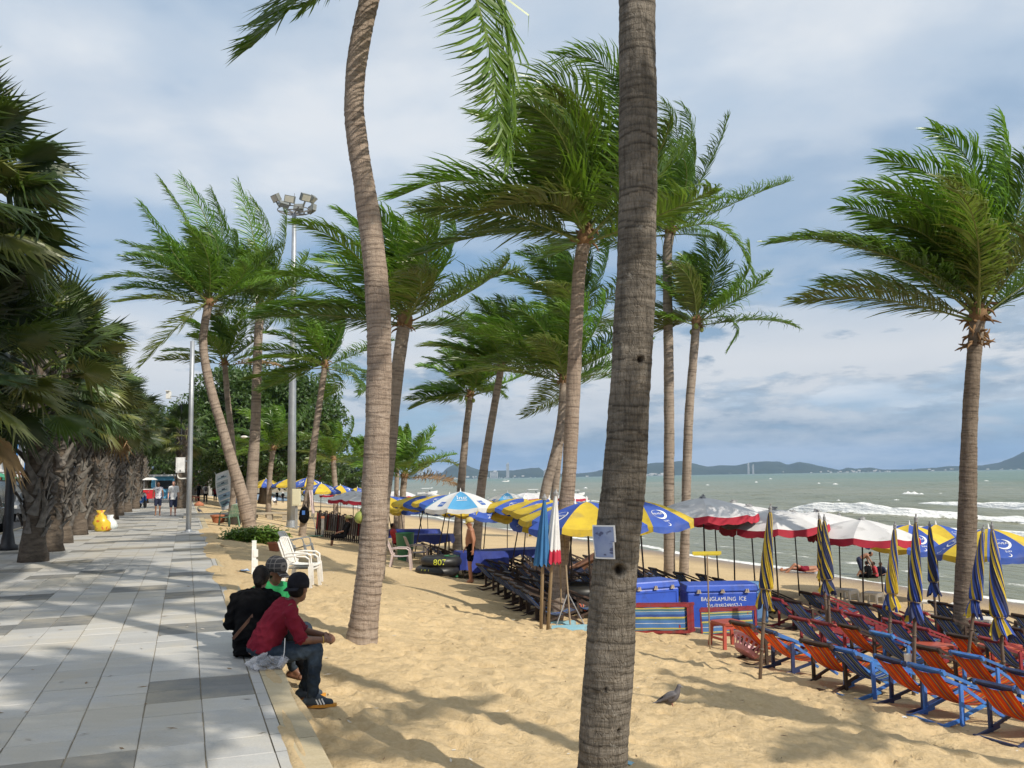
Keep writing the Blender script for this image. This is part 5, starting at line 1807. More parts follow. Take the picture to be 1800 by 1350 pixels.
def plain_closed(label, top_px, foot_px, wrap, mats, cols, band=None, seed=1):
    foot = on_sand(*foot_px)
    top = at_depth(top_px[0], top_px[1], foot.y)
    t = thing('closed_parasol', label, 'parasol', foot, 0, 'folded parasols leaning by the tall palm')
    d = top - foot
    L = d.length
    t.rotation_mode = 'QUATERNION'
    t.rotation_quaternion = d.to_track_quat('Z', 'Y')
    mb = MB()
    mb.tube([(0, 0, -.2), (0, 0, L * .5), (0, 0, L)], [.03, .028, .024], 8)
    obj('pole', mb, BAMBOO, t, True)
    wl = L * wrap
    nz, nf = 22, 11
    n = nf * 4
    mb = MB()
    vs, fs, ms = [], [], []
    for i in range(nz + 1):
        q = i / nz
        r = .03 + .21 * q ** .9
        for k in range(n):
            a = 2 * PI * k / n
            fold = .5 + .5 * math.cos(a * nf + .6 * math.sin(3 * a))
            rr = r * (1 - .34 * q ** .3 * (1 - fold))
            vs.append(Vector((rr * math.cos(a), rr * .7 * math.sin(a), -wl * q - .03 * math.sin(a * nf) * q)))
    for i in range(nz):
        for k in range(n):
            fs.append((i * n + k, i * n + (k + 1) % n, (i + 1) * n + (k + 1) % n, (i + 1) * n + k))
            ms.append(band if band is not None and i / nz > .80 else cols[(k // 4) % len(cols)])
    mb.add(vs, fs, ms)
    obj('folded_canopy', mb, mats, t, True, (0, 0, L - .02))
    mb = MB()
    mb.lathe([(.045, -.03), (.05, .01), (.02, .05), (.012, .08)], 8)
    obj('finial', mb, CAP_G, t, loc=(0, 0, L))
    return t


plain_closed('folded steel blue parasol leaning left of the white one by the tall palm', (957, 876), (951, 1106), .50, [cloth_mat('steel_blue_cloth', (.05, .20, .42), (.035, .15, .36)), CL_B], (0, 0, 0, 0, 0), None, 1)
plain_closed('folded white parasol with a red hem, right of the steel blue one', (977, 868), (963, 1107), .50, [CL_WH, CL_W, CL_R], (0, 0, 1, 0), 2, 2)

# deck chairs
def sling_mat(name, stops):
    m = bpy.data.materials.new(name)
    m.use_nodes = True
    t = NT(m.node_tree)
    co = t.n('ShaderNodeTexCoord').outputs['Object']
    y = t.n('ShaderNodeSeparateXYZ', {0: co}).outputs[1]
    f = t.math('ADD', t.math('DIVIDE', y, 0.46), 0.5, clamp=True)
    col = t.ramp(f, stops, 'CONSTANT')
    wv = t.noise(t.mapping(co, (300, 60, 300)), 1.0, 2)
    col = t.mix(t.math('MULTIPLY', wv, .22), col, (0.02, .015, .02))
    rn = t.n('ShaderNodeObjectInfo').outputs['Random']
    col = t.n('ShaderNodeHueSaturation', {'Value': t.math('ADD', .82, t.math('MULTIPLY', rn, .36)), 'Color': col}).outputs[0]
    b_ = t.n('ShaderNodeBsdfPrincipled', {'Base Color': col, 'Roughness': .75, 'Specular IOR Level': .25})
    tr = t.n('ShaderNodeBsdfTranslucent', {0: col})
    t.n('ShaderNodeOutputMaterial', {0: t.n('ShaderNodeMixShader', {0: .42, 1: b_.outputs[0], 2: tr.outputs[0]}).outputs[0]})
    return m


_o, _dr, _ye, _gr, _pk = (0.80, 0.115, 0.016), (0.62, 0.060, 0.020), (0.80, 0.44, 0.05), (0.27, 0.17, 0.20), (0.6, 0.06, 0.06)
_pat = []
_p = 0.0
for q in range(3):
    for wd, c in ((.12, _o), (.032, _ye), (.085, _o), (.032, _gr), (.055, _dr), (.028, _ye), (.05, _gr)):
        _pat.append((_p, c)); _p += wd
SLING_O = sling_mat('orange_striped_sling', [(a, c) for a, c in _pat if a < 1][:31])
_bl, _nb, _yl, _wl, _gn = (0.050, 0.14, 0.46), (0.025, 0.07, 0.28), (0.50, 0.42, 0.09), (0.58, 0.60, 0.58), (0.07, 0.17, 0.20)
_pat = []
_p = 0.0
for q in range(3):
    for wd, c in ((.130, _bl), (.022, _wl), (.050, _gn), (.026, _yl), (.085, _nb), (.030, _wl)):
        _pat.append((_p, c)); _p += wd
SLING_B = sling_mat('blue_striped_sling', [(a, c) for a, c in _pat if a < 1][:31])

CW = .50                                            # width over the frame
# side view (x towards the sea, z up)
TOPB, POST, FRONT = (-.27, .61), (-.02, .46), (.68, .25)


def chair_parts():
    P = {}
    mb = MB(); mb.bar((TOPB[0] - .03, 0, TOPB[1] + .02), (FRONT[0] + .04, 0, FRONT[1] - .02), .022, .036); P['side_rail'] = mb
    mb = MB(); mb.bar((POST[0], 0, -.03), (POST[0], 0, POST[1]), .030, .050, up=(1, 0, 0)); P['post'] = mb
    mb = MB(); mb.bar((POST[0] + .01, 0, POST[1] - .01), (.74, 0, -.02), .022, .040); P['front_brace'] = mb
    mb = MB(); mb.bar((POST[0], 0, .075), (.60, 0, .24), .022, .040); P['lower_rail'] = mb
    mb = MB(); mb.bar((-.34, 0, .00), (.10, 0, .07), .026, .040); P['skid'] = mb
    mb = MB(); mb.bar((TOPB[0], -CW / 2 - .02, TOPB[1]), (TOPB[0], CW / 2 + .02, TOPB[1]), .060, .044, up=(1, 0, .5)); P['top_bar'] = mb
    mb = MB(); mb.bar((FRONT[0], -CW / 2, FRONT[1]), (FRONT[0], CW / 2, FRONT[1]), .04, .04); P['front_bar'] = mb
    mb = MB(); mb.bar((-.32, -CW / 2 - .02, .02), (-.32, CW / 2 + .02, .02), .032, .028); P['foot_bar'] = mb
    return P


CH_PARTS = chair_parts()


def sling_mesh(material, sag=1.0, w_=.43):
    mb = MB()
    n, m = 18, 8
    a, b = Vector((TOPB[0] - .028, 0, TOPB[1] - .012)), Vector((FRONT[0], 0, FRONT[1] + .02))
    ctrl = [a, Vector((-.17, 0, .46)), Vector((.0, 0, .29)), Vector((.20, 0, .195)), Vector((.44, 0, .195)), b]
    S = spline(np.array([tuple(c) for c in ctrl]), n + 1)
    for lay, off in ((0, 0.0), (1, -.004)):
        vs = []
        for i, p in enumerate(S):
            for j in range(m + 1):
                y = w_ * (j / m - .5)
                q = math.sin(PI * j / m)
                vs.append((p[0] - .012 * q * sag, y, p[2] - .022 * q * sag + off))
        fs = [(i * (m + 1) + j, i * (m + 1) + j + 1, (i + 1) * (m + 1) + j + 1, (i + 1) * (m + 1) + j) for i in range(n) for j in range(m)]
        mb.add(vs, fs if lay else [f[::-1] for f in fs])
    return mb.mesh('sling', material, True)


ME_SL_O, ME_SL_B = sling_mesh(SLING_O), sling_mesh(SLING_B)
FRAMEM = {'blue': WOOD_B, 'navy': WOOD_N, 'dark': WOOD_D, 'red': WOOD_R}
CH_ME = {}
for fn, fm in FRAMEM.items():
    CH_ME[fn] = {k: v.mesh(k, fm) for k, v in CH_PARTS.items()}
_far = {}


def deck_chair(label, loc, rz, frame, sling, group, rail=None, whole=False, tip=0.0):
    t = thing('deck_chair', label, 'deck chair', loc, rz, group)
    t.rotation_euler = (RNG.uniform(-.02, .02), tip + RNG.uniform(-.025, .025), rz)
    sl = ME_SL_O if sling == 'orange' else ME_SL_B
    if whole:
        if frame not in _far:
            mb = MB()
            for k, v in CH_PARTS.items():
                for s in ((-1, 1) if k in ('side_rail', 'post', 'front_brace', 'lower_rail', 'skid') else (0,)):
                    dx = {'side_rail': .225, 'post': .255, 'front_brace': .23, 'lower_rail': .23, 'skid': .24}.get(k, 0) * s
                    mb.add([(p[0], p[1] + dx, p[2]) for p in v.v], v.f)
            _far[frame] = mb.mesh('frame', FRAMEM[frame])
        put('frame', _far[frame], t)
        put('sling', sl, t)
        return t
    M_ = CH_ME[frame]
    R2 = CH_ME[rail or frame]
    for k in CH_PARTS:
        if k in ('side_rail', 'post', 'front_brace', 'lower_rail', 'skid'):
            off = {'side_rail': .235, 'post': .266, 'front_brace': .242, 'lower_rail': .242, 'skid': .245}[k]
            for s in (-1, 1):
                put(k, (R2 if k in ('side_rail', 'front_brace') else M_)[k], t, (0, off * s, 0))
        else:
            put(k, M_[k], t)
    put('sling', sl, t)
    return t


GD = 'deck chairs in rows facing the sea'


def chair_at(lpx, rpx, label, frame, sling, rail=None, dz=0.0, turn=0.0):
    """lpx/rpx: pixels of the two post feet on the sand"""
    a, b = on_sand(*lpx), on_sand(*rpx)
    c = (a + b) / 2
    d = (b - a)
    rz = math.atan2(d.y, d.x) + PI / 2
    rz = ANG_V + turn + .35 * ((rz - ANG_V + PI) % (2 * PI) - PI)
    deck_chair(label, (c.x, c.y, seat_z(c.x, c.y) + .005), rz, frame, sling, GD, rail)


# front row, seen from behind
chair_at((1310, 1158), (1350, 1168), 'orange striped deck chair with a dark frame beside the pink basket', 'dark', 'orange')
chair_at((1357, 1176), (1402, 1190), 'orange striped deck chair with blue legs right of the leftmost rolled parasol', 'navy', 'orange', 'blue')
chair_at((1438, 1202), (1484, 1212), 'orange striped deck chair with a dark red frame, next to the blue striped one', 'dark', 'orange')
chair_at((1490, 1212), (1540, 1230), 'blue striped deck chair with bright blue legs in the front row', 'blue', 'blue')
chair_at((1574, 1238), (1622, 1252), 'orange striped deck chair right of the blue striped front row chair', 'navy', 'orange', 'blue')
chair_at((1630, 1256), (1694, 1275), 'orange striped deck chair with bright blue legs and a pale top bar, front row', 'blue', 'orange', 'blue')
chair_at((1752, 1291), (1815, 1308), 'orange striped deck chair cut by the right edge, nearest of all', 'navy', 'orange', 'blue')
# following rows, laid out in beach coordinates from the front row
_ua, _va = UV(on_sand(1598, 1245))
_plan = [(1.75, 'second row', [(4.0, 'red', 'blue'), (3.4, 'red', 'blue'), (2.75, 'dark', 'orange'), (2.1, 'blue', 'blue'), (1.15, 'dark', 'orange'), (.55, 'blue', 'orange'), (-.45, 'navy', 'orange'), (-1.05, 'dark', 'orange'), (-2.1, 'navy', 'orange'), (-2.7, 'blue', 'orange')]),
         (3.5, 'third row', [(7.1, 'red', 'blue'), (6.5, 'dark', 'blue'), (5.2, 'red', 'blue'), (4.6, 'red', 'blue'), (3.7, 'red', 'blue'), (3.1, 'red', 'blue'), (2.2, 'dark', 'orange'), (1.6, 'red', 'blue'), (.7, 'red', 'blue'), (.1, 'dark', 'blue'), (-.9, 'navy', 'orange'), (-1.5, 'dark', 'orange'), (-2.5, 'navy', 'orange'), (-3.1, 'dark', 'orange')]),
         (5.2, 'fourth row', [(8.2, 'dark', 'blue'), (7.6, 'red', 'blue'), (6.3, 'dark', 'blue'), (5.7, 'red', 'blue'), (4.8, 'red', 'blue'), (4.2, 'dark', 'blue'), (3.3, 'red', 'blue'), (2.7, 'dark', 'blue'), (1.8, 'dark', 'blue'), (1.2, 'dark', 'blue'), (.3, 'dark', 'blue'), (-.3, 'dark', 'blue')]),
         (6.9, 'fifth row', [(6.0, 'dark', 'blue'), (5.4, 'dark', 'blue'), (4.5, 'dark', 'blue'), (3.9, 'dark', 'blue'), (3.0, 'dark', 'blue'), (2.4, 'dark', 'blue'), (1.5, 'dark', 'blue'), (.9, 'dark', 'blue')])]
_nth = ['leftmost', 'second from the left', 'third from the left', 'fourth from the left', 'fifth from the left', 'fourth from the right', 'third from the right', 'second from the right', 'rightmost', 'last at the edge']
for dv, rown, row in _plan:
    nn = len(row)
    for q, (du, fr, sl) in enumerate(row):
        u, v = _ua + du + RNG.uniform(-.04, .04), _va + dv + RNG.uniform(-.08, .08)
        p = W(u, v)
        place = (_nth + ['%s from the left' % q_ for q_ in ('sixth', 'seventh', 'eighth', 'ninth', 'tenth')])[q if q < 5 else q + 5] if q < nn - 4 else _nth[q - nn + 9]
        deck_chair('%s striped deck chair with a %s frame, %s in the %s' % (sl, fr, place, rown), (p.x, p.y, seat_z(p.x, p.y) + .005), ANG_V + RNG.uniform(-.07, .07), fr, sl, GD, 'blue' if fr == 'navy' else None)
# shaded rows running away down the beach under the parasols
_k = 0
_ord = ['first', 'second', 'third', 'fourth', 'fifth', 'sixth', 'seventh', 'eighth', 'ninth', 'tenth', 'eleventh', 'twelfth', 'thirteenth', 'fourteenth', 'fifteenth', 'sixteenth', 'seventeenth']
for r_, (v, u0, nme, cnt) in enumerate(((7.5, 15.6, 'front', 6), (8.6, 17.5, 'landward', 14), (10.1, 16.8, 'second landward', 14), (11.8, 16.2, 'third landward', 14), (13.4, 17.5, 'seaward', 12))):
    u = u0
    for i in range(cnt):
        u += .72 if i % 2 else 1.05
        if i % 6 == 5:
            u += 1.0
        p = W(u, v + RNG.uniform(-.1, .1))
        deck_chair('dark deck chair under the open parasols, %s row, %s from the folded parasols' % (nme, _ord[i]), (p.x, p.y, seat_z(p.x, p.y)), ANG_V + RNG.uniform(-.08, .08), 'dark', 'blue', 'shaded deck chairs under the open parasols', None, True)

# folded deck chairs: two bundles of red frames standing in front of the ice chests, a dark one in the shade
def folded_chair(label, c, rz, w_, h_, frame, group, tilt=0.0, sling='blue'):
    t = thing('folded_deck_chair', label, 'deck chair', c, rz, group)
    t.rotation_euler = (tilt, 0, rz)
    fm = FRAMEM[frame]
    for z in (.03, h_ - .03):
        mb = MB(); mb.bar((-w_ / 2 - .03, 0, z), (w_ / 2 + .03, 0, z), .034, .052); obj('rail', mb, fm, t)
    for x in (-w_ / 2, w_ / 2, w_ / 2 - .16):
        mb = MB(); mb.bar((x, .012, .0), (x, .012, h_), .03, .046, up=(0, 1, 0)); obj('crossbar', mb, fm, t)
    mb = MB()
    n, m = 12, 6
    vs = [(w_ * .94 * (i / n - .5) - .03, -.012 + .012 * math.sin(PI * j / m) * math.sin(i * 1.3 + j), .06 + (h_ - .12) * j / m - .01 * math.sin(i)) for i in range(n + 1) for j in range(m + 1)]
    mb.add(vs, [(i * (m + 1) + j, (i + 1) * (m + 1) + j, (i + 1) * (m + 1) + j + 1, i * (m + 1) + j + 1) for i in range(n) for j in range(m)])
    obj('sling', mb, SLING_ROLL[sling], t, True)
    return t


def sling_mat_z(name, stops, h):
    m = bpy.data.materials.new(name)
    m.use_nodes = True
    t = NT(m.node_tree)
    co = t.n('ShaderNodeTexCoord').outputs['Object']
    z = t.n('ShaderNodeSeparateXYZ', {0: co}).outputs[2]
    f = t.math('DIVIDE', t.math('ADD', z, t.math('MULTIPLY', t.noise(co, 3.0, 2), .02)), h, clamp=True)
    col = t.ramp(f, stops, 'CONSTANT')
    col = t.mix(t.math('MULTIPLY', t.noise(t.mapping(co, (40, 300, 300)), 1.0, 2), .22), col, (0.02, .015, .02))
    t.n('ShaderNodeOutputMaterial', {0: t.n('ShaderNodeBsdfPrincipled', {'Base Color': col, 'Roughness': .75}).outputs[0]})
    return m


_lb = (0.06, 0.17, 0.42)
SLING_ROLL = {'blue': sling_mat_z('blue_striped_sling_sideways', [(0, _lb), (.10, _gn), (.15, _yl), (.19, _lb), (.32, _wl), (.335, _lb), (.42, _gn), (.47, _yl), (.52, _nb), (.60, _lb), (.68, _wl), (.695, _gn), (.76, _yl), (.80, _lb), (.93, _wl), (.95, _lb)], .6)}
for b, (xa, ya, xb, yb, nm, desc) in enumerate(((1113, 1108, 1213, 1116, 5, 'left bundle'), (1232, 1112, 1332, 1118, 4, 'right bundle'))):
    a, c = on_sand(xa, ya + 2), on_sand(xb, yb + 2)
    wd = (c - a).length
    rz = math.atan2(c.y - a.y, c.x - a.x)
    n_ = Vector((-math.sin(rz), math.cos(rz), 0))
    for k in range(nm):
        q = (a + c) / 2 + n_ * (.075 * k) + Vector((math.cos(rz), math.sin(rz), 0)) * (.035 * k)
        q.z = seat_z(q.x, q.y)
        folded_chair('red deck chair folded on edge, %s, %s from the front' % (desc, _ord[k]), q, rz, wd * .95, .54, 'red', 'folded red deck chairs stood on edge', -.05)
for k in range(6):
    a = on_sand(884 + 13.6 * k, 1048 + 10 * k)
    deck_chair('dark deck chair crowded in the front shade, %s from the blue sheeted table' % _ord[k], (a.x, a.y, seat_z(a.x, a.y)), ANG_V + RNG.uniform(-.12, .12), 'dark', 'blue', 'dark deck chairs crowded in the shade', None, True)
for k in range(34):
    a = at_depth(556 + 3.6 * k, 893 - (k - 17) * .15, 43 - .14 * k)
    p = Vector((a.x, a.y, seat_z(a.x, a.y)))
    t = thing('folded_deck_chair', 'pale folded deck chair in the long upright rank beyond the bag hung trunk', 'deck chair', p, ANG_V, 'pale folded deck chairs in a long rank')
    mb = MB()
    h_ = 1.15 + .08 * math.sin(k * 2.1)
    for x in (-.24, .24):
        mb.bar((0, x, 0), (.10, x, h_), .035, .05, up=(1, 0, 0))
    mb.bar((.10, -.26, h_), (.10, .26, h_), .04, .04)
    mb.bar((.02, -.26, .12), (.02, .26, .12), .04, .04)
    obj('frame', mb, WOOD_D, t)
    mb = MB()
    mb.box((.07, 0, .72), (.03, .44, .78), Matrix.Rotation(.09, 3, 'Y'))
    obj('sling', mb, CL_W if k % 5 else CL_R, t)

# ice chests
ICE_B = mat('ice_chest_blue', (0.035, 0.095, 0.50), (0.045, 0.115, 0.56), 2.5, .42, .06, 20, dirt=(.03, .06, .26), dscale=3)
ICE_L = mat('ice_chest_pale_blue', (0.16, 0.34, 0.66), (0.20, 0.38, 0.70), 2.5, .42)
LATCH = mat('latch_metal', (0.62, 0.55, 0.45), (0.50, 0.40, 0.30), 20, .45, metal=.3)


def ice_chest(label, a, c, h, d, material, lettering=None, lid=None, panel=True):
    wd = (c - a).length
    rz = math.atan2(c.y - a.y, c.x - a.x)
    m_ = (a + c) / 2
    t = thing('ice_chest', label, 'cooler box', (m_.x, m_.y, seat_z(m_.x, m_.y) - .02), rz, 'ice chests behind the red deck chairs')

    def shell(w0, w1, d0, d1, z0, z1, ch=.03):
        mb = MB()
        rows = []
        for (z, w_, dd) in ((z0, w0 - ch, d0 - ch), (z0 + ch, w0, d0), (z1 - ch, w1, d1), (z1, w1 - ch, d1 - ch)):
            r_ = []
            for sx, sy in ((-1, -1), (1, -1), (1, 1), (-1, 1)):
                for q in range(4):
                    an = {(-1, -1): PI, (1, -1): 1.5 * PI, (1, 1): 0, (-1, 1): PI / 2}[(sx, sy)] + q * PI / 6
                    r_.append(Vector((sx * (w_ / 2 - ch) + ch * math.cos(an), d / 2 + sy * (dd / 2 - ch) + ch * math.sin(an), z)))
            rows.append(r_)
        mb.loft(rows)
        return mb
    body = shell(wd * .95, wd * .98, d * .95, d * .98, 0, h * .84)
    if panel:
        for x in (-wd * .44, wd * .44):
            body.box((x, .012, h * .45), (wd * .03, .03, h * .62))
        body.box((0, .012, h * .775), (wd * .86, .03, .03))
    obj('body', body, material, t)
    lidm = shell(wd * 1.02, wd * .99, d * 1.02, d * .97, h * .845, h, .025)
    l_ = obj('lid', lidm, material, t)
    for x in (-.33, 0.0, .34):
        mb = MB()
        mb.box((x * wd, -.018 * 1, h * .85), (.075, .02, .05))
        mb.box((x * wd - .018, -.024, h * .88), (.02, .03, .05))
        mb.box((x * wd + .018, -.024, h * .88), (.02, .03, .05))
        mb.box((x * wd, -.03, h * .835), (.10, .014, .018))
        obj('latch', mb, LATCH, t)
    if lettering:
        for ln, (body_, size, x, z) in enumerate(lettering):
            v, f = text_tris(body_, size)
            mb = MB()
            # hand painted: letters wander a little
            mb.add([(x + p[0] * .92, .010 - .006, z + p[1] + .006 * math.sin(p[0] * 23 + ln)) for p in v], f)
            obj('painted_lettering', mb, PRINT_W, t)
    return t


_a, _c = on_sand(1110, 1098), on_sand(1197, 1102)
ice_chest('plain blue ice chest behind the left bundle of red frames', _a, _c, .90, .75, ICE_B)
_a, _c = on_sand(1209, 1102), on_sand(1336, 1108)
ice_chest('blue ice chest hand painted with white lettering', _a, _c, .90, .75, ICE_B, [('BANGLAMUNG  ICE', .115, .02, .615), ('โทร.(038)249052-3', .105, .03, .485)], None, False)
_a, _c = on_sand(1312, 1092), on_sand(1352, 1096)
ice_chest('smaller pale blue ice chest right of the lettered one', _a + VD * .0, _c, .86, .6, ICE_L)

# small beach things
RED_PL = mat('red_plastic', (0.42, 0.085, 0.055), (0.36, 0.07, 0.05), 4, .4, rand=.1)
PINK_PL = mat('pink_plastic', (0.55, 0.24, 0.27), (0.48, 0.2, 0.24), 4, .4)
GRN_PL = mat('green_plastic', (0.035, 0.16, 0.075), (0.045, 0.19, 0.09), 4, .4)
YEL_PL = mat('yellow_plastic', (0.66, 0.53, 0.04), (0.56, 0.44, 0.05), 6, .5)
CYAN_PL = mat('pale_blue_paint', (0.20, 0.44, 0.58), (0.30, 0.50, 0.60), 6, .5, dirt=(.2, .26, .28))
RUBBER = mat('black_rubber', (0.012, 0.012, 0.013), (0.024, 0.024, 0.024), 8, .45)
TERRA = mat('terracotta', (0.42, 0.16, 0.08), (0.36, 0.13, 0.07), 8, .8, .2, 40)
CLEAR = bpy.data.materials.new('clear_plastic')
CLEAR.use_nodes = True
_t = NT(CLEAR.node_tree)
_g = _t.n('ShaderNodeBsdfPrincipled', {'Base Color': (0.80, 0.80, 0.84, 1), 'Roughness': .16, 'Specular IOR Level': .8})
_tr = _t.n('ShaderNodeBsdfTransparent', {0: (.93, .93, .95, 1)})
_t.n('ShaderNodeOutputMaterial', {0: _t.n('ShaderNodeMixShader', {0: .70, 1: _g.outputs[0], 2: _tr.outputs[0]}).outputs[0]})


def plastic_table(label, loc, rz, w_, h_, material, name='plastic_stool', cat='stool', group=None):
    t = thing(name, label, cat, loc, rz, group)
    mb = MB()
    rows = []
    for z, s in ((h_ - .05, 1.0), (h_ - .008, 1.02), (h_, .97)):
        r_ = []
        for sx, sy in ((-1, -1), (1, -1), (1, 1), (-1, 1)):
            for q in range(4):
                an = {(-1, -1): PI, (1, -1): 1.5 * PI, (1, 1): 0, (-1, 1): PI / 2}[(sx, sy)] + q * PI / 6
                r_.append(Vector((s * sx * (w_ / 2 - .05) + .05 * math.cos(an), s * sy * (w_ / 2 - .05) + .05 * math.sin(an), z)))
        rows.append(r_)
    mb.loft(rows)
    obj('top', mb, material, t)
    for sx in (-1, 1):
        for sy in (-1, 1):
            mb = MB()
            mb.bar((sx * w_ * .52, sy * w_ * .52, -.03), (sx * w_ * .43, sy * w_ * .43, h_ - .04), .045, .055)
            obj('leg', mb, material, t)
    for sx in (-1, 1):
        mb = MB()
        mb.bar((sx * w_ * .49, -w_ * .49, h_ * .38), (sx * w_ * .49, w_ * .49, h_ * .38), .02, .04)
        mb.bar((-w_ * .44, sx * w_ * .44, h_ - .08), (w_ * .44, sx * w_ * .44, h_ - .08), .02, .06)
        obj('stretcher', mb, material, t)
    return t


_s = on_sand(1281, 1138)
plastic_table('red plastic stool standing before the right bundle of red frames', _s, .35, .46, .46, RED_PL)
for k, (px, py, m_, lb, h_, w_) in enumerate(((1478, 1138, RED_PL, 'red plastic table between the first two rows of deck chairs', .42, .62), (1640, 1172, RED_PL, 'red plastic table left of the shaggy necked palm trunk', .42, .6), (1760, 1172, RED_PL, 'red plastic table behind the rightmost rolled parasol', .42, .62),
                                              (1490, 1066, WHITE_PL, 'white plastic table in the shade under the middle white parasol', .5, .5), (1535, 1072, WHITE_PL, 'pale plastic table in the shade under the rightmost white parasol', .5, .5), (1690, 1098, WHITE_PL, 'pale plastic table just left of the shaggy necked palm trunk', .52, .5), (1728, 1130, WHITE_PL, 'white plastic table just right of the shaggy necked palm trunk', .55, .5),
                                              (1635, 1090, WHITE_PL, 'small white table behind the short rolled parasol', .5, .45))):
    p = on_sand(px, py)
    plastic_table(lb, p, ANG_V + .1 * k, w_ * .85, h_ * .9, m_, 'plastic_table', 'table', 'plastic tables among the deck chairs')

# pink basket lying on its side
_s = on_sand(1310, 1160)
t = thing('laundry_basket', 'pink plastic basket with pierced sides tipped over on the sand', 'basket', _s + Vector((0, 0, .10)), 0)
t.rotation_euler = (.0, .62, .5)
mb = MB()
nb = 40
prof = [(.15, 0), (.19, .06), (.215, .12), (.235, .18), (.25, .23)]
vs, fs = [], []
for r_, z in prof:
    for k in range(nb):
        vs.append((r_ * math.cos(2 * PI * k / nb) * 1.25, r_ * math.sin(2 * PI * k / nb), z))
for i in range(len(prof) - 1):
    for k in range(nb):
        if i in (1, 2) and k % 2 == 0:
            continue
        fs.append((i * nb + k, i * nb + (k + 1) % nb, (i + 1) * nb + (k + 1) % nb, (i + 1) * nb + k))
fs.append(tuple(range(nb)))
mb.add(vs, fs)
obj('body', mb, PINK_PL, t)
mb = MB()
mb.tube([(.252 * 1.25 * math.cos(a), .252 * math.sin(a), .232) for a in np.linspace(0, 2 * PI, 33)], .013, 6, 0, False)
obj('rim', mb, mat('pale_pink_plastic', (.75, .55, .56)), t)

# white cup on a chair side, small
_s = on_sand(1597, 1196)
t = thing('tin_can', 'white printed cup standing on a pole end among the orange chairs', 'cup', at_depth(1596, 1158, _s.y - .4) + Vector((0, 0, -.08)))
mb = MB(); mb.lathe([(.045, 0), (.055, .15), (.05, .15), (.042, .01)], 14)
obj('body', mb, WHITE_PL, t)
mb = MB(); mb.tube([(0, 0, -.9), (0, 0, -.01)], .02, 6)
obj('stake', mb, WOOD_P, t)


# yellow squeegee standing upright, blade up
_s = on_sand(1248, 1142)
t = thing('sand_rake', 'yellow headed sand scraper planted upside down before the ice chests', 'rake', _s)
_hd = at_depth(1250, 974, _s.y)
h_ = _hd.z - _s.z
mb = MB(); mb.tube([(0, 0, -.15), (.01, 0, h_ * .5), (0.015, 0, h_)], .013, 8)
obj('handle', mb, BAMBOO, t)
mb = MB(); mb.box((.01, 0, h_ + .02), (.50, .03, .055)); mb.box((.01, 0, h_ - .012), (.46, .02, .02))
obj('head', mb, YEL_PL, t)


def scraper(label, foot, headc, head_w, rz, top, m_, braces=True):
    t = thing('sand_scraper', label, 'rake', headc, rz, 'pale blue sand scrapers leaning on the tall palm')
    mb = MB()
    mb.bar((-head_w / 2, 0, .04), (head_w / 2, 0, .04), .035, .10)
    mb.box((0, -.022, .0), (head_w * .98, .01, .05))
    obj('head', mb, m_, t)
    tl = Matrix.Rotation(-rz, 3, 'Z') @ (top - headc)
    mb = MB(); mb.tube([(0, .01, .05), tl * .5, tl], .016, 8)
    obj('handle', mb, BAMBOO, t)
    if braces:
        for s in (-1, 1):
            mb = MB(); mb.tube([(s * head_w * .38, .01, .07), tl * .30], .010, 6)
            obj('brace', mb, CAP_G, t)
    return t


_h1 = on_sand(1003, 1110)
_d4 = on_sand(976, 1096).y
scraper('pale blue sand scraper with two braces, its head flat on the sand', None, _h1 + Vector((0, 0, .02)), .66, .10, at_depth(988, 900, _d4 - .28), CYAN_PL)
_h2 = on_sand(987, 1102)
scraper('plain pale blue sand scraper behind the braced one', None, _h2 + Vector((0, 0, .02)), .55, .22, at_depth(984, 930, _d4 - .30), CYAN_PL, False)


# inner tubes
def inner_tube(label, loc, tilt, R_=.36, r_=.15, letter=None, m_=RUBBER):
    t = thing('swim_tube', label, 'swim ring', loc, 0, 'black rubber swim rings in the shade')
    t.rotation_euler = tilt
    mb = MB()
    n, k_ = 30, 12
    vs = [((R_ + r_ * math.cos(b)) * math.cos(a), (R_ + r_ * math.cos(b)) * math.sin(a), r_ * math.sin(b)) for a in np.linspace(0, 2 * PI, n, endpoint=False) for b in np.linspace(0, 2 * PI, k_, endpoint=False)]
    fs = [(i * k_ + j, ((i + 1) % n) * k_ + j, ((i + 1) % n) * k_ + (j + 1) % k_, i * k_ + (j + 1) % k_) for i in range(n) for j in range(k_)]
    mb.add(vs, fs)
    obj('ring', mb, m_, t, True)
    if letter:
        v, f = text_tris(letter[0], letter[1])
        mb = MB()
        q = []
        for p in v:
            a = letter[3] + p[0] / (R_ + r_)
            b = p[1] / r_ * .9 + .12
            q.append(((R_ + (r_ + .006) * math.cos(b)) * math.cos(a), (R_ + (r_ + .006) * math.cos(b)) * math.sin(a), (r_ + .006) * math.sin(b)))
        mb.add(q, f)
        obj('painted_number', mb, letter[2], t)
    return t


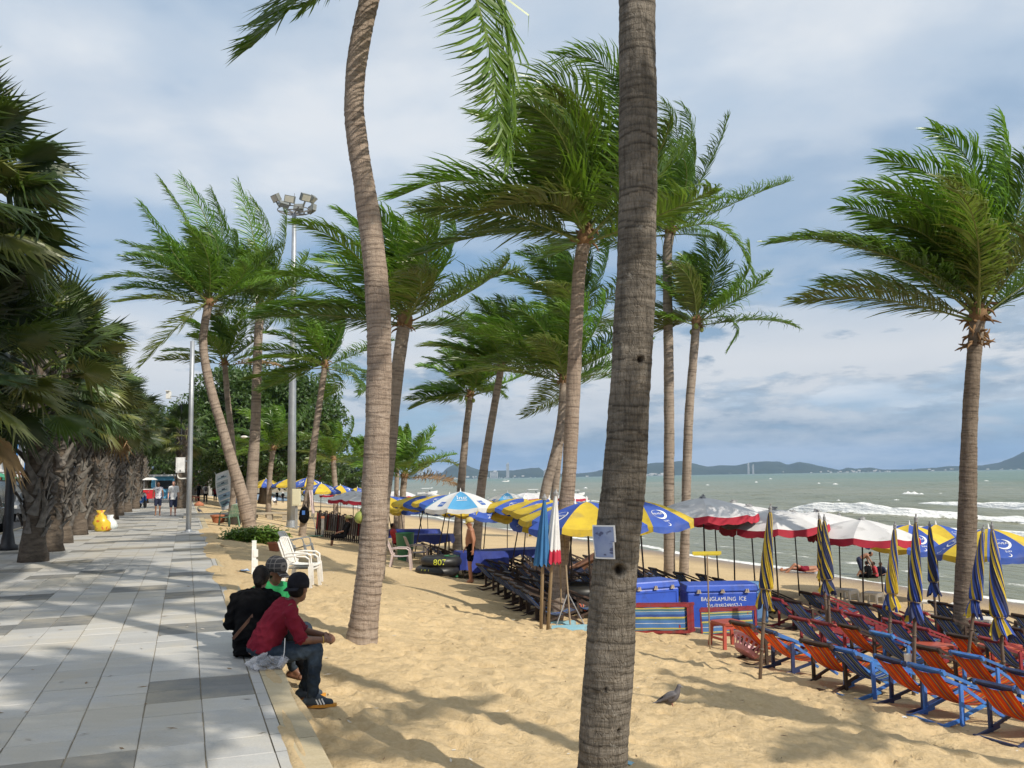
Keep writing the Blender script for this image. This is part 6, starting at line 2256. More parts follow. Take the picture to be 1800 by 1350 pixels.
YEL_PT = mat('yellow_green_paint', (.62, .66, .06), rough=.6)
RED_PT = mat('red_orange_paint', (.62, .13, .06), rough=.6)
_s = on_sand(776, 1012)
inner_tube('black swim ring with a yellow painted number, topmost of its pile', _s + Vector((0, 0, .42)), (.0, .0, 0), .46, .16, ('807', .26, YEL_PT, -PI / 2))
inner_tube('black swim ring with a few yellow strokes, under the numbered one', _s + Vector((-.12, -.05, .15)), (0, 0, 0), .5, .16, ("' '' '", .22, YEL_PT, -PI / 2 - .5))
_s = on_sand(1016, 1078)
inner_tube('black swim ring with a red band showing left of the nearest trunk', _s + Vector((.05, .3, .42)), (0, 0, 0), .44, .15, ('ll', .3, RED_PT, -PI / 2 + .75))
inner_tube('black swim ring with red painted marks, lowest left of the nearest trunk', _s + Vector((.0, .3, .14)), (0, 0, 0), .46, .15, ('00', .26, RED_PT, -PI / 2 + .12))


def bucket(label, loc, h, r0, r1, m_, name='bucket', cat='bucket', rimm=None, group=None):
    t = thing(name, label, cat, loc, 0, group)
    mb = MB(); mb.lathe([(r0, 0), (r1, h), (r1 * .93, h), (r0 * .92, .02)], 18)
    obj('body', mb, m_, t, False)
    mb = MB(); mb.tube([(r1 * math.cos(a), r1 * math.sin(a), h) for a in np.linspace(0, 2 * PI, 21)], .012, 5, 0, False)
    obj('rim', mb, rimm or m_, t)
    return t


bucket('dark green bin beside the bare chested man', on_sand(795, 1014), .62, .20, .24, GRN_PL, 'rubbish_bin', 'bin')
bucket('pale bucket left of the dark green bin', on_sand(783, 1010), .50, .16, .2, WHITE_PL)
bucket('green bin behind the shade toned white chair', on_sand(712, 985), .95, .26, .33, GRN_PL, 'rubbish_bin', 'bin')

# draped tables in the shade
TARP_B = mat('blue_tarpaulin', (0.018, 0.035, 0.22), (0.026, 0.05, 0.30), 4, .6, .2, 12)


def draped_table(label, px, py, w_, d_, h_, rz, drop=.25):
    p = on_sand(px, py)
    t = thing('covered_table', label, 'table', p, rz, 'tables draped in blue sheeting')
    mb = MB()
    n = 28
    per = []
    for k in range(n):
        a = 2 * PI * k / n
        c_, s_ = math.cos(a), math.sin(a)
        q = max(abs(c_), abs(s_))
        per.append((c_ / q * w_ / 2, s_ / q * d_ / 2))
    top = [(x, y, h_) for x, y in per]
    hem = [(x * 1.05 + .02 * math.sin(7 * k), y * 1.08 + .02 * math.cos(5 * k), h_ - drop - .07 * math.sin(k * 1.7)) for k, (x, y) in enumerate(per)]
    mb.add(top + hem, [tuple(range(n))] + [(k, n + k, n + (k + 1) % n, (k + 1) % n) for k in range(n)])
    obj('sheet', mb, TARP_B, t)
    for sx in (-1, 1):
        for sy in (-1, 1):
            mb = MB(); mb.bar((sx * w_ * .42, sy * d_ * .4, -.05), (sx * w_ * .42, sy * d_ * .4, h_ - .01), .05, .05)
            obj('leg', mb, WOOD_D, t)


draped_table('table under blue sheeting right behind the bare chested man', 846, 1014, 1.5, .9, .78, ANG_V, .55)
draped_table('long low table under blue sheeting right of the bare chested man', 905, 1012, 1.9, 1.0, .85, ANG_V, .2)
draped_table('blue covered counter behind the shade toned white chair', 715, 972, 2.6, 1.0, .95, ANG_V - .5, .25)
draped_table('blue covered counter beside the first one under the yellow parasols', 745, 978, 2.2, .9, .85, ANG_V - .5, .3)

# white plastic armchairs
def arm_chair_parts():
    P = {}
    mb = MB()                                           # seat
    rows = []
    for x, z in ((-.24, .40), (-.20, .385), (0, .375), (.18, .385), (.25, .40), (.26, .37)):
        rows.append([(x, y, z - .012 * math.cos(y / .24 * PI / 2)) for y in np.linspace(-.24, .24, 7)])
    vs = [p for r_ in rows for p in r_] + [(p[0], p[1], p[2] - .018) for r_ in rows for p in r_]
    n = 7
    k = len(rows) * n
    fs = [(i * n + j, (i + 1) * n + j, (i + 1) * n + j + 1, i * n + j + 1) for i in range(len(rows) - 1) for j in range(n - 1)]
    fs += [tuple(q + k for q in f[::-1]) for f in fs]
    mb.add(vs, fs)
    P['seat'] = mb
    mb = MB()                                           # back: frame and five slats
    def bk(y, t):
        w_ = .23 + .03 * math.sin(PI * t)
        return Vector((-.24 - .20 * t - .04 * math.cos(y / .24 * 1.2) * 1.0, y * (1 if t < .9 else .96), .39 + .50 * t))
    for y in (-.235, .235):
        mb.tube([bk(y, t) for t in np.linspace(0, 1, 6)], [.024, .022, .02, .02, .02, .018], 6)
    mb.tube([bk(y, 1.0 + .06 * math.cos(y / .24 * 1.4)) for y in np.linspace(-.24, .24, 9)], .022, 6)
    P['back_frame'] = mb
    for j, y in enumerate((-.15, -.075, 0, .075, .15)):
        mb = MB()
        pts = [bk(y, t) for t in np.linspace(.02, 1.02, 6)]
        for q in range(5):
            mb.bar(pts[q], pts[q + 1], .052, .010, up=(1, 0, .3))
        P['slat%d' % j] = mb
    for s, nm in ((-1, 'arm0'), (1, 'arm1')):
        mb = MB()
        mb.tube([(-.30, s * .25, .60), (-.10, s * .275, .625), (.16, s * .275, .615), (.235, s * .27, .57), (.25, s * .265, .40)], [.02, .026, .027, .025, .022], 8, 0, True, .7)
        P[nm] = mb
        mb = MB(); mb.bar((.25, s * .262, .42), (.29, s * .285, -.02), .05, .06, up=(1, 0, 0)); P['leg%df' % (s + 1)] = mb
        mb = MB(); mb.bar((-.25, s * .24, .46), (-.35, s * .275, -.02), .05, .06, up=(1, 0, 0)); P['leg%db' % (s + 1)] = mb
    return P


_AC = arm_chair_parts()
_ACM = {}


def arm_chair(label, loc, rz, material=None, tilt=0.0, group='plastic armchairs'):
    material = material or WHITE_PL
    t = thing('plastic_armchair', label, 'chair', loc, rz, group)
    t.rotation_euler = (0, tilt, rz)
    for k, mb in _AC.items():
        nm = ''.join(c for c in k if not c.isdigit())
        nm = {'legf': 'leg', 'legb': 'leg', 'arm': 'armrest'}.get(nm, nm)
        key = (k, material.name)
        if key not in _ACM:
            _ACM[key] = mb.mesh(nm, material)
        put(nm, _ACM[key], t)
    return t


_s = on_sand(531, 1029)
for k in range(2):
    arm_chair('white plastic armchair, %s of a stacked pair behind the seated people' % ('lower', 'upper')[k], (_s.x + .03 * k, _s.y, _s.z + .06 * k), -.12, None, .02).scale = (.86, .86, .86)
arm_chair('white plastic armchair tipped back on its own beyond the stack', on_sand(531, 986) + Vector((0, 0, .02)), -.15, None, -.20).scale = (.92, .92, .92)
arm_chair('white plastic armchair greyed for the parasol shade right of the pale curved trunk', on_sand(706, 1000), .05, mat('white_plastic_shade_tone', (.52, .42, .40), (.45, .37, .36), 3, .4))  # white plastic toned grey-pink, the parasol shade put into its colour
arm_chair('second white plastic armchair greyed for the shade behind the first, under the yellow parasols', on_sand(735, 990), .3, mat('white_plastic_shade_tone', (.52, .42, .40)))
arm_chair('green plastic chair turned away below the tied poster', on_sand(402, 925), 2.6, mat('sage_green_plastic', (.16, .27, .19), (.12, .22, .15), 3, .45))
arm_chair('white plastic armchair far off at the end of the stone bench', on_sand(475, 886), 2.9)

# tall narrow white board seen nearly edge on
_s = on_sand(446, 1009)
t = thing('white_board', 'tall narrow white board standing in the sand beside the kerb', 'board', _s, R(20))
_hh = at_depth(447, 950, _s.y).z - _s.z
mb = MB()
mb.box((0, 0, _hh / 2), (.085, .05, _hh))
obj('panel', mb, mat('white_board_paint', (.82, .82, .80)), t)
for z in (.32, .62):
    mb = MB(); mb.box((.03, 0, _hh * z), (.09, .07, .14)); obj('bracket', mb, WHITE_PL, t)

# pots
def flower_pot(label, loc, r_=.16, h_=.2, m_=TERRA):
    t = thing('plant_pot', label, 'plant pot', loc, 0, 'terracotta pots on the sand')
    mb = MB(); mb.lathe([(r_ * .68, 0), (r_ * .95, h_ * .82), (r_ * 1.08, h_ * .82), (r_ * 1.08, h_), (r_ * .92, h_), (r_ * .88, h_ * .8), (r_ * .6, .03)], 18)
    obj('body', mb, m_, t)
    mb = MB(); mb.lathe([(r_ * .9, h_ * .86), (0.001, h_ * .9)], 16)
    obj('soil', mb, mat('pot_soil', (.05, .035, .025)), t)
    return t


flower_pot('terracotta pot at the right end of the green shrub', on_sand(483, 969), .20, .25)
flower_pot('terracotta pot left of the green plastic chair', on_sand(384, 919), .34, .36)
flower_pot('dark pot behind the green plastic chair', on_sand(412, 922), .4, .45, mat('dark_pot', (.05, .045, .04)))

# crumpled paper and bits of litter on the sand
def litter(label, px, py, size, m_, seed, cat='paper scrap', name='paper_scrap'):
    r = random.Random(seed)
    p = on_sand(px, py)
    mb = MB()
    n = 5
    vs = [(size * (i / n - .5) + r.uniform(-.1, .1) * size, size * .6 * (j / n - .5) + r.uniform(-.1, .1) * size, abs(r.gauss(.02, .12)) * size * .35) for i in range(n + 1) for j in range(n + 1)]
    mb.add(vs, [(i * (n + 1) + j, (i + 1) * (n + 1) + j, (i + 1) * (n + 1) + j + 1, i * (n + 1) + j + 1) for i in range(n) for j in range(n)])
    o = obj(name, mb, m_, None, False, p + Vector((0, 0, .012)), (0, 0, r.uniform(0, 3)))
    tag(o, label, cat)


PAPER_W = mat('white_paper', (.75, .75, .74), (.62, .63, .64), 6, .7)
PAPER_B = mat('blue_print_paper', (.10, .25, .52), (.55, .62, .70), 9, .6, lo=.45, hi=.55)
litter('crumpled white scrap at the foot of the pale curved trunk', 655, 1130, .16, PAPER_W, 1)
litter('blue printed wrapper lying on the sand behind the seated people', 497, 1040, .34, PAPER_B, 2)
litter('small blue wrapper beside the stack of white chairs', 482, 1027, .18, PAPER_B, 3)
litter('blue wrapper beside the foot of the white board', 428, 1004, .3, PAPER_B, 4)
litter('small white scrap near the orange chairs', 1447, 1210, .09, PAPER_W, 5)
litter('white scrap on the sand by the front row of deck chairs', 1590, 1262, .08, PAPER_W, 6)
litter('crushed pale bottle on the sand in front of the folded parasols', 898, 1092, .2, mat('dull_bottle', (.42, .40, .33)), 7)
litter('pale blue wrapper at the foot of the nearest trunk', 1108, 1346, .14, CYAN_PL, 8)

# things fixed to the trunks
# little blue poster on the nearest trunk: bent round the bark
def poster_mat(name, a, b, ink, sc_):
    m = bpy.data.materials.new(name)
    m.use_nodes = True
    t = NT(m.node_tree)
    co = t.n('ShaderNodeTexCoord').outputs['Object']
    col = t.mix(t.ramp(t.noise(co, sc_, 4), [(.35, 0.), (.65, 1.)]), a, b)
    col = t.mix(t.math('MULTIPLY', t.ramp(t.noise(t.mapping(co, (1, 1, 2.2)), sc_ * 1.7, 2), [(.60, 0.), (.66, 1.)]), .8), col, ink)
    t.n('ShaderNodeOutputMaterial', {0: t.n('ShaderNodeBsdfPrincipled', {'Base Color': col, 'Roughness': .5}).outputs[0]})
    return m


PB = poster_mat('faded_blue_print', (.14, .20, .42), (.26, .32, .50), (.035, .04, .11), 8.0)


def wrapped_sheet(label, name, px0, px1, py0, py1, depth, rad, material, frame_m):
    """sheet bent round a trunk of radius rad whose axis lies behind it"""
    mid = at_depth((px0 + px1) / 2, (py0 + py1) / 2, depth)
    wd = (px1 - px0) * depth / FPX
    hg = (py1 - py0) * depth / FPX
    t = thing(name, label, 'sign', mid)
    return t, wd, hg


_dp = 5.9
_ax = at_depth(1081, 949, _dp)                     # trunk axis there
_r = .163
_ang0, _ang1 = R(-90 - 62), R(-90 - 4)
_tp, _bt = at_depth(1065, 921, _dp).z, at_depth(1065, 979, _dp).z
t = thing('paper_sign', 'small faded blue paper sign with a torn corner pinned to the nearest trunk', 'sign', (_ax.x, _ax.y, 0))
n, m = 14, 12
for nm, off, inset, mt in (('sheet', .006, 0.0, PRINT_W), ('print', .009, .07, PB)):
    mb = MB()
    vs = []
    for j in range(m + 1):
        for i in range(n + 1):
            f, g = i / n, j / m
            f2, g2 = inset + (1 - 2 * inset) * f, inset * .7 + (1 - 1.4 * inset) * g
            a = _ang0 + (_ang1 - _ang0) * f2
            xs = (at_depth(1081, 949, _dp).x - at_depth(1084, 979, _dp).x) * (g2 - .5)
            vs.append(((_r + off + .004 * math.sin(9 * f + 5 * g)) * math.cos(a) - xs, (_r + off) * math.sin(a), _tp + (_bt - _tp) * g2))
    fs = []
    for j in range(m):
        for i in range(n):
            if i > n * .90 and j > m * .46:
                continue
            fs.append((j * (n + 1) + i, (j + 1) * (n + 1) + i, (j + 1) * (n + 1) + i + 1, j * (n + 1) + i + 1))
    mb.add(vs, fs)
    obj(nm, mb, mt, t, True)

# poster banner tied to the bent palm
_pd = on_sand(438, 921).y - .45
t = thing('hanging_poster', 'large pale poster with rows of boat pictures tied to the bent palm', 'poster', at_depth(405, 860, _pd))
n, m = 12, 14
c00, c10, c01, c11 = [at_depth(a, b, _pd) - Vector(t.location) for a, b in ((379, 834), (418, 821), (391, 898), (430, 884))]


def poster_pt(f, g, off=0.0):
    p = (c00 * (1 - f) + c10 * f) * (1 - g) + (c01 * (1 - f) + c11 * f) * g
    sag = .13 * math.sin(PI * g)
    return p + Vector((-sag * 1.0, -.18 * math.sin(PI * f) - off, 0.0))


mb = MB()
vs = [poster_pt(i / n, j / m) for j in range(m + 1) for i in range(n + 1)]
mb.add(vs, [(j * (n + 1) + i, (j + 1) * (n + 1) + i, (j + 1) * (n + 1) + i + 1, j * (n + 1) + i + 1) for j in range(m) for i in range(n)])
obj('sheet', mb, mat('poster_white', (.82, .83, .84), (.74, .77, .80), 6, .5), t, True)
_pm = [mat('poster_blue', (.38, .54, .72)), mat('poster_pale', (.68, .76, .82)), mat('poster_dark', (.05, .07, .12)), mat('poster_teal', (.24, .38, .44)), mat('poster_grey', (.48, .54, .58))]


def poster_rect(f0, g0, f1, g1, k, off=.012):
    mb = MB()
    q = 4
    vs = [poster_pt(f0 + (f1 - f0) * i / q, g0 + (g1 - g0) * j / q, off) for j in range(q + 1) for i in range(q + 1)]
    mb.add(vs, [(j * (q + 1) + i, (j + 1) * (q + 1) + i, (j + 1) * (q + 1) + i + 1, j * (q + 1) + i + 1) for j in range(q) for i in range(q)])
    obj('picture', mb, _pm[k], t)


for g, k in ((.07, 1), (.25, 4), (.42, 1), (.59, 0), (.77, 3)):
    poster_rect(.05, g, .62, g + .145, k)
    poster_rect(.12, g + .075, .55, g + .105, 3 if k != 3 else 2, .02)
    poster_rect(.30, g + .045, .45, g + .08, 2, .021)
for g0, g1, k in ((.07, .19, 2), (.22, .33, 1), (.36, .56, 1), (.60, .68, 4), (.73, .95, 2)):
    poster_rect(.70, g0, .96, g1, k)
    poster_rect(.80, (g0 + g1) / 2 - .02, .88, (g0 + g1) / 2 + .02, 2 if k != 2 else 1, .02)
for q in ((c00, (-.05, 0, .1)), (c11, (.12, .15, .05)), (c10, (.15, .2, .06))):
    mb = MB(); mb.tube([q[0], q[0] + Vector(q[1])], .012, 4); obj('cord', mb, WHITE_PL, t)

# green coconut on a peg at the pale curved trunk
_d2 = on_sand(636, 1129).y
_q = at_depth(633, 909, _d2 - .05)
mb = MB()
mb.ell((0, 0, 0), (.072, .072, .085), Matrix.Rotation(.5, 3, 'Y'), 16, 10)
mb.tube([(0, 0, .07), (.02, 0, .12), (.07, .0, .13)], [.014, .01, .008], 6)
tag(obj('green_coconut', mb, NUT_G, None, True, _q), 'green coconut hung on the left side of the pale curved trunk', 'coconut')
# people: one continuous body each, grown from limbs by voxel remeshing
def organic(name, mb, material, voxel, parent, smooth_it=4, noise_amp=0.0, seed=0, loc=None):
    me = bpy.data.meshes.new('raw')
    me.from_pydata(mb.v, [], mb.f)
    o = bpy.data.objects.new('raw', me)
    COL.objects.link(o)
    r = o.modifiers.new('r', 'REMESH')
    r.mode = 'VOXEL'
    r.voxel_size = voxel
    s = o.modifiers.new('s', 'SMOOTH')
    s.factor = .5
    s.iterations = smooth_it
    dg = bpy.context.evaluated_depsgraph_get()
    out = bpy.data.meshes.new_from_object(o.evaluated_get(dg))
    bpy.data.objects.remove(o)
    bpy.data.meshes.remove(me)
    out.name = name
    out.materials.clear()
    for m_ in (material if isinstance(material, (list, tuple)) else [material]):
        out.materials.append(m_)
    n = len(out.vertices)
    if noise_amp:
        co = np.empty(n * 3); out.vertices.foreach_get('co', co); co = co.reshape(-1, 3)
        no = np.empty(n * 3); out.vertices.foreach_get('normal', no); no = no.reshape(-1, 3)
        wp = .9 * np.sin(co[:, 1] * 19 + seed) + .7 * np.sin(co[:, 0] * 23 + co[:, 2] * 11)
        w_ = sum(a * (1 - 2 * np.abs(np.sin(co[:, 0] * f[0] + co[:, 1] * f[1] + co[:, 2] * f[2] + p + wp)) ** .7) for a, f, p in
                 ((.55, (13, 9, 30), seed), (.45, (-17, 21, 33), seed * 2.1), (.35, (41, -29, 18), 1 + seed)))
        co += no * (w_ * noise_amp)[:, None]
        out.vertices.foreach_set('co', co.ravel())
    out.polygons.foreach_set('use_smooth', [True] * len(out.polygons))
    out.update()
    return put(name, out, parent, loc)


def ring(c, right, fwd, rx, ry, n=16):
    return [c + right * (rx * math.cos(2 * PI * k / n)) + fwd * (ry * math.sin(2 * PI * k / n)) for k in range(n)]


def torso(mb, J, grow=0.0, lo=0.0, hi=1.0, belly=1.0, k=1.0):
    pel, che, nec = J['pelvis'], J['chest'], J['neck']
    rt = (J['sh_r'] - J['sh_l']).normalized()
    rh = (J['hip_r'] - J['hip_l']).normalized()
    prof = [(-.16, .135, .10), (0.0, .165, .12), (.25, .150, .110 * belly), (.5, .150, .108 * belly), (.75, .172, .115), (.92, .165, .10), (1.0, .09, .075)]
    rings = []
    for t, rx, ry in prof:
        if t <= 1 and not (lo - 1e-6 <= t <= hi + 1e-6):
            continue
        if t <= .6:
            c = pel.lerp(che, t / .6) if t >= 0 else pel + (pel - che) * (-t / .6) * .55
        else:
            c = che.lerp(nec, (t - .6) / .4)
        ax = ((che - pel).normalized() * (1 - max(0, t)) + (nec - che).normalized() * max(0, t)).normalized()
        r_ = rh.lerp(rt, max(0, min(1, t)))
        r_ = (r_ - ax * r_.dot(ax)).normalized()
        f_ = ax.cross(r_).normalized()
        rings.append(ring(c, r_, f_, (rx * k + grow), (ry * k + grow)))
    mb.loft(rings)


def head(mb, c, f, up, s=1.0, face=True):
    f = f.normalized(); r_ = f.cross(up).normalized(); u_ = r_.cross(f).normalized()
    M3 = Matrix((r_, f, u_)).transposed()
    mb.ell(c + u_ * .015 * s, (.076 * s, .095 * s, .105 * s), M3, 18, 12)
    mb.ell(c + f * .022 * s - u_ * .055 * s, (.056 * s, .066 * s, .062 * s), M3, 14, 10)
    if face:
        mb.cap2(c + f * .088 * s + u_ * .018 * s, c + f * .108 * s - u_ * .018 * s, .010 * s, .017 * s, 8)      # nose
        for q in (-1, 1):
            mb.ell(c + r_ * q * .074 * s - u_ * .002 * s, (.012 * s, .02 * s, .032 * s), M3, 8, 6)               # ears
            mb.ell(c + r_ * q * .032 * s + f * .082 * s + u_ * .034 * s, (.02 * s, .014 * s, .008 * s), M3, 8, 6)   # brow
        mb.ell(c + f * .083 * s - u_ * .05 * s, (.024 * s, .012 * s, .010 * s), M3, 8, 6)                         # lips
        mb.ell(c + f * .07 * s - u_ * .088 * s, (.026 * s, .02 * s, .02 * s), M3, 8, 6)                           # chin
    return M3


def eyes(c, f, up, s, parent):
    f = f.normalized(); r_ = f.cross(up).normalized(); u_ = r_.cross(f).normalized()
    mb = MB()
    for q in (-1, 1):
        mb.ell(c + r_ * q * .031 * s + f * .086 * s + u_ * .018 * s, (.013 * s, .008 * s, .008 * s), Matrix((r_, f, u_)).transposed(), 8, 6)
    obj('eyes', mb, HAIR, parent, True)


def hand(mb, wr, d, palm_n, side=1, curl=.5, s=1.0):
    """palm, four unequal bent fingers, thumb off the side"""
    d = d.normalized(); n_ = (palm_n - d * palm_n.dot(d)).normalized(); x = d.cross(n_).normalized() * side
    M3 = Matrix((x, d, n_)).transposed()
    mb.ell(wr + d * .045 * s, (.040 * s, .052 * s, .017 * s), M3, 12, 8)
    for k, (o, L) in enumerate(((-.030, .062), (-.010, .075), (.011, .080), (.031, .070))):
        p = wr + d * .082 * s + x * o * s
        a = curl * .5
        d1 = (d * math.cos(a) + n_ * math.sin(a)).normalized()
        d2 = (d * math.cos(a * 2.6) + n_ * math.sin(a * 2.6)).normalized()
        d3 = (d * math.cos(a * 3.8) + n_ * math.sin(a * 3.8)).normalized()
        p1 = p + d1 * L * .45 * s; p2 = p1 + d2 * L * .33 * s; p3 = p2 + d3 * L * .25 * s
        mb.cap2(p - d * .02 * s, p1, .0095 * s, .009 * s, 8); mb.cap2(p1, p2, .009 * s, .008 * s, 8); mb.cap2(p2, p3, .008 * s, .0065 * s, 8)
    t0 = wr + d * .022 * s + x * .034 * s
    t1 = t0 + (x * .75 + d * .7 + n_ * .25).normalized() * .038 * s
    t2 = t1 + (x * .25 + d * .9 + n_ * .45).normalized() * .030 * s
    mb.cap2(t0, t1, .0125 * s, .0105 * s, 8); mb.cap2(t1, t2, .0105 * s, .008 * s, 8)


def foot(mb, an, to, s=1.0, h=.045):
    d = (to - an); d.z = 0; d.normalize()
    heel = an - d * .045 * s
    heel.z = to.z + .03 * s
    mb.cap2(heel, to - d * .03, .036 * s, .030 * s, 10)
    mb.cap2(an, heel + d * .03, .038 * s, .036 * s, 10)
    mb.cap2(an, (an + to) / 2, .036 * s, .034 * s, 10)


def limb(mb, a, b, c, r0, r1, r2):
    mb.cap2(a, b, r0, r1, 14)
    mb.cap2(b, c, r1 * .98, r2, 14)


def cap_dome(c, f, up, s, material, parent, brim=True, back=False, name='cap'):
    f = f.normalized(); r_ = f.cross(up).normalized(); u_ = r_.cross(f).normalized()
    M3 = Matrix((r_, f, u_)).transposed()
    mb = MB()
    rings = []
    for t, k in ((-.02, 1.02), (.015, 1.05), (.05, 1.0), (.08, .84), (.105, .55), (.115, .15)):
        rings.append([c + M3 @ Vector((.084 * s * k * math.cos(2 * PI * q / 18), .102 * s * k * math.sin(2 * PI * q / 18), (t + .018) * s)) for q in range(18)])
    mb.loft(rings)
    if brim:
        sg = -1 if back else 1
        vs = []
        for i in range(9):
            a = (i / 8 - .5) * 2.0
            for rr, dz in ((1.0, .0), (1.75, -.022)):
                vs.append(c + M3 @ Vector((.080 * s * math.sin(a) * (1 if rr == 1.0 else 1.0), sg * (.098 * s * math.cos(a * .8) * 1.0 + (rr - 1) * .085 * s * max(.0, math.cos(a))), dz * s + .004)))
        o = len(vs)
        vs += [p - u_ * .006 for p in vs]
        fs = []
        for i in range(8):
            fs += [(2 * i, 2 * i + 1, 2 * i + 3, 2 * i + 2), (o + 2 * i, o + 2 * i + 2, o + 2 * i + 3, o + 2 * i + 1), (2 * i + 1, o + 2 * i + 1, o + 2 * i + 3, 2 * i + 3)]
        mb.add(vs, fs)
    return obj(name, mb, material, parent, True)


def V3(*a):
    return Vector(a)


def skin_body(t, J, material, voxel, look, s=1.0, hands=True, curl=.5, face=True, legs=1.0, belly=1.0, up=None, palms=None, k=1.0, barefoot=True):
    up = up or V3(0, 0, 1)
    mb = MB()
    torso(mb, J, 0, -.2, 1, belly, k)
    mb.cap2(J['neck'] - (J['head'] - J['neck']) * .3, J['head'] - up * .05, .056 * k, .052 * k, 12)
    head(mb, J['head'], look, up, s, face)
    for q in 'lr':
        mb.cap2(J['neck'].lerp(J['sh_' + q], .35), J['sh_' + q], .055 * k, .060 * k, 12)
        limb(mb, J['sh_' + q], J['el_' + q], J['wr_' + q], .052 * k, .040 * k, .028 * k)
        limb(mb, J['hip_' + q], J['kn_' + q], J['an_' + q], .088 * k * legs, .058 * k * legs, .040 * k * legs)
        if hands:
            dd = (J['wr_' + q] - J['el_' + q]).normalized()
            pn = palms[q] if palms else V3(0, 0, -1) if abs(dd.z) < .8 else (V3(0, 1, 0) if q == 'r' else V3(0, -1, 0))
            hd = J.get('hd_' + q, dd)
            hand(mb, J['wr_' + q], hd, pn, 1 if q == 'r' else -1, curl, s)
        foot(mb, J['an_' + q], J['to_' + q], s)
    return organic('body', mb, material, voxel, t, 3)


def shirt(t, J, material, voxel, sleeve=.75, grow=.018, lo=0.0, name='shirt', amp=.004, belly=1.0, loose=0.0, k=1.0):
    mb = MB()
    torso(mb, J, grow, lo, 1.0, belly, k)
    if loose:
        pel = J['pelvis']; rh = (J['hip_r'] - J['hip_l']).normalized(); ax = (J['chest'] - pel).normalized(); f_ = ax.cross(rh).normalized()
        mb.loft([ring(pel - ax * loose, rh, f_, .185 * k, .15 * k), ring(pel + ax * .05, rh, f_, .175 * k, .135 * k)])
    for q in 'lr':
        mb.cap2(J['neck'].lerp(J['sh_' + q], .3), J['sh_' + q], .062 * k, .070 * k, 12)
        e = J['sh_' + q].lerp(J['el_' + q], min(1, sleeve))
        mb.cap2(J['sh_' + q], e, .068 * k, .060 * k, 14)
        if sleeve > 1:
            mb.cap2(J['el_' + q], J['el_' + q].lerp(J['wr_' + q], sleeve - 1), .056 * k, .042 * k, 12)
    return organic(name, mb, material, voxel, t, 3, amp, 3)


def trousers(t, J, material, voxel, length=1.0, grow=.012, name='trousers', amp=.004, k=1.0, wide=1.0):
    mb = MB()
    torso(mb, J, grow, -.2, .25, 1.0, k)
    for q in 'lr':
        a, b, c = J['hip_' + q], J['kn_' + q], J['an_' + q]
        if length > .55:
            e = b.lerp(c, (length - .5) * 2 * .96)
            mb.cap2(a, b, .100 * k * wide, .074 * k * wide, 14)
            mb.cap2(b, e, .073 * k * wide, .056 * k * wide, 14)
        else:
            e = a.lerp(b, length * 2)
            mb.cap2(a, e, .105 * k * wide, .090 * k * wide, 14)
    return organic(name, mb, material, voxel, t, 3, amp, 5)


def shoes(t, J, material, sole, voxel=.009, stripes=None):
    for q in 'lr':
        an, to = J['an_' + q], J['to_' + q]
        d = (to - an); d.z = 0; d.normalize(); sd = Vector((-d.y, d.x, 0))
        mb = MB()
        z0 = to.z
        heel = Vector((an.x, an.y, z0 + .05)) - d * .045
        mb.cap2(heel, Vector((to.x, to.y, z0 + .032)) - d * .02, .046, .034, 12)
        mb.cap2(Vector((an.x, an.y, z0 + .09)), heel + d * .02, .046, .046, 12)
        mb.cap2(Vector((an.x, an.y, z0 + .08)) + d * .03, Vector((to.x, to.y, z0 + .035)) - d * .05, .042, .034, 12)
        sh = organic('shoe', mb, material, voxel, t, 3)
        mb = MB()
        n = 20
        out = []
        for k in range(n):
            a = 2 * PI * k / n
            c_, s_ = math.cos(a), math.sin(a)
            ln = .155 if c_ > 0 else .125
            w_ = .046 if c_ > 0 else .040
            out.append(Vector((an.x, an.y, 0)) + d * (.06 + ln * c_) + sd * (w_ * s_ * (1 - .15 * abs(c_))))
        mb.loft([[Vector((p.x, p.y, z0 + z)) for p in out] for z in (-.004, .022)])
        obj('sole', mb, sole, sh)
        if stripes:
            for k in range(3):
                for g in (-1, 1):
                    mb = MB()
                    b0 = Vector((an.x, an.y, z0 + .026)) + d * (.055 + .026 * k) + sd * g * .0455
                    b1 = Vector((an.x, an.y, z0 + .075)) + d * (.030 + .026 * k) + sd * g * .034
                    mb.bar(b0, b1, .012, .006, up=sd)
                    obj('stripe', mb, stripes, sh)


def standing(h=1.72, stride=0.0, arm=.12, lean=0.0, tw=0.0):
    k = h / 1.72
    J = dict(pelvis=V3(0, 0, .93), chest=V3(lean * .3, 0, 1.25), neck=V3(lean * .5, 0, 1.47), head=V3(.02 + lean * .7, 0, 1.60),
             sh_l=V3(lean * .45, .185, 1.405), sh_r=V3(lean * .45, -.185, 1.405), hip_l=V3(0, .09, .90), hip_r=V3(0, -.09, .90),
             el_l=V3(-.03 - arm * .5, .235, 1.13), el_r=V3(-.03 + arm * .5, -.235, 1.13), wr_l=V3(.03 - arm * 1.3, .245, .89), wr_r=V3(.03 + arm * 1.3, -.245, .89),
             kn_l=V3(.03 + stride * .5, .10, .49), kn_r=V3(.03 - stride * .35, -.10, .49), an_l=V3(stride, .10, .085), an_r=V3(-stride * .95, -.10, .10 + abs(stride) * .1),
             to_l=V3(stride + .15, .11, .01), to_r=V3(-stride * .95 + .14, -.11, .01))
    return {a: b * k for a, b in J.items()}


